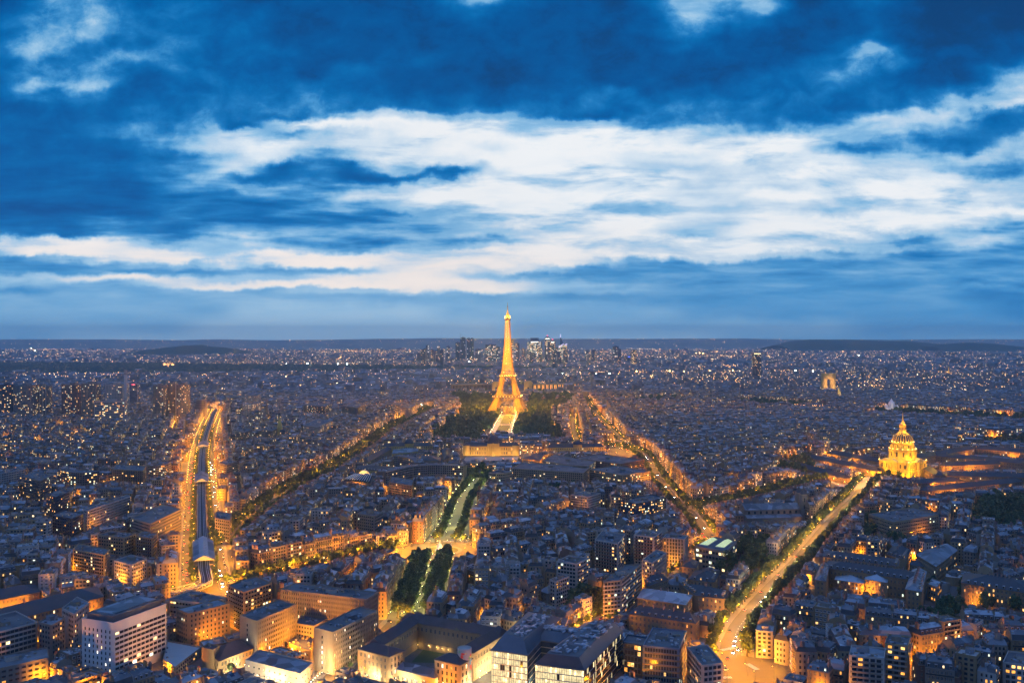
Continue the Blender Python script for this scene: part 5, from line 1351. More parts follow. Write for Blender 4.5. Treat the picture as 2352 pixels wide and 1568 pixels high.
for pts, h_, lb, rm_, wm_ in (([(818, 1078), (905, 1083), (908, 1073), (822, 1068)], 9, 'amber-lit garrison building with dormers behind the glowing vault', 'slate_brown', 'stone_gold'),
                              ([(846, 1060), (900, 1030), (888, 1026), (836, 1052)], 10, 'dark gabled garrison range running up beside the amber yard', 'slate_brown', 'stone_tan'),
                              ([(900, 1042), (960, 1036), (962, 1028), (904, 1032)], 9, 'amber-lit yard building behind the curved office', 'zinc', 'stone_gold'),
                              ([(966, 1056), (1010, 1058), (1012, 1049), (968, 1046)], 10, 'pale yellow range with small windows left of the drill ground', 'slate', 'stone_cream'),
                              ([(1020, 1056), (1032, 1050), (1034, 1030), (1014, 1032)], 10, 'slate wing left of the floodlit palace', 'slate', 'stone_tan'),
                              ([(1196, 1052), (1240, 1058), (1250, 1044), (1204, 1040)], 11, 'dark slate wing right of the floodlit palace', 'slate', 'stone_tan'),
                              ([(1357, 1052), (1386, 1060), (1390, 1048), (1362, 1042)], 12, 'green-roofed riding hall beside the amber square', 'roof_green', 'stone_cream')):
    plan(hipped, quad(pts, h_), h_, 'garrison_building', lb, 'building', 4.5, wm_, rm_, 3.6, 4, 1.2, 2, .05, dormers='dormers' in lb, chims=1)
# zig-zag glazed assembly roof and glowing vault
def zigzag(q, h):
    root = root_of('assembly_hall', 'trapezoid hall with pale green pleated roof', 'hall', q); a, b, c, d = [np.asarray(x) for x in (P(790, 1103, 8), P(850, 1110, 8), P(856, 1092, 8), P(812, 1092, 8))]
    wl, rf = MB(), MB(); wl.prism([a, b, c, d], 0, 8, 'concrete'); n = 11
    for k in range(n):
        p0, p1, q0, q1 = a + (b - a) * k / n, a + (b - a) * (k + 1) / n, d + (c - d) * k / n, d + (c - d) * (k + 1) / n; pm, qm = (p0 + p1) / 2, (q0 + q1) / 2
        rf.quads([[np.r_[p0, 8.1], np.r_[pm, 11], np.r_[qm, 11], np.r_[q0, 8.1]]], 'roof_green'); rf.quads([[np.r_[pm, 11], np.r_[p1, 8.1], np.r_[q1, 8.1], np.r_[qm, 11]]], 'glass_dark')
        rf.bar(np.r_[pm, 11.2], np.r_[qm, 11.2], .35, 'paint_white')
    wl.build('wall', root); rf.build('roof', root)
plan(zigzag, quad([(790, 1103), (850, 1110), (856, 1092), (812, 1092)], 8), 9)
def vault(q, h):
    c = P(836, 1094); root = thing('glowing_vault', 'half-round vault glowing amber in front of the garrison building', 'pavilion', (c[0], c[1], 0)); m = MB(); t = np.linspace(0, math.pi, 15); r_ = 9.5
    f = [(c[0] + r_ * math.cos(x), c[1], r_ * math.sin(x)) for x in t]; bk = [(x, y + 6, z) for x, y, z in f]
    m.add(f, [list(range(15))], 'lit_warm'); m.build('lit_front', root); k = MB(); i = np.arange(14)
    k.add(np.array(f + bk), np.c_[i, i + 1, i + 16, i + 15], 'metal_grey'); k.build('shell', root); rr = MB()
    for x in np.linspace(-.8, .8, 8): rr.bar((c[0] + r_ * x, c[1] - .15, 0), (c[0] + r_ * x, c[1] - .15, r_ * math.sqrt(1 - x * x)), .12, 'iron_black')
    for z in (2.5, 5, 7.5): rr.bar((c[0] - math.sqrt(r_ * r_ - z * z), c[1] - .15, z), (c[0] + math.sqrt(r_ * r_ - z * z), c[1] - .15, z), .12, 'iron_black')
    rr.build('glazing_bar', root)
plan(vault, quad([(826, 1094), (848, 1094), (848, 1090), (826, 1090)], 0), 5)

# ---- elevated railway down the middle of the boulevard
def railway():
    L = STREETS['railway boulevard'][0]; n, t = normals(L)
    s = np.r_[0, np.cumsum(np.linalg.norm(np.diff(L, axis=0), axis=1))]
    root = thing('elevated_railway', 'elevated metro viaduct with twin tracks running up the orange boulevard', 'railway', (L[0][0], L[0][1], 0))
    keep = s > 42; K = L[keep]; dk = MB(); strip(dk, K, -4.6, 4.6, 7.2, 'ballast', 6.2); strip(dk, K, -4.9, -4.5, 8.3, 'metal_grey', 5.6); strip(dk, K, 4.5, 4.9, 8.3, 'metal_grey', 5.6); dk.build('deck', root)
    for o in (-3.0, -1.5, 1.5, 3.0):
        r_ = MB(); strip(r_, K, o - .16, o + .16, 7.42, 'rail_steel', 7.2); r_.build('rail', root)
    for q in np.arange(50, s[-1], 28):
        k = int(np.searchsorted(s, q)); k = min(k, len(L) - 1)
        for o in (-3.6, 3.6):
            c = L[k] + n[k] * o; pm = MB(); pm.lathe(c[0], c[1], [(.8, 0), (.6, .8), (.5, 5.4), (1.0, 6.2)], 'stone_grey', 10); pm.build('pier', root)
    # curve to the lower left on a truss bridge
    C = smooth_line([L[keep][0], P(474, 1338, 7), P(455, 1347, 7), P(420, 1356, 7), P(375, 1368, 7), P(330, 1384, 7)], 8); bn, bt = normals(C)
    b = MB(); strip(b, C, -4.6, 4.6, 7.22, 'ballast', 6.2)
    for o in (-3.0, -1.5, 1.5, 3.0): strip(b, C, o - .16, o + .16, 7.42, 'rail_steel', 7.2)
    b.build('deck', root)
    for o in (-5.0, 5.0):
        tr = MB(); E = C + bn * o
        for k in range(len(E) - 1):
            a0, a1 = np.r_[E[k], 5.6], np.r_[E[k + 1], 5.6]; c0, c1 = np.r_[E[k], 9.6], np.r_[E[k + 1], 9.6]
            tr.bar(a0, a1, .3, 'metal_grey'); tr.bar(c0, c1, .3, 'metal_grey'); m_ = (a0 + a1) / 2; tr.bar(c0, m_, .2, 'metal_grey'); tr.bar(m_, c1, .2, 'metal_grey'); tr.bar(a0, c0, .2, 'metal_grey')
        tr.build('truss', root)
    for u, v in ((446, 1356), (482, 1345), (392, 1372)):
        c = P(u, v); pm = MB(); pm.box(c[0], c[1], 0, 3, 6, 6, 'stone_cream'); pm.build('pier', root)
    def station(q0, q1, glazed, label):
        k0, k1 = np.searchsorted(s, q0), np.searchsorted(s, q1); A, B = L[k0], L[min(k1, len(L) - 1)]; d = (B - A) / np.linalg.norm(B - A); m = np.array([d[1], -d[0]])
        r2 = thing('railway_station', label, 'station', (*((A + B) / 2), 0)); x = lambda p, o, z: np.r_[p + m * o, z]
        wl, rf, sk = MB(), MB(), MB()
        for o in (-9, 9):
            sg = np.sign(o); wl.prism([A + m * o, B + m * o, B + m * (o - sg * .4), A + m * (o - sg * .4)], 4.5, 12.2, 'concrete', 'concrete', True)
            wl.prism([A + m * o, B + m * o, B + m * (o - sg * 4), A + m * (o - sg * 4)], 7.3, 8.3, 'concrete', 'pavement', True)
        rf.quads([[x(A, -10, 12), x(B, -10, 12), x(B, -4.2, 14.6), x(A, -4.2, 14.6)], [x(B, 10, 12), x(A, 10, 12), x(A, 4.2, 14.6), x(B, 4.2, 14.6)]], 'zinc')
        mid = 'roof_white' if glazed else 'zinc'
        sk.quads([[x(A, -4.2, 14.6), x(B, -4.2, 14.6), x(B, 0, 16.4), x(A, 0, 16.4)], [x(B, 4.2, 14.6), x(A, 4.2, 14.6), x(A, 0, 16.4), x(B, 0, 16.4)]], mid)
        N = 12
        for i in range(N + 1):
            p = A + (B - A) * i / N; sk.bar(x(p, -4.2, 14.7), x(p, 0, 16.5), .12, 'metal_grey'); sk.bar(x(p, 4.2, 14.7), x(p, 0, 16.5), .12, 'metal_grey')
        for e in (A, B): wl.add([x(e, -9, 12.0), x(e, 9, 12.0), x(e, 4.2, 14.6), x(e, 0, 16.4), x(e, -4.2, 14.6)], [[0, 1, 2, 3, 4]], 'metal_grey')
        wl.build('wall', r2); ro = rf.build('roof', r2); sk.build('ridge_glazing', ro)
        for f in (.02, .25, .5, .75):
            p = A + (B - A) * f; flood(r2, x(p, 0, 11.3), 900, (1, .85, .6), .3)
    station(72, 140, True, 'metro station with pale glazed ridge roof over the near end of the viaduct')
    station(560, 625, False, 'second metro station roof further up the orange boulevard')
    station(1000, 1060, False, 'farthest metro station roof along the orange boulevard')
    ANCHORS.append((L[4][0], L[4][1], 'the elevated railway'))
railway()

def fountain_monument():
    c = plaza + (4, 2); root = thing('monument', 'white floodlit sculptural monument on the round plaza lawn', 'monument', (c[0], c[1], 0)); m = MB()
    m.lathe(*c, [(4.2, .4), (4.2, 1.4), (3.2, 1.5), (3.0, 3.0), (2.0, 3.2), (1.7, 7.0), (2.2, 7.4), (1.2, 7.6)], 'marble', 10); m.build('pedestal', root); f = MB()
    rr = random.Random(2)
    for k in range(7):
        a = k / 7 * 6.283; f.bar((c[0] + 2.6 * math.cos(a), c[1] + 2.6 * math.sin(a), 3), (c[0] + 2.2 * math.cos(a), c[1] + 2.2 * math.sin(a), 5.4), .5, 'marble', 6); f.ball((c[0] + 2.2 * math.cos(a), c[1] + 2.2 * math.sin(a), 5.8), .42, 'marble')
    f.bar((c[0], c[1], 7.5), (c[0] + .3, c[1], 10.2), .7, 'marble', 6); f.bar((c[0] + .2, c[1], 9.6), (c[0] + 1.3, c[1], 10.8), .25, 'marble', 6); f.ball((c[0] + .35, c[1], 10.8), .5, 'marble'); f.build('statue_group', root)
    for k in range(5):
        a = k / 5 * 6.283 + .9; flood(root, (c[0] + 8 * math.cos(a), c[1] + 8 * math.sin(a), .9), 2200, (1, .9, .72), .3)
    ANCHORS.append((plaza[0], plaza[1], 'the round plaza'))
fountain_monument()
for u, v, t_ in ((255, 1500, 'the white hospital slab'), (760, 1440, 'the grey clinic'), (960, 1500, 'the courtyard school'), (1330, 1520, 'the metal-roofed hospital'), (1530, 1420, 'the stone convent'), (1690, 1500, 'the lit junction'), (1850, 1270, 'the bright boulevard'), (1780, 1170, 'the stone church'),
                 (2000, 1330, 'the long cloister'), (2280, 1365, 'the stone ministry'), (2060, 1510, 'the loggia flats'), (1420, 1350, 'the garden street'), (1040, 1160, 'the tree avenue'), (620, 1170, 'the plane tree avenue'), (1540, 1145, 'the diagonal avenue'), (760, 1300, 'the plaza road'), (100, 1290, 'the left cross street'), (1300, 1090, 'the pale ministry'), (1640, 1250, 'the glass-topped school')):
    ANCHORS.append((*P(u, v), t_))
# ------------------------------------------------------------------ rows of houses along every street, then blocks in between
LOTS = []
def try_lot(p, d, n, s, off, wd, dep, hb, rr, flatp):
    a = p + d * s + n * off; b = a + d * wd; q = np.array([a, b, b + n * dep, a + n * dep])
    c = q.mean(0)
    if not in_frame(c[0], c[1]) or c[1] > 3330: return False
    z = inset(q, 1.0)
    if not is_free(z): return False
    h = hb + rr.uniform(-1.6, 1.6); flat = rr.random() < flatp
    if flat: h += rr.choice([-4, -1, 0, 2, 4, 6])
    if rr.random() < .05: h -= 6
    I, J = cells(q); lim = LIM[I, J].min() - (1.6 if flat else 5.2)
    if lim < h:
        if lim < 5.5:
            lim = LIM[I, J].min() - 1.6
            if lim < 4.5: return False
            flat = True
        h = min(h, lim)
    take(q, h + (0 if flat else 2.5))
    # order the corners so that a-b is a street side and the outline runs counter-clockwise
    if np.cross(q[1] - q[0], q[2] - q[1]) < 0: q = q[[1, 0, 3, 2]]
    LOTS.append(dict(q=q, h=max(7.0, h), flat=flat, c=c, seed=rr.randrange(1 << 30)))
    return True
def build_row(A, B, off, dep, rr, flatp, cut=110.0, hb=None, court=False):
    L = np.linalg.norm(B - A)
    if L < 10: return
    d = (B - A) / L; n = np.array([d[1], -d[0]])
    if off < 0: n = -n; off = -off
    s = rr.uniform(0, 4); run = rr.uniform(.4, 1) * cut; hb = hb or rr.uniform(19.5, 23.5)
    while s < L - 7:
        wd = min(rr.uniform(11, 21), L - s)
        if wd < 7: break
        if court and rr.random() < .16: s += wd; continue          # a garden instead of a court house
        if try_lot(A, d, n, s, off, wd, dep, rr.uniform(7, 14) if court and rr.random() < .5 else hb, rr, flatp): run -= wd; s += wd
        else: s += 4.0; run -= 4
        if run <= 0: s += rr.uniform(9, 12); run = cut * rr.uniform(.7, 1.2); hb = hb * .6 + rr.uniform(18, 24) * .4
rr = random.Random(21)
for row_ in range(7):
    for L, hw in GUIDES:
        # long straight-ish chords of the guide line
        k = 0
        while k < len(L) - 1:
            j = k + 1; d0 = (L[j] - L[k]) / np.linalg.norm(L[j] - L[k])
            while j < len(L) - 1:
                d1 = (L[j + 1] - L[j]) / np.linalg.norm(L[j + 1] - L[j])
                if d0 @ d1 < .996: break
                j += 1
            offs = [0, 20, 46, 66, 94, 114, 140][row_] + hw + 1.2
            left = (L[k] + L[j])[0] / 2 < -.16 * (L[k] + L[j])[1] / 2
            fp = .38 if left else .16
            for sgn in (1, -1): build_row(L[k], L[j], sgn * offs, 12 + rr.uniform(-.8, 1.4), rr, fp, court=row_ in (1, 3, 5))
            k = j
LANES = []
ang_at = lambda x, y: .9 * math.sin(x / 620.0 + 1.3) + .75 * math.cos(y / 540.0 + x / 1500.0) - .2
for ty in np.arange(560, 3330, 118):
    for tx in np.arange(-1900, 1900, 128):
        c = np.array([tx + rr.uniform(-10, 10), ty + rr.uniform(-10, 10)])
        if not in_frame(c[0], c[1], 120): continue
        th = ang_at(*c); d = np.array([math.cos(th), math.sin(th)]); n = np.array([d[1], -d[0]]); left = c[0] < -.2 * c[1]
        hb = rr.uniform(18.5, 23)
        for o, ct in ((-56, 0), (-37, 1), (-4, 0), (15, 1), (41, 0)):
            build_row(c - d * 62 + n * o, c + d * 62 + n * o, .01, 12, rr, .36 if left else .14, 150, hb, bool(ct))
        for o, gap in ((-14.5, 21), (34, 14)):
            for s_ in np.arange(-58, 60, 25): LANES.append((*(c + d * (s_ + rr.uniform(-4, 4)) + n * (o + rr.choice([-1, 1]) * gap * .3)), th))
for _ in range(26000):          # gaps
    y = 570 + 2740 * rr.random() ** 1.2; x = rr.uniform(-1, 1) * (y * 1176 / FPX + 20)
    th = ang_at(x, y) + rr.choice([0, math.pi / 2]); d = np.array([math.cos(th), math.sin(th)]); n = np.array([d[1], -d[0]])
    wd, dep = rr.uniform(9, 15), rr.uniform(9, 12)
    try_lot(np.array([x, y]), d, n, 0, 0, wd, dep, rr.uniform(11, 21), rr, .3)
ALLC = np.array([l['c'] for l in LOTS])
print('lots', len(LOTS))

# ---- every special building
for fn, q, h, args, kw in CUSTOM: fn(q, h, *args, **kw)

WALLS = [('stone_cream', 'cream stone'), ('stone_tan', 'tan stone'), ('stone_cream', 'cream stone'), ('stone_grey', 'grey stone'), ('stone_tan', 'tan stone'), ('brick_red', 'red brick'), ('plaster_white', 'white plaster'), ('stone_grey', 'grey stone'), ('stone_cream', 'cream stone')]
FWALLS = [('concrete', 'concrete'), ('plaster_white', 'white'), ('stone_grey', 'grey'), ('stone_tan', 'tan'), ('plaster_white', 'white'), ('brick_dark', 'dark brick'), ('stone_cream', 'cream')]
LOWS = [('slate', 'slate'), ('slate', 'slate'), ('zinc', 'zinc'), ('slate', 'slate')]
TOPS = ['zinc', 'zinc', 'zinc_light', 'zinc', 'roof_gravel']
def vis_score(l):
    q, h = l['q'], l['h']; c = l['c']
    pts = [np.r_[c, h + 3]] + [np.r_[p, h + .5] for p in q] + [np.r_[(q[0] + q[1]) / 2, h * .7], np.r_[(q[2] + q[3]) / 2, h * .7], np.r_[(q[0] + q[1]) / 2, h * .45]]
    P3 = np.array(pts); f = 18.0
    return seen(P3, 140, f).mean()
for l in LOTS: l['D'] = float(l['c'][1])
near = sorted([l for l in LOTS if l['D'] < 1250], key=lambda l: l['D'])
for l in near:
    u, v = pix(l['c'][0], l['c'][1], l['h']); l['ok'] = (-10 < u < 2362 and v < 1575 and vis_score(l) > .25); l['uv'] = (u, v)
man = [l for l in near if l['ok'] and not l['flat']][:300]
fla = [l for l in near if l['ok'] and l['flat'] and l['D'] < 1250][:230]
for l in man + fla: l['own'] = True
print('own houses', len(man), len(fla), 'out to', man[-1]['D'], fla[-1]['D'])

SEEN_LABELS = set()
ORD = ['', 'second ', 'third ', 'fourth ', 'fifth ', 'sixth ', 'seventh ', 'eighth ', 'ninth ', 'tenth ', 'eleventh ', 'twelfth ', 'thirteenth ', 'fourteenth ', 'fifteenth ', 'sixteenth ']
def place_phrase(l):
    c = l['c']; best = min(ANCHORS, key=lambda a: np.hypot(c[0] - a[0], (c[1] - a[1])))
    dx, dy = c[0] - best[0], c[1] - best[1]
    if abs(dx) > abs(dy) * .8: rel = 'right of' if dx > 0 else 'left of'
    else: rel = 'behind' if dy > 0 else 'before'
    return f'{rel} {best[2]}', math.hypot(dx, dy)
def finish_labels(items):
    groups = {}
    for l in items:
        ph, dist = place_phrase(l); groups.setdefault((l['desc'], ph), []).append((dist, l))
    for (desc, ph), lst in groups.items():
        lst.sort(key=lambda t: t[0])
        for k, (_, l) in enumerate(lst):
            near_ = '' if len(lst) == 1 else (', nearest to it' if k == 0 else f', {ORD[min(k, 15)].strip()} nearest to it')
            lab = f'{desc} {ph}{near_}'.split()
            while len(lab) > 14: lab.pop(0)
            l['label'] = ' '.join(lab)
            if l['label'] in SEEN_LABELS: l['label'] = 'another ' + l['label']
            if l['label'] in SEEN_LABELS: l['label'] = l['label'].replace('another ', 'one more ')
            SEEN_LABELS.add(l['label'])
WEND, FEND = 870.0, 1000.0            # beyond these the panes are too small in the photo to be pieces of their own
for l in man + fla:
    r = random.Random(l['seed']); l['r'] = r
    if l['flat']:
        l['wm'], wn = r.choice(FWALLS); l['bal'] = r.random() < .5; l['p'] = r.choice([.04, .08, .12, .2]); n_f = int(l['h'] / 3)
        l['desc'] = f"{wn} flat-roofed {'balconied ' if l['bal'] else ''}{'tall ' if l['h'] > 24 else 'low ' if l['h'] < 14 else ''}flats"
    else:
        l['wm'], wn = r.choice(WALLS); l['low'], ln_ = r.choice(LOWS); l['top'] = r.choice(TOPS); l['p'] = r.choice([.03, .06, .1, .1, .16]); l['nch'] = r.choice([2, 3, 3, 4]); l['dw'] = r.random() < .7
        size = 'broad' if np.linalg.norm(l['q'][1] - l['q'][0]) > 16.5 else 'narrow' if np.linalg.norm(l['q'][1] - l['q'][0]) < 11 else ''
        l['desc'] = f"{size + ' ' if size else ''}{wn} house with {'dormered ' if l['dw'] else ''}{ln_} mansard"
finish_labels(man + fla)
def own_mansard(l):
    q, h, r = l['q'], l['h'], l['r']; root = thing('apartment_house', l['label'], 'apartment house', (l['c'][0], l['c'][1], 0), 'mansard-roofed apartment houses')
    wl, rf = MB(), MB(); A, B, e, crown, dep, f = mansard(wl, rf, None, q, h, l['wm'], l['low'], l['top'], r.uniform(2.6, 3.4), 1.3, True, r)
    for a, b in ((q[0], q[1]), (q[2], q[3])):
        if facing(a, b): ribbon(wl, a, b, h - .45, .45, 'stone_grey', .45, .5); ribbon(wl, a, b, 4.2, .3, 'stone_grey', .15, .2)
    if l['D'] >= WEND:
        for a, b in ((q[0], q[1]), (q[2], q[3])):
            if facing(a, b): loose_windows(wl, a, b, 1.0, h - .6, 2.5, 3.35, 1.2, 2.0, l['p'])
    if h > 9:
        for a, b in ((q[1], q[2]), (q[3], q[0])):
            o_ = (a + b) / 2; dd_ = (b - a) / np.linalg.norm(b - a); o_ = o_ + np.array([dd_[1], -dd_[0]]) * 4; fr_ = HM[int((o_[0] - X0) / CELL), int((o_[1] - Y0) / CELL)] < h - 5
            if facing(a, b) and (fr_ or r.random() < .5): loose_windows(wl, a, b, 1.0, h - .6, 2.5 if fr_ else r.choice([3.4, 5.0]), 3.35, 1.05, 1.8, l['p'])
    wl.build('wall', root)
    n_ = np.array([-e[1], e[0]])
    for _ in range(r.randrange(6, 13)):        # hatches, vents, aerial masts
        s, t = r.uniform(.1, .9), r.uniform(.34, .66); c = A[0, :2] + (B[0, :2] - A[0, :2]) * s + (A[-1, :2] - A[0, :2]) * t; zz = crown - abs(t - .5) / (.5 - f) * (crown - h - 3) 
        k = r.random()
        if k < .6: rf.box(c[0], c[1], zz - .6, r.uniform(.6, 1.6), r.uniform(.6, 1.2), r.uniform(.9, 1.7), r.choice(['zinc_light', 'metal_grey', 'chimney_brick', 'roof_white']), math.atan2(e[1], e[0]))
        elif k < .8: rf.bar((c[0], c[1], zz - .5), (c[0], c[1], zz + 3.2), .06, 'metal_grey'); 
        else: rf.box(c[0], c[1], zz - .4, 2.4, 1.8, .7, 'glass_blue', math.atan2(e[1], e[0]))
    ro = rf.build('roof', root)
    for k in range(l['nch']):
        ch = MB(); t = r.choice([.3, .5, .7]); z = h + 3 + (crown - h - 3) * (1 - abs(t - .5) / .25 * .4); chimney_stack(ch, A, B, e, dep, crown, k % 2, t, r, z); ch.build('chimney', ro)
    for a, b in ((q[0], q[1]), (q[2], q[3])):
        if not facing(a, b): continue
        L = np.linalg.norm(b - a); d = (b - a) / L; n = np.array([d[1], -d[0]]); rz = math.atan2(d[1], d[0])
        if l['dw']:
            nd = max(1, int(L / 3.4))
            for k in range(nd):
                c = a + d * (L * (k + .5) / nd) - n * .55
                put('dormer', dormer(pick_glass(.12)), ro, (c[0], c[1], h + .5), rz, (1, 1, 1), root.location)
        if l['D'] < WEND: add_windows(root, a, b, 1.0, h - .6, 2.5, 3.35, 1.2, 2.05, l['p'], 'casement', LITS, .75, .9)
        if r.random() < .65:
            for z in (h - 4.1, h - 4.1 - 3.3 * 3):
                if seen([np.r_[(a + b) / 2 + n * 2, z]])[0]:
                    bm = MB(); ribbon(bm, a + d * .4, b - d * .4, z - .1, .16, 'stone_grey', .8, .9); ribbon(bm, a + d * .4 + n * .72, b - d * .4 + n * .72, z + .06, .8, 'iron_black', .04, .06); bm.build('balcony', root)
    if '_n' in root: del root['_n']
def own_flat(l):
    q, h, r = l['q'], l['h'], l['r']; root = thing('apartment_block', l['label'], 'apartment block', (l['c'][0], l['c'][1], 0), 'flat-roofed apartment blocks')
    wl, rf = MB(), MB(); flat_block(wl, rf, q, h, l['wm'], r.choice(['roof_gravel', 'roof_gravel', 'zinc', 'roof_white']), r.uniform(.5, 1.1), r.random() < .7, r, r.randrange(6, 14))
    rf.build('roof', root)
    for k, (a, b) in enumerate(((q[0], q[1]), (q[1], q[2]), (q[2], q[3]), (q[3], q[0]))):
        o_ = (a + b) / 2; dd_ = (b - a) / np.linalg.norm(b - a); o_ = o_ + np.array([dd_[1], -dd_[0]]) * 4; fr_ = HM[int((o_[0] - X0) / CELL), int((o_[1] - Y0) / CELL)] < h - 5
        if not facing(a, b) or (k % 2 and not fr_ and r.random() < .5): continue
        if l['D'] < FEND - 110: add_windows(root, a, b, 1.0, h - .4, 2.9, 3.0, 1.9, 1.7, l['p'], 'pane' if l['bal'] else 'sash', LITS, .8, .9)
        else:
            loose_windows(wl, a, b, 1.0, h - .4, 2.9, 3.0, 1.9, 1.7, l['p'])
        if l['bal'] and k % 2 == 0:
            L = np.linalg.norm(b - a); d = (b - a) / L; n = np.array([d[1], -d[0]]); bm_ = r.choice(['plaster_white', 'stone_grey', 'facade_dark', 'concrete'])
            for z in np.arange(4.0, h - 1, 3.0):
                if seen([np.r_[(a + b) / 2 + n * 2, z + 1]])[0]:
                    bm = MB(); ribbon(bm, a + d * .6, b - d * .6, z - .12, .16, 'concrete', 1.2, 1.3); ribbon(bm, a + d * .6 + n * 1.12, b - d * .6 + n * 1.12, z + .04, .9, bm_, .06, .08); bm.build('balcony', root)
    wl.build('wall', root)
    if '_n' in root: del root['_n']
for l in man: own_mansard(l)
for l in fla: own_flat(l)
# ---- the hundreds of further houses, one mass
mass = MB(); rest = [l for l in LOTS if not l.get('own')]
for l in rest:
    q, h, D = l['q'], l['h'], l['D']; r = random.Random(l['seed'])
    if l['flat']:
        flat_block(mass, mass, q, h, r.choice(FWALLS)[0], r.choice(['roof_gravel', 'roof_gravel', 'zinc', 'zinc_light', 'roof_white']), r.uniform(.5, 1), r.random() < .6, r, 3 if D < 1900 else 1)
    else:
        A, B, e, crown, dep, f = mansard(mass, mass, None, q, h, r.choice(WALLS)[0], r.choice(LOWS)[0], r.choice(TOPS), r.uniform(2.4, 3.4), 1.3, True, r)
        for k in range(3 if D < 2200 else 2):
            t = r.choice([.3, .5, .7]); chimney_stack(mass, A, B, e, dep, crown, k % 2, t, r, h + 3 + (crown - h - 3) * .7) if D < 1700 else mass.box(*(((A if k % 2 else B)[0, :2] + ((A if k % 2 else B)[-1, :2] - (A if k % 2 else B)[0, :2]) * t)), crown - 1.5, 1.2, 2.6, 3.2, r.choice(['chimney_brick', 'stone_tan', 'stone_grey']), math.atan2(*(A[-1] - A[0])[:2][::-1]) + 1.57)
        if D < 2000:
            for a, b in ((q[0], q[1]), (q[2], q[3])):
                if not facing(a, b): continue
                L = np.linalg.norm(b - a); d = (b - a) / L; n = np.array([d[1], -d[0]]); ang = math.atan2(d[1], d[0])
                for k in range(max(1, int(L / 3.8))):
                    c = a + d * (L * (k + .5) / max(1, int(L / 3.8))) - n * .3
                    mass.box(c[0], c[1], h + .4, 1.2, 1.3, 1.6, 'stone_cream', ang, 'zinc_light')
                    o = c + n * .7; mass.quads([[np.r_[o - d * .42, h + .6], np.r_[o + d * .42, h + .6], np.r_[o + d * .42, h + 1.8], np.r_[o - d * .42, h + 1.8]]], pick_glass(.1))
    for k, (a, b) in enumerate(((q[0], q[1]), (q[1], q[2]), (q[2], q[3]), (q[3], q[0]))):
        o_ = (a + b) / 2; dd_ = (b - a) / np.linalg.norm(b - a); o_ = o_ + np.array([dd_[1], -dd_[0]]) * 4; i_, j_ = min(NX - 1, max(0, int((o_[0] - X0) / CELL))), min(NY - 1, max(0, int((o_[1] - Y0) / CELL)))
        if facing(a, b) and (k % 2 == 0 or HM[i_, j_] < h - 5 or r.random() < .35):
            p = r.choice([.05, .09, .15, .25]) if D < 1500 else r.choice([.10, .2, .34])
            loose_windows(mass, a, b, 1.0 if D < 1900 else h * .35, h - .5, 2.6, 3.3, 1.2 if D < 1500 else 1.5, 1.9, p, .8, D > 2100)
mass.build('apartment_houses', kind='stuff'); bpy.data.objects['apartment_houses']['label'] = 'mass of small roofs and lit windows filling the middle distance'
# ------------------------------------------------------------------ trees
def crown_mesh(seed, n, leaf, mats=('leaf_dark', 'leaf_mid')):
    r = np.random.default_rng(seed); b = MB(); lobes = []
    for k in range(11):
        a = r.random() * 6.283; e = r.uniform(-.35, 1); rad = r.uniform(.35, .62)
        lobes.append((np.array([math.cos(a) * rad * math.sqrt(max(.1, 1 - e * e * .7)), math.sin(a) * rad * math.sqrt(max(.1, 1 - e * e * .7)), e * .62]), r.uniform(.28, .46)))
    lobes.append((np.zeros(3), .5))
    Q, M = [], []
    for i in range(n):
        c, rad = lobes[r.integers(len(lobes))]; v = r.normal(size=3); v /= np.linalg.norm(v); p = c + v * rad * r.uniform(.62, 1.06)
        nrm = v + r.normal(size=3) * .55; nrm /= np.linalg.norm(nrm); u = np.cross(nrm, r.normal(size=3)); u /= np.linalg.norm(u); w_ = np.cross(nrm, u)
        s = leaf * r.uniform(.6, 1.35); Q.append([p - u * s - w_ * s * .6, p + u * s - w_ * s * .7, p + u * s * .8 + w_ * s * .7, p - u * s * .7 + w_ * s * .6]); M.append(0 if r.random() < .6 else 1)
    Q = np.array(Q); M = np.array(M)
    for k, m in enumerate(mats): b.quads(Q[M == k], m)
    return b
def trunk_mesh():
    b = MB(); b.lathe(0, 0, [(.16, -1.45), (.1, -.9), (.075, -.3), (.05, .2)], 'bark', 7)
    for k in range(5):
        a = k / 5 * 6.283 + .4; b.bar((0, 0, -.75 + .1 * k), (.42 * math.cos(a), .42 * math.sin(a), -.15 + .14 * k), .035, 'bark', 5)
    o = b.build('trunk'); m = o.data; bpy.data.objects.remove(o); return m
CROWNS = []
for s in range(7):
    o = crown_mesh(40 + s, 900, .105).build('crown'); CROWNS.append(o.data); bpy.data.objects.remove(o)
TRUNK = trunk_mesh()
# greenery in courts and gaps of the plan
for _ in range(9000):
    y = 590 + 1900 * rr.random(); x = rr.uniform(-1, 1) * (y * 1176 / FPX + 10)
    i, j = int((x - X0) / CELL), int((y - Y0) / CELL)
    if not OCC[max(0, i - 1):i + 2, max(0, j - 1):j + 2].any() and rr.random() < .22: TREES.append((x, y, rr.uniform(2.2, 4.2)))
T = np.array([t for t in TREES if in_frame(t[0], t[1], 20)]); T = T[np.argsort(T[:, 1])]
vis = seen(np.c_[T[:, :2], T[:, 2] * 2.0], 120, 4)
own = np.nonzero(vis & (T[:, 1] < 1250) & (T[:, 2] > 2.6))[0]
own = own[np.argsort(T[own, 1] / T[own, 2] ** .5)][:300]; ownset = set(own.tolist())
TL = []
for i in own:
    x, y, r_ = T[i]; l = dict(c=np.array([x, y]), desc=('large' if r_ > 5.6 else 'medium-sized' if r_ > 4 else 'small') + ' dark green broadleaf tree', x=x, y=y, rad=r_)
    TL.append(l)
finish_labels(TL)
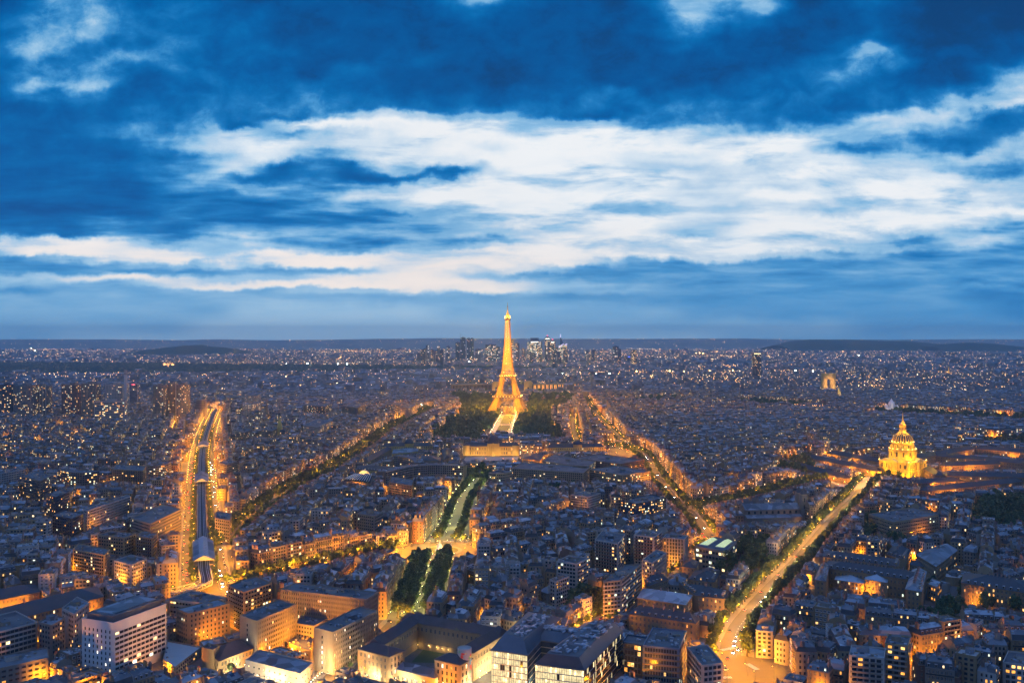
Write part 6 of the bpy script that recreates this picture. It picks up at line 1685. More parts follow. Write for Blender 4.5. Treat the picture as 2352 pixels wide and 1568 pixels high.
for k, l in enumerate(TL):
    r_ = l['rad']; root = thing('broadleaf_tree', l['label'], 'tree', (l['x'], l['y'], 0), 'trees along the streets and in the gardens'); hz = 1.45 * r_
    c = put('crown', CROWNS[k % 7], root, (0, 0, hz), rr.uniform(0, 6.28), (r_, r_ * rr.uniform(.9, 1.1), r_ * rr.uniform(.95, 1.2))); put('trunk', TRUNK, root, (0, 0, hz), rr.uniform(0, 6.28), (r_, r_, r_))
wm_ = MB(); protos = []
for s in range(6):
    for n_, lf in ((230, .19), (110, .27)):
        b = crown_mesh(80 + s, n_, lf); protos.append((np.concatenate(b.v), b))
for i in range(len(T)):
    if i in ownset: continue
    x, y, r_ = T[i]; V, b = protos[rng.integers(6) * 2 + (0 if y < 1500 else 1)]; a = rng.random() * 6.283; ca, sa = math.cos(a), math.sin(a)
    W = np.c_[(V[:, 0] * ca - V[:, 1] * sa) * r_ + x, (V[:, 0] * sa + V[:, 1] * ca) * r_ + y, V[:, 2] * r_ * 1.1 + r_ * 1.4]
    F = np.arange(len(W)).reshape(-1, 4); m = (rng.random(len(F)) < .42).astype(int); d0, d1 = wm_.mi('leaf_dark'), wm_.mi('leaf_mid')
    wm_.add(W, F, np.where(m, d1, d0))
    wm_.bar((x, y, 0), (x, y, r_ * 1.4), r_ * .07, 'bark', 5)
wm_.build('woodland', kind='stuff')
print('trees', len(T), len(own))

# ------------------------------------------------------------------ street lamps
ALL_LAMPS = []    # x, y, height, glow, arm direction
def lamp_row(name, offs, step, glow_, h=8.5, s0=0, s1=1e9):
    L = STREETS[name][0]; n, _ = normals(L); s = np.r_[0, np.cumsum(np.linalg.norm(np.diff(L, axis=0), axis=1))]
    for o in offs:
        for q in np.arange(max(s0, 6 + 3 * np.sign(o)), min(s1, s[-1]), step):
            k = min(len(L) - 1, int(np.searchsorted(s, q))); c = np.array([np.interp(q, s, L[:, 0]), np.interp(q, s, L[:, 1])]) + n[k] * o
            ALL_LAMPS.append((c[0], c[1], h, glow_, math.atan2(-n[k][1] * np.sign(o), -n[k][0] * np.sign(o))))
lamp_row('railway boulevard', (-20, 20), 27, 'lamp_sodium'); lamp_row('railway boulevard', (-10.5, 10.5), 31, 'lamp_sodium')
lamp_row('lower left road', (-7, 7), 30, 'lamp_sodium')
lamp_row('bright boulevard', (-8.2,), 24, 'lamp_sodium'); lamp_row('bright boulevard', (8.2,), 24, 'lamp_sodium', 8.5, 0, 90); lamp_row('bright boulevard', (8.2,), 27, 'lamp_white', 8, 90)  # white lamps added here stand in for the glow of headlight trails
lamp_row('tree avenue', (-5.4, 5.4), 46, 'lamp_lime', 6); lamp_row('plane garden', (-21, -10.5, 0, 10.5, 21), 24, 'lamp_lime', 6); lamp_row('tree avenue', (-19, 19), 30, 'lamp_lime', 6)
lamp_row('plane tree avenue', (-9.6, 9.6), 30, 'lamp_sodium')
lamp_row('diagonal avenue', (-8.6, 8.6), 24, 'lamp_sodium')
lamp_row('church avenue', (-6.5, 6.5), 30, 'lamp_sodium')
lamp_row('plaza west road', (-7.6, 7.6), 26, 'lamp_sodium')
lamp_row('plaza east road', (-6.6, 6.6), 28, 'lamp_sodium')
lamp_row('garden street', (-4.6, 4.6), 26, 'lamp_sodium', 7)
lamp_row('hospital street', (-5.4, 5.4), 26, 'lamp_sodium', 6.5)
lamp_row('left cross street', (-4,), 22, 'lamp_sodium', 7)
lamp_row('park west street', (-7, 7), 24, 'lamp_sodium')
lamp_row('park east street', (-7.4, 7.4), 26, 'lamp_sodium')
lamp_row('convent street', (-4.6, 4.6), 22, 'lamp_sodium', 7)
lamp_row('rear lane', (-3.6,), 30, 'lamp_sodium', 6); lamp_row('court lane', (3.6,), 34, 'lamp_sodium', 6)
for nm in ('mid right street', 'mill street', 'left mid street', 'far left street'): lamp_row(nm, (-5.2, 5.2), 30, 'lamp_sodium', 8)
for k in range(12): a = k / 12 * 6.283; ALL_LAMPS.append((plaza[0] + 37 * math.cos(a), plaza[1] + 37 * math.sin(a), 8, 'lamp_sodium', a + 3.14))
for k in range(9): a = k / 9 * 6.283; ALL_LAMPS.append((cross[0] + 25 * math.cos(a), cross[1] + 25 * math.sin(a), 8.5, 'lamp_sodium', a + 3.14, .7))
for k in range(9): a = k / 9 * 6.283; ALL_LAMPS.append((rail_plaza[0] + 27 * math.cos(a), rail_plaza[1] + 27 * math.sin(a), 8.5, 'lamp_sodium', a + 3.14))
for u, v in ((1398, 1030), (1412, 1034), (1428, 1040), (1448, 1036), (1460, 1044), (1440, 1048), (1416, 1050), (1472, 1034), (1400, 1042), (1930, 1106), (1955, 1112), (1978, 1100), (1998, 1110), (1915, 1112), (1940, 1120), (1990, 1120)):
    ALL_LAMPS.append((*P(u, v), 9, 'lamp_sodium', 0))
for u, v in ((825, 1541), (812, 1500), (788, 1493), (768, 1540), (736, 1560), (875, 1553), (905, 1558), (918, 1559), (947, 1562), (972, 1563), (995, 1566), (1116, 1540), (1100, 1556), (1108, 1533), (653, 1524), (668, 1535), (590, 1540), (640, 1556), (690, 1566), (715, 1552), (722, 1538), (540, 1540), (560, 1515), (520, 1532), (580, 1512), (1140, 1572), (1165, 1580), (1190, 1580), (1225, 1590), (1260, 1590), (1300, 1595), (1340, 1592)):
    ALL_LAMPS.append((*P(u, v), 5, 'lamp_white', 0))
for u, v in ((590, 1500), (655, 1484), (600, 1520), (708, 1511), (746, 1518), (802, 1512), (570, 1494), (548, 1506), (845, 1402), (868, 1440), (2098, 1293), (2112, 1285), (2140, 1262), (2182, 1300), (1640, 1470), (1995, 1085), (1850, 1066)):
    ALL_LAMPS.append((*P(u, v), 7, 'lamp_sodium', 0))
for x, y, th in LANES:
    i, j = int((x - X0) / CELL), int((y - Y0) / CELL)
    if 0 < i < NX - 1 and 0 < j < NY - 1 and not OCC[i, j] and in_frame(x, y, 10) and math.sin(x / 190 + y / 260) + math.sin(y / 170 - x / 330) > -.7: ALL_LAMPS.append((x, y, 7.5, 'lamp_sodium', th, 1.9)); OCC[i - 3:i + 4, j - 3:j + 4] = True
# lamps on the lesser streets between the houses
cnt = 0
for _ in range(120000):
    y = 600 + 2650 * rr.random(); x = rr.uniform(-1, 1) * (y * 1176 / FPX)
    i, j = int((x - X0) / CELL), int((y - Y0) / CELL)
    if OCC[i, j] or OCC[max(0, i - 1):i + 2, max(0, j - 1):j + 2].sum() > 4: continue
    ALL_LAMPS.append((x, y, 7, 'lamp_sodium', rr.uniform(0, 6.28))); OCC[max(0, i - 5):i + 6, max(0, j - 5):j + 6] = True; cnt += 1
    if cnt > 260: break
# lamps added before street fronts facing the terrace, to set the facades glowing
cand, where = [], []
for l in LOTS:
    q = l['q']
    for a, b in ((q[0], q[1]), (q[2], q[3])):
        if not facing(a, b): continue
        d = (b - a) / np.linalg.norm(b - a); n = np.array([d[1], -d[0]]); m = (a + b) / 2
        if n @ (-m) / np.linalg.norm(m) < .35: continue
        p = m + n * rr.uniform(5, 7.5) + d * rr.uniform(-4, 4); i, j = int((p[0] - X0) / CELL), int((p[1] - Y0) / CELL)
        if not (0 <= i < NX and 0 <= j < NY) or HM[i, j] > 3: continue
        cand.append(np.r_[m + n * 2, l['h'] * .55]); where.append((p, math.atan2(-n[1], -n[0])))
sv = seen(np.array(cand), 120, 4); k_ = 0
for (p, an), s_ in zip(where, sv):
    f_ = math.sin(p[0] / 83 + 1.1 * math.sin(p[1] / 140)) + math.sin(p[1] / 61 + p[0] / 210)
    if s_ and rr.random() < (.85 if f_ > .0 else .3): ALL_LAMPS.append((p[0], p[1], rr.uniform(6, 8), 'lamp_sodium', an, 2.2)); k_ += 1
print('front lamps', k_)
for _ in range(70):      # paths in the long park
    u, v = rr.uniform(1000, 1290), rr.uniform(930, 1024); ALL_LAMPS.append((*P(u, v), 6, 'lamp_sodium', 0))
for k in range(16):  # white lamps added along the park axis to brighten the gravel walks
    t_ = k / 15
    for s_ in (.12, .9): q = axis(s_, t_); ALL_LAMPS.append((q[0], q[1], 6, 'lamp_white', 0, 1.3))
for u in range(1325, 2350, 34): ALL_LAMPS.append((*P(u, 938 + max(0, u - 1700) * .05), 8, 'lamp_sodium', 0))
for t_ in np.linspace(0, 1, 13): ALL_LAMPS.append((*P(818 + 262 * t_, 1564 + 27 * t_), 5, 'lamp_white', 0, 2.0))
for t_ in np.linspace(0, 1, 6): ALL_LAMPS.append((*P(1098 + 80 * t_, 1572 - 58 * t_), 5, 'lamp_white', 0, 2.5))
for t_ in np.linspace(0.05, .95, 6): ALL_LAMPS.append((*P(558 + 132 * t_, 1559 + 33 * t_), 5, 'lamp_white', 0, 1.1)); ALL_LAMPS.append((*P(704 + 28 * t_, 1588 - 26 * t_), 5, 'lamp_white', 0, 1.5))
for u, v in ((512, 1562), (537, 1552), (562, 1542), (587, 1532)): ALL_LAMPS.append((*P(u, v), 5, 'lamp_white', 0, 2.0))
for u, v in ((590, 1476), (612, 1466), (640, 1455), (668, 1443), (690, 1450), (735, 1500), (770, 1530), (560, 1490), (660, 1500), (640, 1490)): ALL_LAMPS.append((*P(u, v), 8, 'lamp_sodium', 0, 3.0))
def lamp_head(b, x, y, z, glow_, r_=.34):
    """shade with its burning mouth turned down to the street, and the small bowl one sees from the side"""
    b.lathe(x, y, [(.24, z - .02), (.22, z + .05), (.1, z + .2), (.02, z + .22)], 'metal_dark', 10)
    t = np.arange(10) / 10 * 2 * math.pi; ring = np.c_[x + .23 * np.cos(t), y + .23 * np.sin(t), np.full(10, z - .01)]
    b.add(ring, [list(range(10))[::-1]], 'metal_grey'); b.lathe(x, y, [(.2, z - .02), (.19, z - .2), (.08, z - .3)], glow_.replace('lamp_', 'bulb_'), 8)
LIGHTS = {}
def lamp_light(loc, glow_, h, k=1.0, parent=None):
    key = (glow_, round(h), k)
    if key not in LIGHTS:
        l = bpy.data.lights.new('street_light', 'POINT'); l.shadow_soft_size = .28; l.cycles.use_multiple_importance_sampling = False
        l.color = {'lamp_sodium': (1, .35, .008), 'lamp_white': (1, .78, .4), 'lamp_lime': (1.0, .95, .24)}[glow_]
        l.energy = {'lamp_sodium': 410, 'lamp_white': 330, 'lamp_lime': 170}[glow_] * max(4, h) ** 2 * k; LIGHTS[key] = l
    o = bpy.data.objects.new('street_light', LIGHTS[key]); COL.objects.link(o); o.location = loc
    if parent is not None: o.parent = parent
    return o
def lamp_meshes(glow_):
    b = MB(); b.bar((0, 0, 0), (0, 0, .9), .014, 'metal_dark', 6); b.bar((0, 0, .9), (0, .1, 1.0), .009, 'metal_dark', 5); b.bar((0, .1, 1.0), (0, .2, 1.0), .009, 'metal_dark', 5); b.lathe(0, 0, [(.03, 0), (.02, .08)], 'metal_dark', 8)
    o = b.build('post'); p = o.data; bpy.data.objects.remove(o)
    g = MB(); lamp_head(g, 0, 0, 0, glow_); o = g.build('lantern'); l = o.data; bpy.data.objects.remove(o); return p, l
LM_ = {g_: lamp_meshes(g_) for g_ in ('lamp_sodium', 'lamp_lime', 'lamp_white')}
A_ = np.array([(a[0], a[1], a[2]) for a in ALL_LAMPS]); up_ = seen(A_ + np.array([0, 0, 7.0]), 130, 4); ALL_LAMPS = [a for a, k in zip(ALL_LAMPS, up_) if k or a[1] < 900]; A_ = np.array([(a[0], a[1], a[2]) for a in ALL_LAMPS]); inn = np.array([in_frame(a[0], a[1], 10) for a in ALL_LAMPS]); vs = seen(A_, 130, 4)
order = np.argsort(A_[:, 1]); mine = [i for i in order if inn[i] and vs[i]][:300]; mineset = set(mine)
LL = []
KINDL = {'lamp_sodium': 'orange', 'lamp_lime': 'yellow-green', 'lamp_white': 'warm white'}
for i in mine:
    a = ALL_LAMPS[i]; LL.append(dict(c=np.array(a[:2]), desc=f"{'tall ' if a[2] > 7.6 else 'low '}street lamp shining {KINDL[a[3]]}", a=a))
finish_labels(LL)
for l in LL:
    x, y, h, g_, ang = l['a'][:5]; kp = l['a'][5] if len(l['a']) > 5 else 1.0; root = thing('street_lamp', l['label'], 'street lamp', (x, y, 0), 'street lamps with glowing lanterns'); root.rotation_euler = (0, 0, ang - math.pi / 2)
    put('post', LM_[g_][0], root, (0, 0, 0), 0, (h, h, h)); put('lantern', LM_[g_][1], root, (0, .2 * h, h - .1)); lamp_light((0, .2 * h, h - .55), g_, h, kp, root)
far_l = MB(); flo = []
for i, a in enumerate(ALL_LAMPS):
    if i in mineset or not in_frame(a[0], a[1], 60): continue
    x, y, h, g_, ang = a[:5]; kp = a[5] if len(a) > 5 else 1.0; far_l.bar((x, y, 0), (x, y, h), .1, 'metal_dark', 4); lamp_head(far_l, x, y, h, g_); flo.append(lamp_light((x, y, h - .55), g_, h, round(kp * (1.0 if y < 1300 else 1.6), 2)))
    if y > 1300: far_l.ball((x, y, h - .1), .36 if y < 2000 else .46, 'bulb_' + g_[5:])
flob = far_l.build('distant_street_lamps', kind='stuff')
for o_ in flo: o_.parent = flob
print('lamps', len(ALL_LAMPS), len(mine))

# ------------------------------------------------------------------ cars
def car_meshes():
    out = {}
    prof = [(-2.1, .35), (-2.15, .75), (-1.9, .92), (-1.15, .98), (1.0, .98), (1.95, .82), (2.12, .6), (2.1, .35)]
    for pm in ('car_dark', 'car_silver', 'car_white', 'car_red'):
        b = MB(); V = [(x, y, z) for y in (-.86, .86) for x, z in prof]; n = len(prof)
        b.add(V, [[k, k + n, (k + 1) % n + n, (k + 1) % n] for k in range(n)], pm); b.add(V, [list(range(n))[::1], [k + n for k in range(n)][::-1]], pm); o = b.build('body'); out[pm] = o.data; bpy.data.objects.remove(o)
    cab = [(-1.75, .96), (-1.2, 1.42), (.25, 1.45), (1.05, .98)]; b = MB(); V = [(x, y * (.8 if z < 1.2 else .66), z) for y in (-1, 1) for x, z in cab]
    b.add(V, [[k, k + 4, k + 5, k + 1] for k in range(3)] + [[0, 1, 2, 3], [7, 6, 5, 4]], 'glass_dark'); b.quads([[(-1.2, -.62, 1.44), (.25, -.62, 1.47), (.25, .62, 1.47), (-1.2, .62, 1.44)]], 'car_dark'); o = b.build('cabin'); out['cabin'] = o.data; bpy.data.objects.remove(o)
    b = MB(); t = np.arange(12) / 12 * 6.283; V = [(.32 * math.cos(a), y, .32 + .32 * math.sin(a)) for y in (-.1, .1) for a in t]; b.add(V, [[k, (k + 1) % 12, (k + 1) % 12 + 12, k + 12] for k in range(12)], 'iron_black'); b.add(V, [list(range(12)), list(range(12, 24))[::-1]], 'iron_black'); o = b.build('wheel'); out['wheel'] = o.data; bpy.data.objects.remove(o)
    for nm, mt, x in (('head', 'head_light', 2.14), ('tail', 'tail_light', -2.17)):
        b = MB(); b.box(0, 0, 0, .08, .42, .18, mt); o = b.build('light'); out[nm] = o.data; bpy.data.objects.remove(o)
    return out
CM = car_meshes()
CARS = []
def cars_on(name, offs, n, moving, s0=0, s1=1e9, sides=True):
    L = STREETS[name][0]; nn, t = normals(L); s = np.r_[0, np.cumsum(np.linalg.norm(np.diff(L, axis=0), axis=1))]; z = STREETS[name][3]
    for k in range(n):
        q = rr.uniform(s0 + 4, min(s1, s[-1]) - 4); i = min(len(L) - 1, int(np.searchsorted(s, q))); o = rr.choice(offs); c = np.array([np.interp(q, s, L[:, 0]), np.interp(q, s, L[:, 1])]) + nn[i] * o
        if any(abs(c[0] - b[0]) + abs(c[1] - b[1]) < 6.5 for b in CARS): continue
        CARS.append((c[0], c[1], math.atan2(t[i][1], t[i][0]) + (math.pi if o > 0 or rr.random() < 0 else 0) + (math.pi if moving == 2 else 0), moving, name, z))
cars_on('bright boulevard', (2.0, 5.0), 90, 1, 40, 520); cars_on('bright boulevard', (-2.0, -5.0), 10, 1, 0, 420)
cars_on('railway boulevard', (-15, -18), 40, 1, 0, 900); cars_on('railway boulevard', (14, 17), 30, 1, 0, 900); cars_on('railway boulevard', (-19, 19, -12, 12), 70, 0, 0, 600)
cars_on('tree avenue', (-20, 20), 44, 0, 0, 420); cars_on('plane garden', (-20, 20, 0), 26, 0); cars_on('garden street', (-3, 3), 16, 0); cars_on('garden street', (1.6,), 3, 1); cars_on('diagonal avenue', (-3, 3), 34, 1); cars_on('plane tree avenue', (-3, 3), 14, 1); cars_on('hospital street', (-3.4,), 8, 0)
cars_on('plaza west road', (-5, 5), 14, 0, 40); cars_on('park east street', (-3, 3), 44, 1, 200); cars_on('lower left road', (-2.5, 2.5), 5, 1)
CARS = CARS[:300]; CL = []
PAINTS = [('car_dark', 'black'), ('car_silver', 'silver'), ('car_white', 'white'), ('car_dark', 'black'), ('car_red', 'dark red'), ('car_silver', 'silver')]
for c in CARS:
    pm, pn = rr.choice(PAINTS); CL.append(dict(c=np.array(c[:2]), car=c, pm=pm, desc=f"{pn} {'car driving with lights on' if c[3] else 'car parked'}"))
for l in CL: l['desc'] += {'bright boulevard': ' on the bright boulevard', 'railway boulevard': ' by the viaduct', 'tree avenue': ' on the tree avenue'}.get(l['car'][4], '')
finish_labels(CL)
for l in CL:
    x, y, a, mv, nm, z = l['car']; root = thing('car', l['label'], 'car', (x, y, z + .01), 'cars on the lit streets'); root.rotation_euler = (0, 0, a)
    put('body', CM[l['pm']], root, (0, 0, 0)); put('cabin', CM['cabin'], root, (0, 0, 0))
    if y < 1050:
        for sx in (-1.3, 1.35):
            for sy in (-.82, .82): put('wheel', CM['wheel'], root, (sx, sy, 0))
    if mv:
        for sy in (-.6, .6): put('headlight', CM['head'], root, (2.14, sy, .56)); put('tail_light', CM['tail'], root, (-2.17, sy, .66))
# ------------------------------------------------------------------ towers by the river, business district, far monuments
def tower(u0, u1, vt, D, label, wm, name='tower_block', cat='tower', dep=None, p=.2, fx=5, fz=6.4, ww=2.9, wh=2.0, lits=LITS, roof='roof_gravel', z0=0.0, extra=None, fins=None, ang=.0):
    a, b = PD(u0, D), PD(u1, D); w_ = b[0] - a[0]; dep = dep or w_ * .8; h = ZAT(vt, D); zb = float(gz(0, D)) if D > 3000 else 0
    cx, cy = (a[0] + b[0]) / 2, D + dep / 2; c_, s_ = math.cos(ang), math.sin(ang); W2 = w_ / 2 / max(.5, (abs(c_) + abs(s_) * dep / w_)) * 1.0
    q = ccw(np.array([(cx + c_ * x - s_ * y, cy + s_ * x + c_ * y) for x, y in ((-W2, -dep / 2), (W2, -dep / 2), (W2, dep / 2), (-W2, dep / 2))]))
    root = thing(name, label, cat, (cx, cy, zb)); m = MB(); m.prism(q, zb, h, wm, roof); m.box(cx, cy, h, w_ * .35, dep * .35, 3.5, wm, ang); f = m
    for a2, b2 in edges(q):
        if facing(a2, b2): loose_windows(f, a2, b2, zb + z0 + 3, h - 2, fx, fz, ww, wh, p, 1, False, lits, 1.5)
    m.build('wall', root)
    if fins:
        g_ = MB(); 
        for s in np.linspace(0, 1, fins):
            c = q[0] * (1 - s) + q[1] * s; g_.box(c[0], c[1] - .4, zb, 1.6, 1.2, h - zb, 'plaster_white')
        g_.build('fin', root)
    if extra: extra(root, q, h, cx, cy)
    return root
DR = 2350
tower(-8, 26, 883, DR, 'black glass riverside tower at the left edge', 'facade_dark', p=.1, fz=3.2, fx=3.4, wh=1.7, ww=2.2)
for u0, u1, v, lb, wm, kw in ((29, 74, 884, 'pale gridded riverside tower, first from the left black tower', 'stone_grey', {}), (76, 108, 885, 'riverside tower with broad white vertical piers', 'concrete', dict(fins=5)), (140, 184, 883, 'brown riverside tower left of the plant-crowned one', 'brick_dark', {}),
                          (186, 220, 880, 'dark riverside tower with crown of plant rooms', 'stone_grey', {}), (240, 283, 882, 'whitish riverside tower with rounded balconies beside the chimney', 'plaster_white', {}), (350, 378, 884, 'pale riverside tower right of the chimney', 'stone_grey', {}),
                          (380, 403, 881, 'tall grey riverside tower with white edge fin', 'concrete', dict(fins=2)), (404, 430, 883, 'last riverside tower on the right of its row', 'stone_grey', {})):
    tower(u0, u1, v, DR + random.uniform(-40, 60), lb, wm, p=.15, fz=3.3, fx=3.6, ww=1.8, wh=1.4, ang=random.uniform(-.12, .12), **kw)
tower(216, 286, 921, DR - 90, 'low white banded slab in front of the riverside chimney', 'plaster_white', p=.2, fz=3.6, fx=3.4, wh=1.9, ww=2.8, dep=16)
tower(297, 316, 881, 2750, 'slim pale office tower with a red roof sign behind the chimney', 'zinc_light', p=.05, fz=3.4, fx=3, extra=lambda r, q, h, x, y: (lambda m: (m.box(x, y - 12, h - 3, 10, .6, 1.4, 'neon_red'), m.build('roof_sign', r)))(MB()))
def wedge():
    a, b = PD(446, 2450), PD(471, 2450); h0, h1 = ZAT(918, 2450), 0; root = thing('wedge_building', 'striped wedge-shaped building sloping down to the left near the riverside towers', 'building', (a[0], a[1], 0)); m = MB(); w_ = b[0] - a[0]
    q = [(a[0] - w_ * .3, a[1]), (b[0], b[1]), (b[0], b[1] + 16), (a[0] - w_ * .3, a[1] + 16)]
    V = [np.r_[q[0], 0], np.r_[q[1], 0], np.r_[q[1], h0], np.r_[q[0] + np.array([w_ * .5, 0]), h0], np.r_[q[3], 0], np.r_[q[2], 0], np.r_[q[2], h0], np.r_[q[3] + np.array([w_ * .5, 0]), h0]]
    m.add(V, [[0, 1, 2, 3], [5, 4, 7, 6], [3, 2, 6, 7], [1, 5, 6, 2], [4, 0, 3, 7]], 'stone_grey'); m.build('wall', root); s = MB()
    for z in np.arange(4, h0 - 2, 4.2): s.box((q[0][0] + q[1][0]) / 2 + w_ * .25 * z / h0, q[0][1] - .3, z, w_ * 1.2 * (1 - .36 * z / h0), .8, 1.5, 'facade_dark')
    s.build('window_band', root)
wedge()
def chimney():
    c = PD(288, 2300); root = thing('chimney', 'slender white power-station chimney rising over the riverside towers', 'chimney', (c[0], c[1], 0)); h = ZAT(850, 2300); m = MB()
    m.lathe(*c, [(4.6, 0), (4.3, h * .5), (4.0, h), (3.2, h), (3.2, h - 3)], 'plaster_white', 16); m.build('shaft', root); k = MB()
    for z in (h - 10, h - 6, h - 2): k.lathe(*c, [(4.25, z), (4.3, z + .1), (4.3, z + 1.6), (4.2, z + 1.7)], 'stone_grey', 16)
    k.build('ring', root)
chimney()
# business district beyond the wood
DB = 7000
BD = [(1046, 1056, 786, 'slab tower joined to the blade tower of the business district', 'glass_blue', .12, None), (1072, 1088, 779, 'twin-lobed tall tower in the business district', 'glass_blue', .12, 'lobes'), (1057, 1069, 775, 'blade tower with slanted top, left in the business district', 'glass_blue', .12, 'slant'),
      (1115, 1139, 791, 'broad dark tower left of the lattice tower', 'glass_blue', .35, None), (1138, 1148, 796, 'lower dark tower touching the lattice tower outline', 'glass_blue', .3, None), (978, 986, 793, 'slim lone tower at the far left of the business district', 'far_wall', .2, None), (1004, 1011, 794, 'second slim tower left of the business district', 'far_wall', .2, None),
      (1025, 1033, 795, 'small pale tower left of the slab tower', 'far_wall', .15, None), (1092, 1104, 801, 'mid-height tower right of the twin lobes', 'far_wall', .2, None), (1174, 1180, 779, 'tower peeping out just right of the lattice shaft', 'glass_blue', .3, None), (1181, 1193, 788, 'grey tower right of the lattice shaft', 'glass_blue', .25, None),
      (1211, 1245, 784, 'broad bright glass tower with dark crown', 'glass_blue', .48, 'crown'), (1251, 1264, 776, 'stepped dark tower, tallest of the cluster', 'glass_blue', .3, 'beacon'), (1263, 1276, 784, 'second stepped dark tower beside the tallest', 'glass_blue', .3, 'beacon'), (1276, 1284, 798, 'narrow lit slab before the horned tower', 'glass_blue', .4, None),
      (1283, 1303, 791, 'fully lit white tower with a dark horn', 'glass_blue', .8, 'horn'), (1343, 1352, 806, 'small tower right of the business district', 'glass_blue', .3, None), (1408, 1421, 795, 'dark tower standing alone right of the business district', 'glass_blue', .15, None), (1415, 1427, 801, 'twin slab leaning on the lone dark tower', 'glass_blue', .12, None),
      (1442, 1460, 820, 'low block with a blue light strip on its roof', 'glass_blue', .1, 'blue'), (1368, 1387, 826, 'low wide lit block in the distance', 'glass_blue', .5, None)]
def bd_extra(kind):
    def f(r, q, h, x, y):
        m = MB(); w_ = np.ptp(q[:, 0]); y0 = q[:, 1].min()
        if kind == 'lobes':
            for s in (-.25, .25): m.lathe(x + w_ * s, y, [(w_ * .24, h), (w_ * .22, h + w_ * .12), (w_ * .1, h + w_ * .2), (.1, h + w_ * .21)], 'glass_blue', 12)
        if kind == 'slant':
            a = [np.r_[q[0], h], np.r_[q[1], h], np.r_[q[2], h], np.r_[q[3], h]]; i = int(np.argmin(q[:, 0] + q[:, 1] * .01)); t = np.r_[q[i], h + 26]; t2 = np.r_[q[i - 1], h + 26]
            m.add(a + [t, t2], [[i, (i + 1) % 4, 4, 4], [i - 1 if i else 3, 5, 4, i], [(i + 1) % 4, (i + 2) % 4, 5, 4]], 'glass_blue')
        if kind == 'crown': m.box(x, y, h, w_ * .55, w_ * .4, 26, 'metal_dark'); m.box(x, y0 - 1, h - 6, w_ * .5, 2, 5, 'lit_white')
        if kind == 'beacon': m.box(x, y, h, w_ * .6, w_ * .6, 10, 'metal_dark'); m.box(x, y0 - 1, h - 9, w_ * .6, 2, 7, 'lit_white'); m.ball((x, y, h + 16), 4.5, 'neon_red'); m.bar((x, y, h + 10), (x, y, h + 18), .8, 'metal_grey')
        if kind == 'horn':
            m.add([(x - w_ * .32, y, h), (x + w_ * .12, y, h), (x - w_ * .28, y, h + 62), (x - w_ * .32, y + 18, h), (x + w_ * .12, y + 18, h), (x - w_ * .28, y + 18, h + 62)], [[0, 1, 2], [5, 4, 3]], 'glass_blue'); m.add([(x - w_ * .32, y, h), (x + w_ * .12, y, h), (x - w_ * .28, y, h + 62), (x - w_ * .32, y + 18, h), (x + w_ * .12, y + 18, h), (x - w_ * .28, y + 18, h + 62)], [[0, 2, 5, 3], [1, 4, 5, 2]], 'glass_blue')
            m.bar((x - w_ * .28, y, h + 50), (x - w_ * .24, y, h + 76), 2, 'neon_violet'); m.bar((x + w_ * .2, y0, h - 4), (x + w_ * .5, y0, h + 6), 2.2, 'neon_violet'); m.bar((x - w_ * .5, y0, h - 22), (x + w_ * .1, y0, h + 8), 1.8, 'neon_violet')
        if kind == 'blue': m.box(x, y0 - 1, h, w_ * .95, 3, 4.5, 'neon_blue')
        if m.n: m.build('crown' if kind != 'blue' else 'light_strip', r)
    return f
for u0, u1, v, lb, wm, p, ex in BD:
    tower(u0, u1, v, DB + random.uniform(-250, 250), lb, wm, 'skyscraper', 'skyscraper', p=p, fx=9, fz=8, ww=6.2, wh=3.6, lits=['lit_pale', 'lit_cool', 'lit_warm', 'lit_white'], extra=bd_extra(ex) if ex else None)
tower(1730.5, 1749, 810, 4400, 'tall slab hotel tower standing alone at right, crowned by a lit band', 'facade_dark', 'skyscraper', 'skyscraper', p=.16, fx=4.5, fz=5, ww=2.6, wh=2.4, extra=lambda r, q, h, x, y: (lambda m: (m.box(x, q[:, 1].min() - .6, h - 6, 30, 1, 4, 'lit_pale'), m.bar((x - 9, y, h), (x - 9, y, h + 14), .5, 'metal_grey'), m.bar((x + 5, y, h), (x + 5, y, h + 12), .5, 'metal_grey'), m.build('crown', r)))(MB()))
for k in range(26):
    u = (random.uniform(950, 1046), random.uniform(1180, 1300), random.uniform(1300, 1470))[k % 3]; w_ = random.uniform(6, 13)
    o = tower(u, u + w_, random.uniform(800, 822), random.uniform(5900, 6900), 'small suburban tower among lights in front of the business district', random.choice(['glass_blue', 'far_wall', 'stone_grey']), 'skyscraper', 'skyscraper', p=random.choice([.1, .2, .4]), fx=8, fz=7, ww=5, wh=3, lits=['lit_pale', 'lit_warm', 'lit_orange']); o['group'] = 'small towers round the business district'
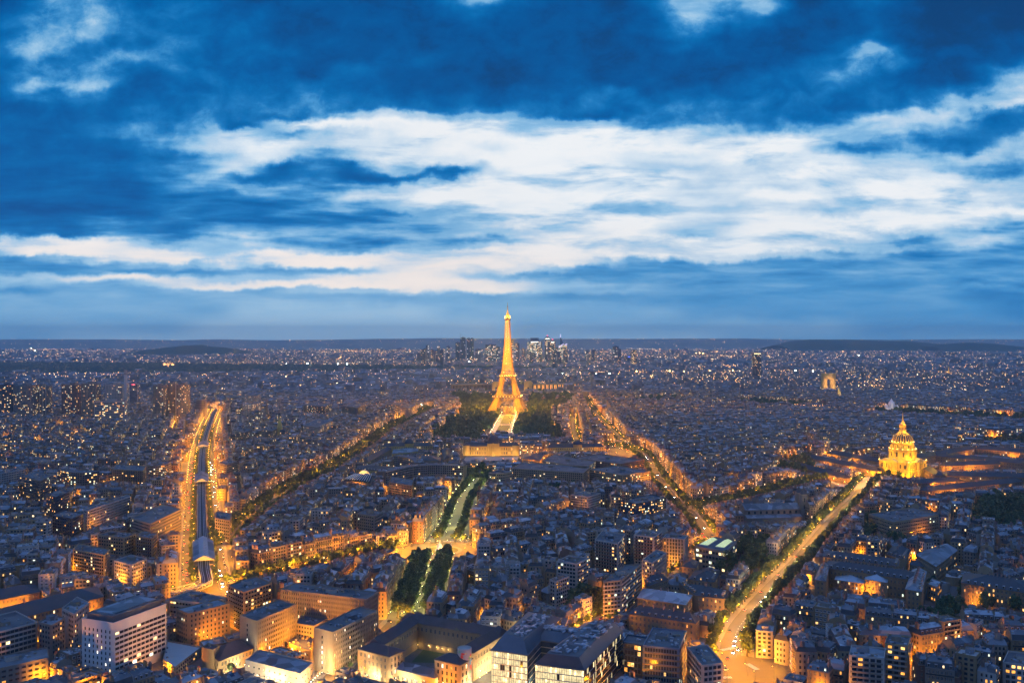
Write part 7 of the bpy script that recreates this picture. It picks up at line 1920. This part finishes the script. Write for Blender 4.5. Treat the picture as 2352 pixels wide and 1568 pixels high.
def triumphal_arch():
    D = 3450; c = PD(1903, D); root = thing('triumphal_arch', 'rosy stone triumphal arch glowing above far roofs on the right', 'monument', (c[0], c[1], 0)); zt = ZAT(857, D); zb = zt - 47; w_ = 46; m = MB(); t = np.linspace(0, math.pi, 11)
    oh = zb + 28
    for s in (-1, 1): m.box(c[0] + s * 15.2, c[1], 0, 15.6, 22, oh, 'stone_gold')
    ar = [(7.4 * math.cos(x), oh - 7.4 + 7.4 * math.sin(x)) for x in t]
    for k in range(10):
        (x0, z0_), (x1, z1_) = ar[k], ar[k + 1]; m.add([(c[0] + x0, c[1] - 11, z0_), (c[0] + x1, c[1] - 11, z1_), (c[0] + x1, c[1] - 11, oh), (c[0] + x0, c[1] - 11, oh), (c[0] + x0, c[1] + 11, z0_), (c[0] + x1, c[1] + 11, z1_)], [[0, 3, 2, 1], [0, 1, 5, 4]], 'stone_gold')
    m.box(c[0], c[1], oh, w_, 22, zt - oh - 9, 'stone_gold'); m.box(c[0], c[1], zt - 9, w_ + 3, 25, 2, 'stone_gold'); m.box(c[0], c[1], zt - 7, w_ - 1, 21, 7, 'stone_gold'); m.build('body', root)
    for s in (-1, 1): flood(root, (c[0] + s * 15, c[1] - 34, zb + 4), 26000, (1, .55, .35), .8)
    flood(root, (c[0], c[1] - 34, zb + 24), 22000, (1, .55, .35), .8); flood(root, (c[0], c[1], zb + 10), 9000, (1, .6, .35), .8)
triumphal_arch()
def hill_palace(u0, u1, v0, v1, D, label, wm, lampcol, pav):
    a, b = PD(u0, D), PD(u1, D + 60); d = (b - a) / np.linalg.norm(b - a); n = np.array([d[1], -d[0]]); root = thing('colonnade_palace', label, 'palace', (*((a + b) / 2), 0)); z0, z1 = ZAT(v1, D), ZAT(v0, D); L = np.linalg.norm(b - a); m = MB()
    m.prism([a, b, b - n * 26, a - n * 26], 0, z1, wm, 'zinc'); m.prism([a + n * 1.5, b + n * 1.5, b - n * 27, a - n * 27], z1 - 1.5, z1 + .8, wm, 'zinc', True); m.build('wall', root); c = MB(); w_ = MB(); N = int(L / 5.2)
    for k in range(N + 1):
        q = a + d * (L * k / N) + n * 1.0; c.box(q[0], q[1], z0, 1.6, 1.6, z1 - z0 - 1.5, wm, math.atan2(d[1], d[0]))
        if k < N: g_ = a + d * (L * (k + .5) / N) + n * .15; e = d * 1.5; w_.quads([[np.r_[g_ - e, z0 + 1], np.r_[g_ + e, z0 + 1], np.r_[g_ + e, z1 - 3.5], np.r_[g_ - e, z1 - 3.5]]], 'lit_orange' if lampcol and (k * 7) % 3 else 'glass_dark')
    c.build('colonnade', root); w_.build('window_bay', root)
    if pav is not None:
        pc = PD(pav, D - 10); h = ZAT(v0 - 6, D); p_ = MB(); p_.box(pc[0], pc[1], 0, 30, 30, h, 'stone_gold', 0, 'zinc'); p_.box(pc[0], pc[1] - 15.2, z0, 6, .5, 14, 'glass_dark'); p_.box(pc[0], pc[1], h, 22, 22, 2.4, 'stone_gold'); p_.build('end_pavilion', root)
        flood(root, (pc[0] - 8, pc[1] - 30, z0 + 2), 16000, (1, .5, .16), .6); flood(root, (pc[0] + 8, pc[1] - 30, z0 + 2), 16000, (1, .5, .16), .6)
hill_palace(1040, 1138, 883, 897, 3420, 'long dim colonnaded palace wing on the hill left of the lattice tower', 'stone_cream', 0, 1140)
hill_palace(1222, 1322, 882, 897, 3420, 'amber-lit colonnaded palace wing on the hill right of the lattice tower', 'stone_cream', 1, 1213)
def onion(cx, cy, zb, r_, m): m.lathe(cx, cy, [(r_ * .8, zb), (r_, zb + r_ * .5), (r_ * .9, zb + r_ * 1.1), (r_ * .45, zb + r_ * 1.7), (r_ * .12, zb + r_ * 2.2), (.1, zb + r_ * 2.6)], 'marble', 14)
def white_church():
    D = 2650; c = PD(2048, D); root = thing('onion_dome_church', 'small white church with five onion domes glowing beside the quay trees', 'church', (c[0], c[1], 0)); m = MB(); m.box(c[0], c[1], 0, 24, 24, 16, 'marble'); m.build('base', root)
    for dx_, dy_, r_, z in ((0, 0, 8.5, 20), (-14, -5, 4, 15), (14, -5, 4, 15), (-12, 9, 4, 16), (12, 9, 4, 16)):
        k = MB(); k.lathe(c[0] + dx_, c[1] + dy_, [(r_ * .7, 10), (r_ * .7, z)], 'marble', 12); onion(c[0] + dx_, c[1] + dy_, z, r_, k); k.build('dome', root)
    for dx_ in (-18, 0, 18): flood(root, (c[0] + dx_, c[1] - 22, 18), 2600, (1, .85, .62), .6)
white_church()
def far_spire():
    for u, vt, vb, D, lb, mt, pw in ((2048, 987, 1018, 1, '', '', 0),)[:0]: pass
    D = 3000; c = PD(2048, D)
for u, vt, D, lb, lit in ((1927, 886, 3050, 'white floodlit church spire among far roofs left of the gold dome', 1), (2031, 945, 2300, 'grey church spire just left of the gold dome lantern', 0), (642, 955, 1950, 'slender stone church spire in the left middle distance', 0), (2179, 840, 4300, 'small orange-lit column far behind the gold dome', 2)):
    c = PD(u, D); h = ZAT(vt, D); root = thing('church_spire' if lit < 2 else 'column', lb, 'church' if lit < 2 else 'monument', (c[0], c[1], 0)); m = MB()
    if lit < 2: m.box(*c, 0, 9, 9, h * .55, 'stone_gold'); m.lathe(*c, [(6, h * .55), (.3, h)], 'stone_gold', 8)
    else: m.lathe(*c, [(4, 0), (3, h - 8), (4.5, h - 7), (4.5, h - 5), (2, h - 4), (1.5, h)], 'stone_gold', 10)
    m.build('tower', root)
    if lit: 
        for s in (-1, 1): flood(root, (c[0] + s * 12, c[1] - 14, h * .5), 14000, (1, .8, .5) if lit == 1 else (1, .5, .2), .5)

# ------------------------------------------------------------------ the city beyond: roofs to the edge of sight
fr = np.random.default_rng(5)
def in_poly(x, y, poly):
    p = np.array(poly); ins = np.zeros(np.shape(x), bool)
    for k in range(len(p)):
        a, b = p[k], p[(k + 1) % len(p)]; c = ((a[1] > y) != (b[1] > y)) & (x < (b[0] - a[0]) * (y - a[1]) / (b[1] - a[1] + 1e-9) + a[0]); ins ^= c
    return ins
WOOD = [PW((-60, 866), (330, 864), (640, 862), (1000, 855), (1330, 853), (1330, 848), (1000, 843), (640, 840), (300, 837), (-60, 834))]
SKIP = WOOD + [PW((1020, 905), (1320, 905), (1310, 885), (1030, 885))]
N = 30000; u_ = fr.random(N); D = 3300 * (12300 / 3300) ** u_; X = fr.uniform(-1, 1, N) * D * 1230 / FPX
ok = ~np.any([in_poly(X, D, p) for p in SKIP], 0); X, D = X[ok], D[ok]
th = .8 * np.sin(X / 900) + .7 * np.cos(D / 700); far = MB(); sz = np.clip(D / 3300, 1, 2.2)
W_ = fr.uniform(11, 34, len(X)) * sz; P_ = fr.uniform(9, 15, len(X)) * sz; H_ = fr.uniform(14, 25, len(X)); hi = fr.random(len(X)) < .045; H_[hi] += fr.uniform(8, 26, hi.sum()); G_ = gz(X, D)
cx = np.array([-.5, .5, .5, -.5]); cy = np.array([-.5, -.5, .5, .5])
lx = X[:, None] + np.cos(th)[:, None] * cx * W_[:, None] - np.sin(th)[:, None] * cy * P_[:, None]; ly = D[:, None] + np.sin(th)[:, None] * cx * W_[:, None] + np.cos(th)[:, None] * cy * P_[:, None]
lo = np.stack([lx, ly, np.repeat(G_[:, None] - 1, 4, 1)], -1); hi_ = np.stack([lx, ly, np.repeat((G_ + H_)[:, None], 4, 1)], -1)
# pitched tops: ridge in the long direction
rid = np.stack([(lx[:, [0, 1]] + lx[:, [3, 2]]) / 2, (ly[:, [0, 1]] + ly[:, [3, 2]]) / 2, np.repeat((G_ + H_ + fr.uniform(.3, 4.5, len(X)))[:, None], 2, 1)], -1)
for k in range(4):
    j = (k + 1) % 4; far.quads(np.stack([lo[:, k], lo[:, j], hi_[:, j], hi_[:, k]], 1), 'far_wall')
rt = fr.random(len(X)); 
for sel, mt in ((rt < .6, 'far_roof'), ((rt >= .6) & (rt < .85), 'zinc'), (rt >= .85, 'zinc_light')):
    far.quads(np.stack([hi_[sel, 0], hi_[sel, 1], rid[sel, 1], rid[sel, 0]], 1), mt); far.quads(np.stack([hi_[sel, 2], hi_[sel, 3], rid[sel, 0], rid[sel, 1]], 1), mt)
ends = np.concatenate([np.stack([hi_[:, 1], hi_[:, 2], rid[:, 1]], 1), np.stack([hi_[:, 3], hi_[:, 0], rid[:, 0]], 1)]); far.add(ends.reshape(-1, 3), np.arange(len(ends) * 3).reshape(-1, 3), 'far_wall')
nl = np.clip((1.7 * (D / 3300) ** .5), 0, 3)
for k in range(3):      # lit rooms on the sides towards the terrace
    s = fr.random(len(X)) < np.where(k < nl, .8, 0); t = fr.random(s.sum()); e = np.where(fr.random(s.sum()) < .85, 0, 1)
    side = np.where(np.abs(th[s]) < .8, 0, np.where(th[s] > 0, 3, 1)); side = np.where(np.cos(th[s]) < 0, 2, side)
    A, B = lo[s][np.arange(s.sum()), side], lo[s][np.arange(s.sum()), (side + 1) % 4]; c = A + (B - A) * t[:, None]; dd = (B - A) / np.linalg.norm(B - A, axis=1)[:, None]; nn = np.stack([dd[:, 1], -dd[:, 0], 0 * t], 1)
    c = c + nn * .25; c[:, 2] = G_[s] + H_[s] * fr.uniform(.45, .95, s.sum()); w2 = (.85 * (D[s] / 3300) ** .8)[:, None] * fr.uniform(.7, 1.6, (s.sum(), 1)); h2 = np.array([0, 0, 1.0]) * w2 * 1.1
    Q = np.stack([c - dd * w2 - h2, c + dd * w2 - h2, c + dd * w2 + h2, c - dd * w2 + h2], 1); mk = fr.integers(0, 4, len(Q))
    for m_, mt in enumerate(('lit_warm', 'lit_orange', 'lit_pale', 'lit_warm')): far.quads(Q[mk == m_], mt)
far.build('distant_city', kind='stuff')
# dark wood west of the houses
wd = MB(); lo_, hi2 = np.array(WOOD[0]).min(0), np.array(WOOD[0]).max(0); pts = lo_ + fr.random((9000, 2)) * (hi2 - lo_); pts = pts[in_poly(pts[:, 0], pts[:, 1], WOOD[0])]
V, F = ICO1
for x, y in pts[:4200]:
    r_ = fr.uniform(9, 19); wd.add(V * (r_, r_, r_ * fr.uniform(.45, .7)) * (1 + fr.normal(size=(len(V), 1)) * .1) + (x, y, float(gz(x, y)) + 9), F, 'wood_far')
wd.build('far_wood', kind='stuff')
# lights of the suburbs
sp = MB(); r0 = np.random.default_rng(9)
V0, F0 = ICO
def lights(xs, ys, zs, rs, mat):
    n = len(xs); V = (V0[None] * np.asarray(rs)[:, None, None] + np.stack([xs, ys, zs], -1)[:, None]).reshape(-1, 3); F = (F0[None] + (np.arange(n) * 12)[:, None, None]).reshape(-1, 3); sp.add(V, F, mat)
n = 8200; D2 = 3400 * (13600 / 3400) ** r0.random(n) ** .85; X2 = r0.uniform(-1, 1, n) * D2 * 1200 / FPX
dens = .5 + .5 * np.sin(X2 / 700 + 2 * np.sin(D2 / 900)) * np.cos(D2 / 620 + X2 / 1500); k = (r0.random(n) < .25 + .75 * dens) & ~in_poly(X2, D2, WOOD[0]); X2, D2 = X2[k], D2[k]; n = len(X2)
rad = (.42 + .0001 * D2) * r0.lognormal(0, .32, n); zz = gz(X2, D2) + r0.uniform(16, 27, n); m = r0.random(n)
lights(X2[m < .7], D2[m < .7], zz[m < .7], rad[m < .7], 'spark_warm'); lights(X2[m >= .7], D2[m >= .7], zz[m >= .7], rad[m >= .7], 'spark_pale')
for _ in range(150):        # strings of lamps along suburban roads
    d0 = 4000 * (13000 / 4000) ** r0.random(); x0 = r0.uniform(-1, 1) * d0 * 1176 / FPX; a = r0.uniform(0, math.pi); L_ = r0.uniform(150, 900); n = int(L_ / 45); t = np.linspace(0, L_, n); x = x0 + np.cos(a) * t; y = d0 + np.sin(a) * t + 30 * np.sin(t / 180)
    k = ~in_poly(x, y, WOOD[0]) & (y > 3300); lights(x[k], y[k], gz(x[k], y[k]) + 22, np.full(k.sum(), .5 + .00013 * d0), r0.choice(['spark_warm', 'spark_pale', 'spark_warm']))
STARS = [(706, 836, 3.2, 0), (776, 837, 2.3, 0), (797, 837, 2.3, 0), (834, 856, 2.6, 0), (658, 836, 1.6, 0), (1078, 832, 2.4, 0), (1101, 832, 2.4, 0), (1279, 857, 1.8, 0), (1292, 857, 1.8, 0), (1369, 857, 1.4, 0), (1384, 857, 1.8, 0), (1400, 857, 2.4, 0), (1462, 852, 2.6, 1), (1497, 854, 2.3, 1), (1538, 851, 2.3, 1), (1572, 852, 2.0, 1), (1630, 851, 1.7, 1), (1683, 850, 2.2, 1), (1606, 854, 1.4, 1), (1827, 850, 2.2, 0), (1867, 851, 2.6, 0), (1599, 812, 2.6, 1), (1607, 812, 2.3, 1), (1615, 812, 2.3, 1), (1972, 816, 2.4, 0), (968, 928, 1.9, 0), (1236, 994, 1.1, 1), (748, 908, 1.2, 1), (72, 800, 3.0, 0), (80, 806, 2.6, 0), (91, 806, 2.6, 0)]
for u, v, r_, am in STARS:
    p = P(u, v, 24 if v > 840 else 18); p = np.array([p[0], p[1]]); lights(np.array([p[0]]), np.array([p[1]]), np.array([23.0]), np.array([.8 * r_ * max(.5, min(1.6, p[1] / 5000))]), 'spark_amber' if am else 'spark_white')
for u0, u1, v, mt, dn in ((1460, 1700, 853, 'spark_warm', 50), (1630, 1665, 824, 'spark_pale', 30), (2160, 2350, 842, 'spark_warm', 50), (1800, 1890, 1076 - 145, 'spark_warm', 40), (375, 400, 836, 'spark_warm', 40), (1660, 1690, 838, 'spark_warm', 26), (2040, 2300, 893, 'spark_pale', 26), (2230, 2352, 913, 'spark_pale', 60)):
    us = r0.uniform(u0, u1, dn); vs_ = v + r0.normal(0, 1.6, dn); pp = np.array([P(a, b, 22) for a, b in zip(us, vs_)]); lights(pp[:, 0], pp[:, 1], gz(pp[:, 0], pp[:, 1]) + 22, np.full(dn, .00022) * pp[:, 1], mt)
sp.build('city_lights', kind='stuff')
# red and white signs: traffic climbing the far avenue, quay show lights
# hills
def ridge(name, pts, D, dep, mat='hill_far'):
    m = MB(); U = np.linspace(pts[0][0], pts[-1][0], 70); Vv = np.interp(U, [p[0] for p in pts], [p[1] for p in pts]); h = np.array([ZAT(v, D) for v in Vv]) + np.convolve(r0.normal(0, 3.5, 76), np.ones(7) / 7, 'valid')[:70] * 2.2
    x = (U - 1176) / FPX; rows = []
    for f, g_ in ((0, 0), (.25, .55), (.6, .92), (1, 1), (1.6, .6), (2.4, 0)):
        y = D - dep + dep * f; rows.append(np.stack([x * D, np.full(70, y), float(gz(0, y)) - 6 + (h - float(gz(0, y)) + 6) * g_ * (1 + 0 * x)], -1))
    Vx = np.concatenate(rows); i = np.arange(69); F = np.concatenate([np.c_[i + k * 70, i + 1 + k * 70, i + 1 + (k + 1) * 70, i + (k + 1) * 70] for k in range(5)]); m.add(Vx, F, mat); m.build(name, kind='structure')
ridge('hills', [(-90, 779), (250, 779), (420, 781), (560, 781), (760, 780), (1000, 777.5), (1300, 778), (1600, 778), (1800, 779), (2100, 781), (2450, 781)], 15200, 1500)
ridge('far_hills', [(-90, 780), (420, 781.5), (480, 779), (620, 780.5), (900, 781), (1500, 779.5), (1700, 777), (1830, 780), (2450, 779)], 16600, 600)
ridge('wooded_hill', [(300, 812), (345, 803), (395, 797), (425, 793.5), (470, 793), (520, 798), (555, 805), (600, 813)], 9800, 700, 'wood_far')
ridge('long_hill', [(1780, 792), (1815, 783), (1850, 780), (1950, 780), (2080, 783), (2140, 789), (2180, 793)], 12200, 800, 'wood_far')
ridge('right_hill', [(2120, 794), (2160, 790), (2210, 786), (2270, 788), (2330, 795), (2400, 799)], 11600, 700, 'wood_far')
for u in np.linspace(1820, 2340, 40):
    p = PD(u + r0.uniform(-6, 6), 11000 - 300); lights(np.array([p[0]]), np.array([p[1]]), np.array([ZAT(r0.uniform(790, 800), p[1])]), np.array([2.2]), 'spark_pale')

sp = MB()
RU = r0.uniform(-20, 2372, 620); RF = r0.uniform(.05, .75, 620); RG = np.interp(RF, [0, .25, .6, 1], [0, .55, .92, 1]); RV = np.interp(RU, [-90, 250, 420, 560, 760, 1000, 1300, 1600, 1800, 2100, 2450], [779, 779, 781, 781, 780, 777.5, 778, 778, 779, 781, 781])
RH = np.array([ZAT(v, 15200) for v in RV]); RY = 13700 + 1500 * RF; RB = gz(0, RY) - 6; lights((RU - 1176) / FPX * 15200, RY, RB + (RH - RB) * RG + 10, np.full(620, 1.5) * r0.lognormal(0, .3, 620), 'spark_warm'); o_ = sp.build('hillside_lights', kind='stuff'); o_['label'] = 'tiny lights on the slopes under the horizon ridge'; o_['category'] = 'lights'
# ------------------------------------------------------------------ dusk haze
hz = MB(); z0h, z1h = float(gz(HX, HY1)) - 40, 345.0
hz.prism([(-HX, HY0), (HX, HY0), (HX, HY1), (-HX, HY1)], z0h, z1h, 'wood_far', 'wood_far', True)
ho = hz.build('haze', kind='stuff')
hm = bpy.data.materials.new('dusk_air'); hm.use_nodes = True; t = NT(hm.node_tree); pv = t.n('ShaderNodeVolumePrincipled'); pv.inputs['Color'].default_value = (.6, .9, 1.0, 1); pv.inputs['Density'].default_value = 5e-5; pv.inputs['Anisotropy'].default_value = 0.3
t.put(t.n('ShaderNodeOutputMaterial').inputs['Volume'], pv.outputs[0]); ho.data.materials.clear(); ho.data.materials.append(hm)

hm.cycles.volume_sampling = 'DISTANCE'

for nm_, lb_, ct_ in (('apartment_houses', 'mass of small roofs and lit windows filling the middle distance', 'houses'), ('woodland', 'green tree masses in parks, quays and courts', 'trees'), ('distant_city', 'sea of tiny roofs fading towards the horizon', 'city'), ('far_wood', 'long dark wood beyond the houses', 'wood'),
                      ('city_lights', 'countless far lights twinkling across the suburbs', 'lights'), ('distant_street_lamps', 'small orange street lamps in farther streets', 'street lamps'), ('haze', 'blue dusk haze over the whole city', 'haze'), ('ground', 'dark ground of the city plain', 'ground'),
                      ('road', 'lit asphalt roads and squares', 'road'), ('pavement', 'raised pavements beside the roads', 'pavement'), ('road_marking', 'white lane dashes and crossings', 'marking'), ('lawn', 'rectangular lawns before the lattice tower', 'lawn'), ('gravel_walk', 'pale gravel walk before the lattice tower', 'path'), ('forecourt', 'pale gravel forecourts', 'forecourt'), ('plaza_island', 'grass island of the round plaza', 'island'),
                      ('hills', 'low ridge along the horizon', 'hills'), ('far_hills', 'farthest pale ridge on the horizon', 'hills'), ('wooded_hill', 'dark wooded hill at far left', 'hill'), ('long_hill', 'long dark hill at far right', 'hill'), ('right_hill', 'second dark hill at far right', 'hill')):
    o = bpy.data.objects.get(nm_)
    if o: o['label'] = lb_; o['category'] = ct_
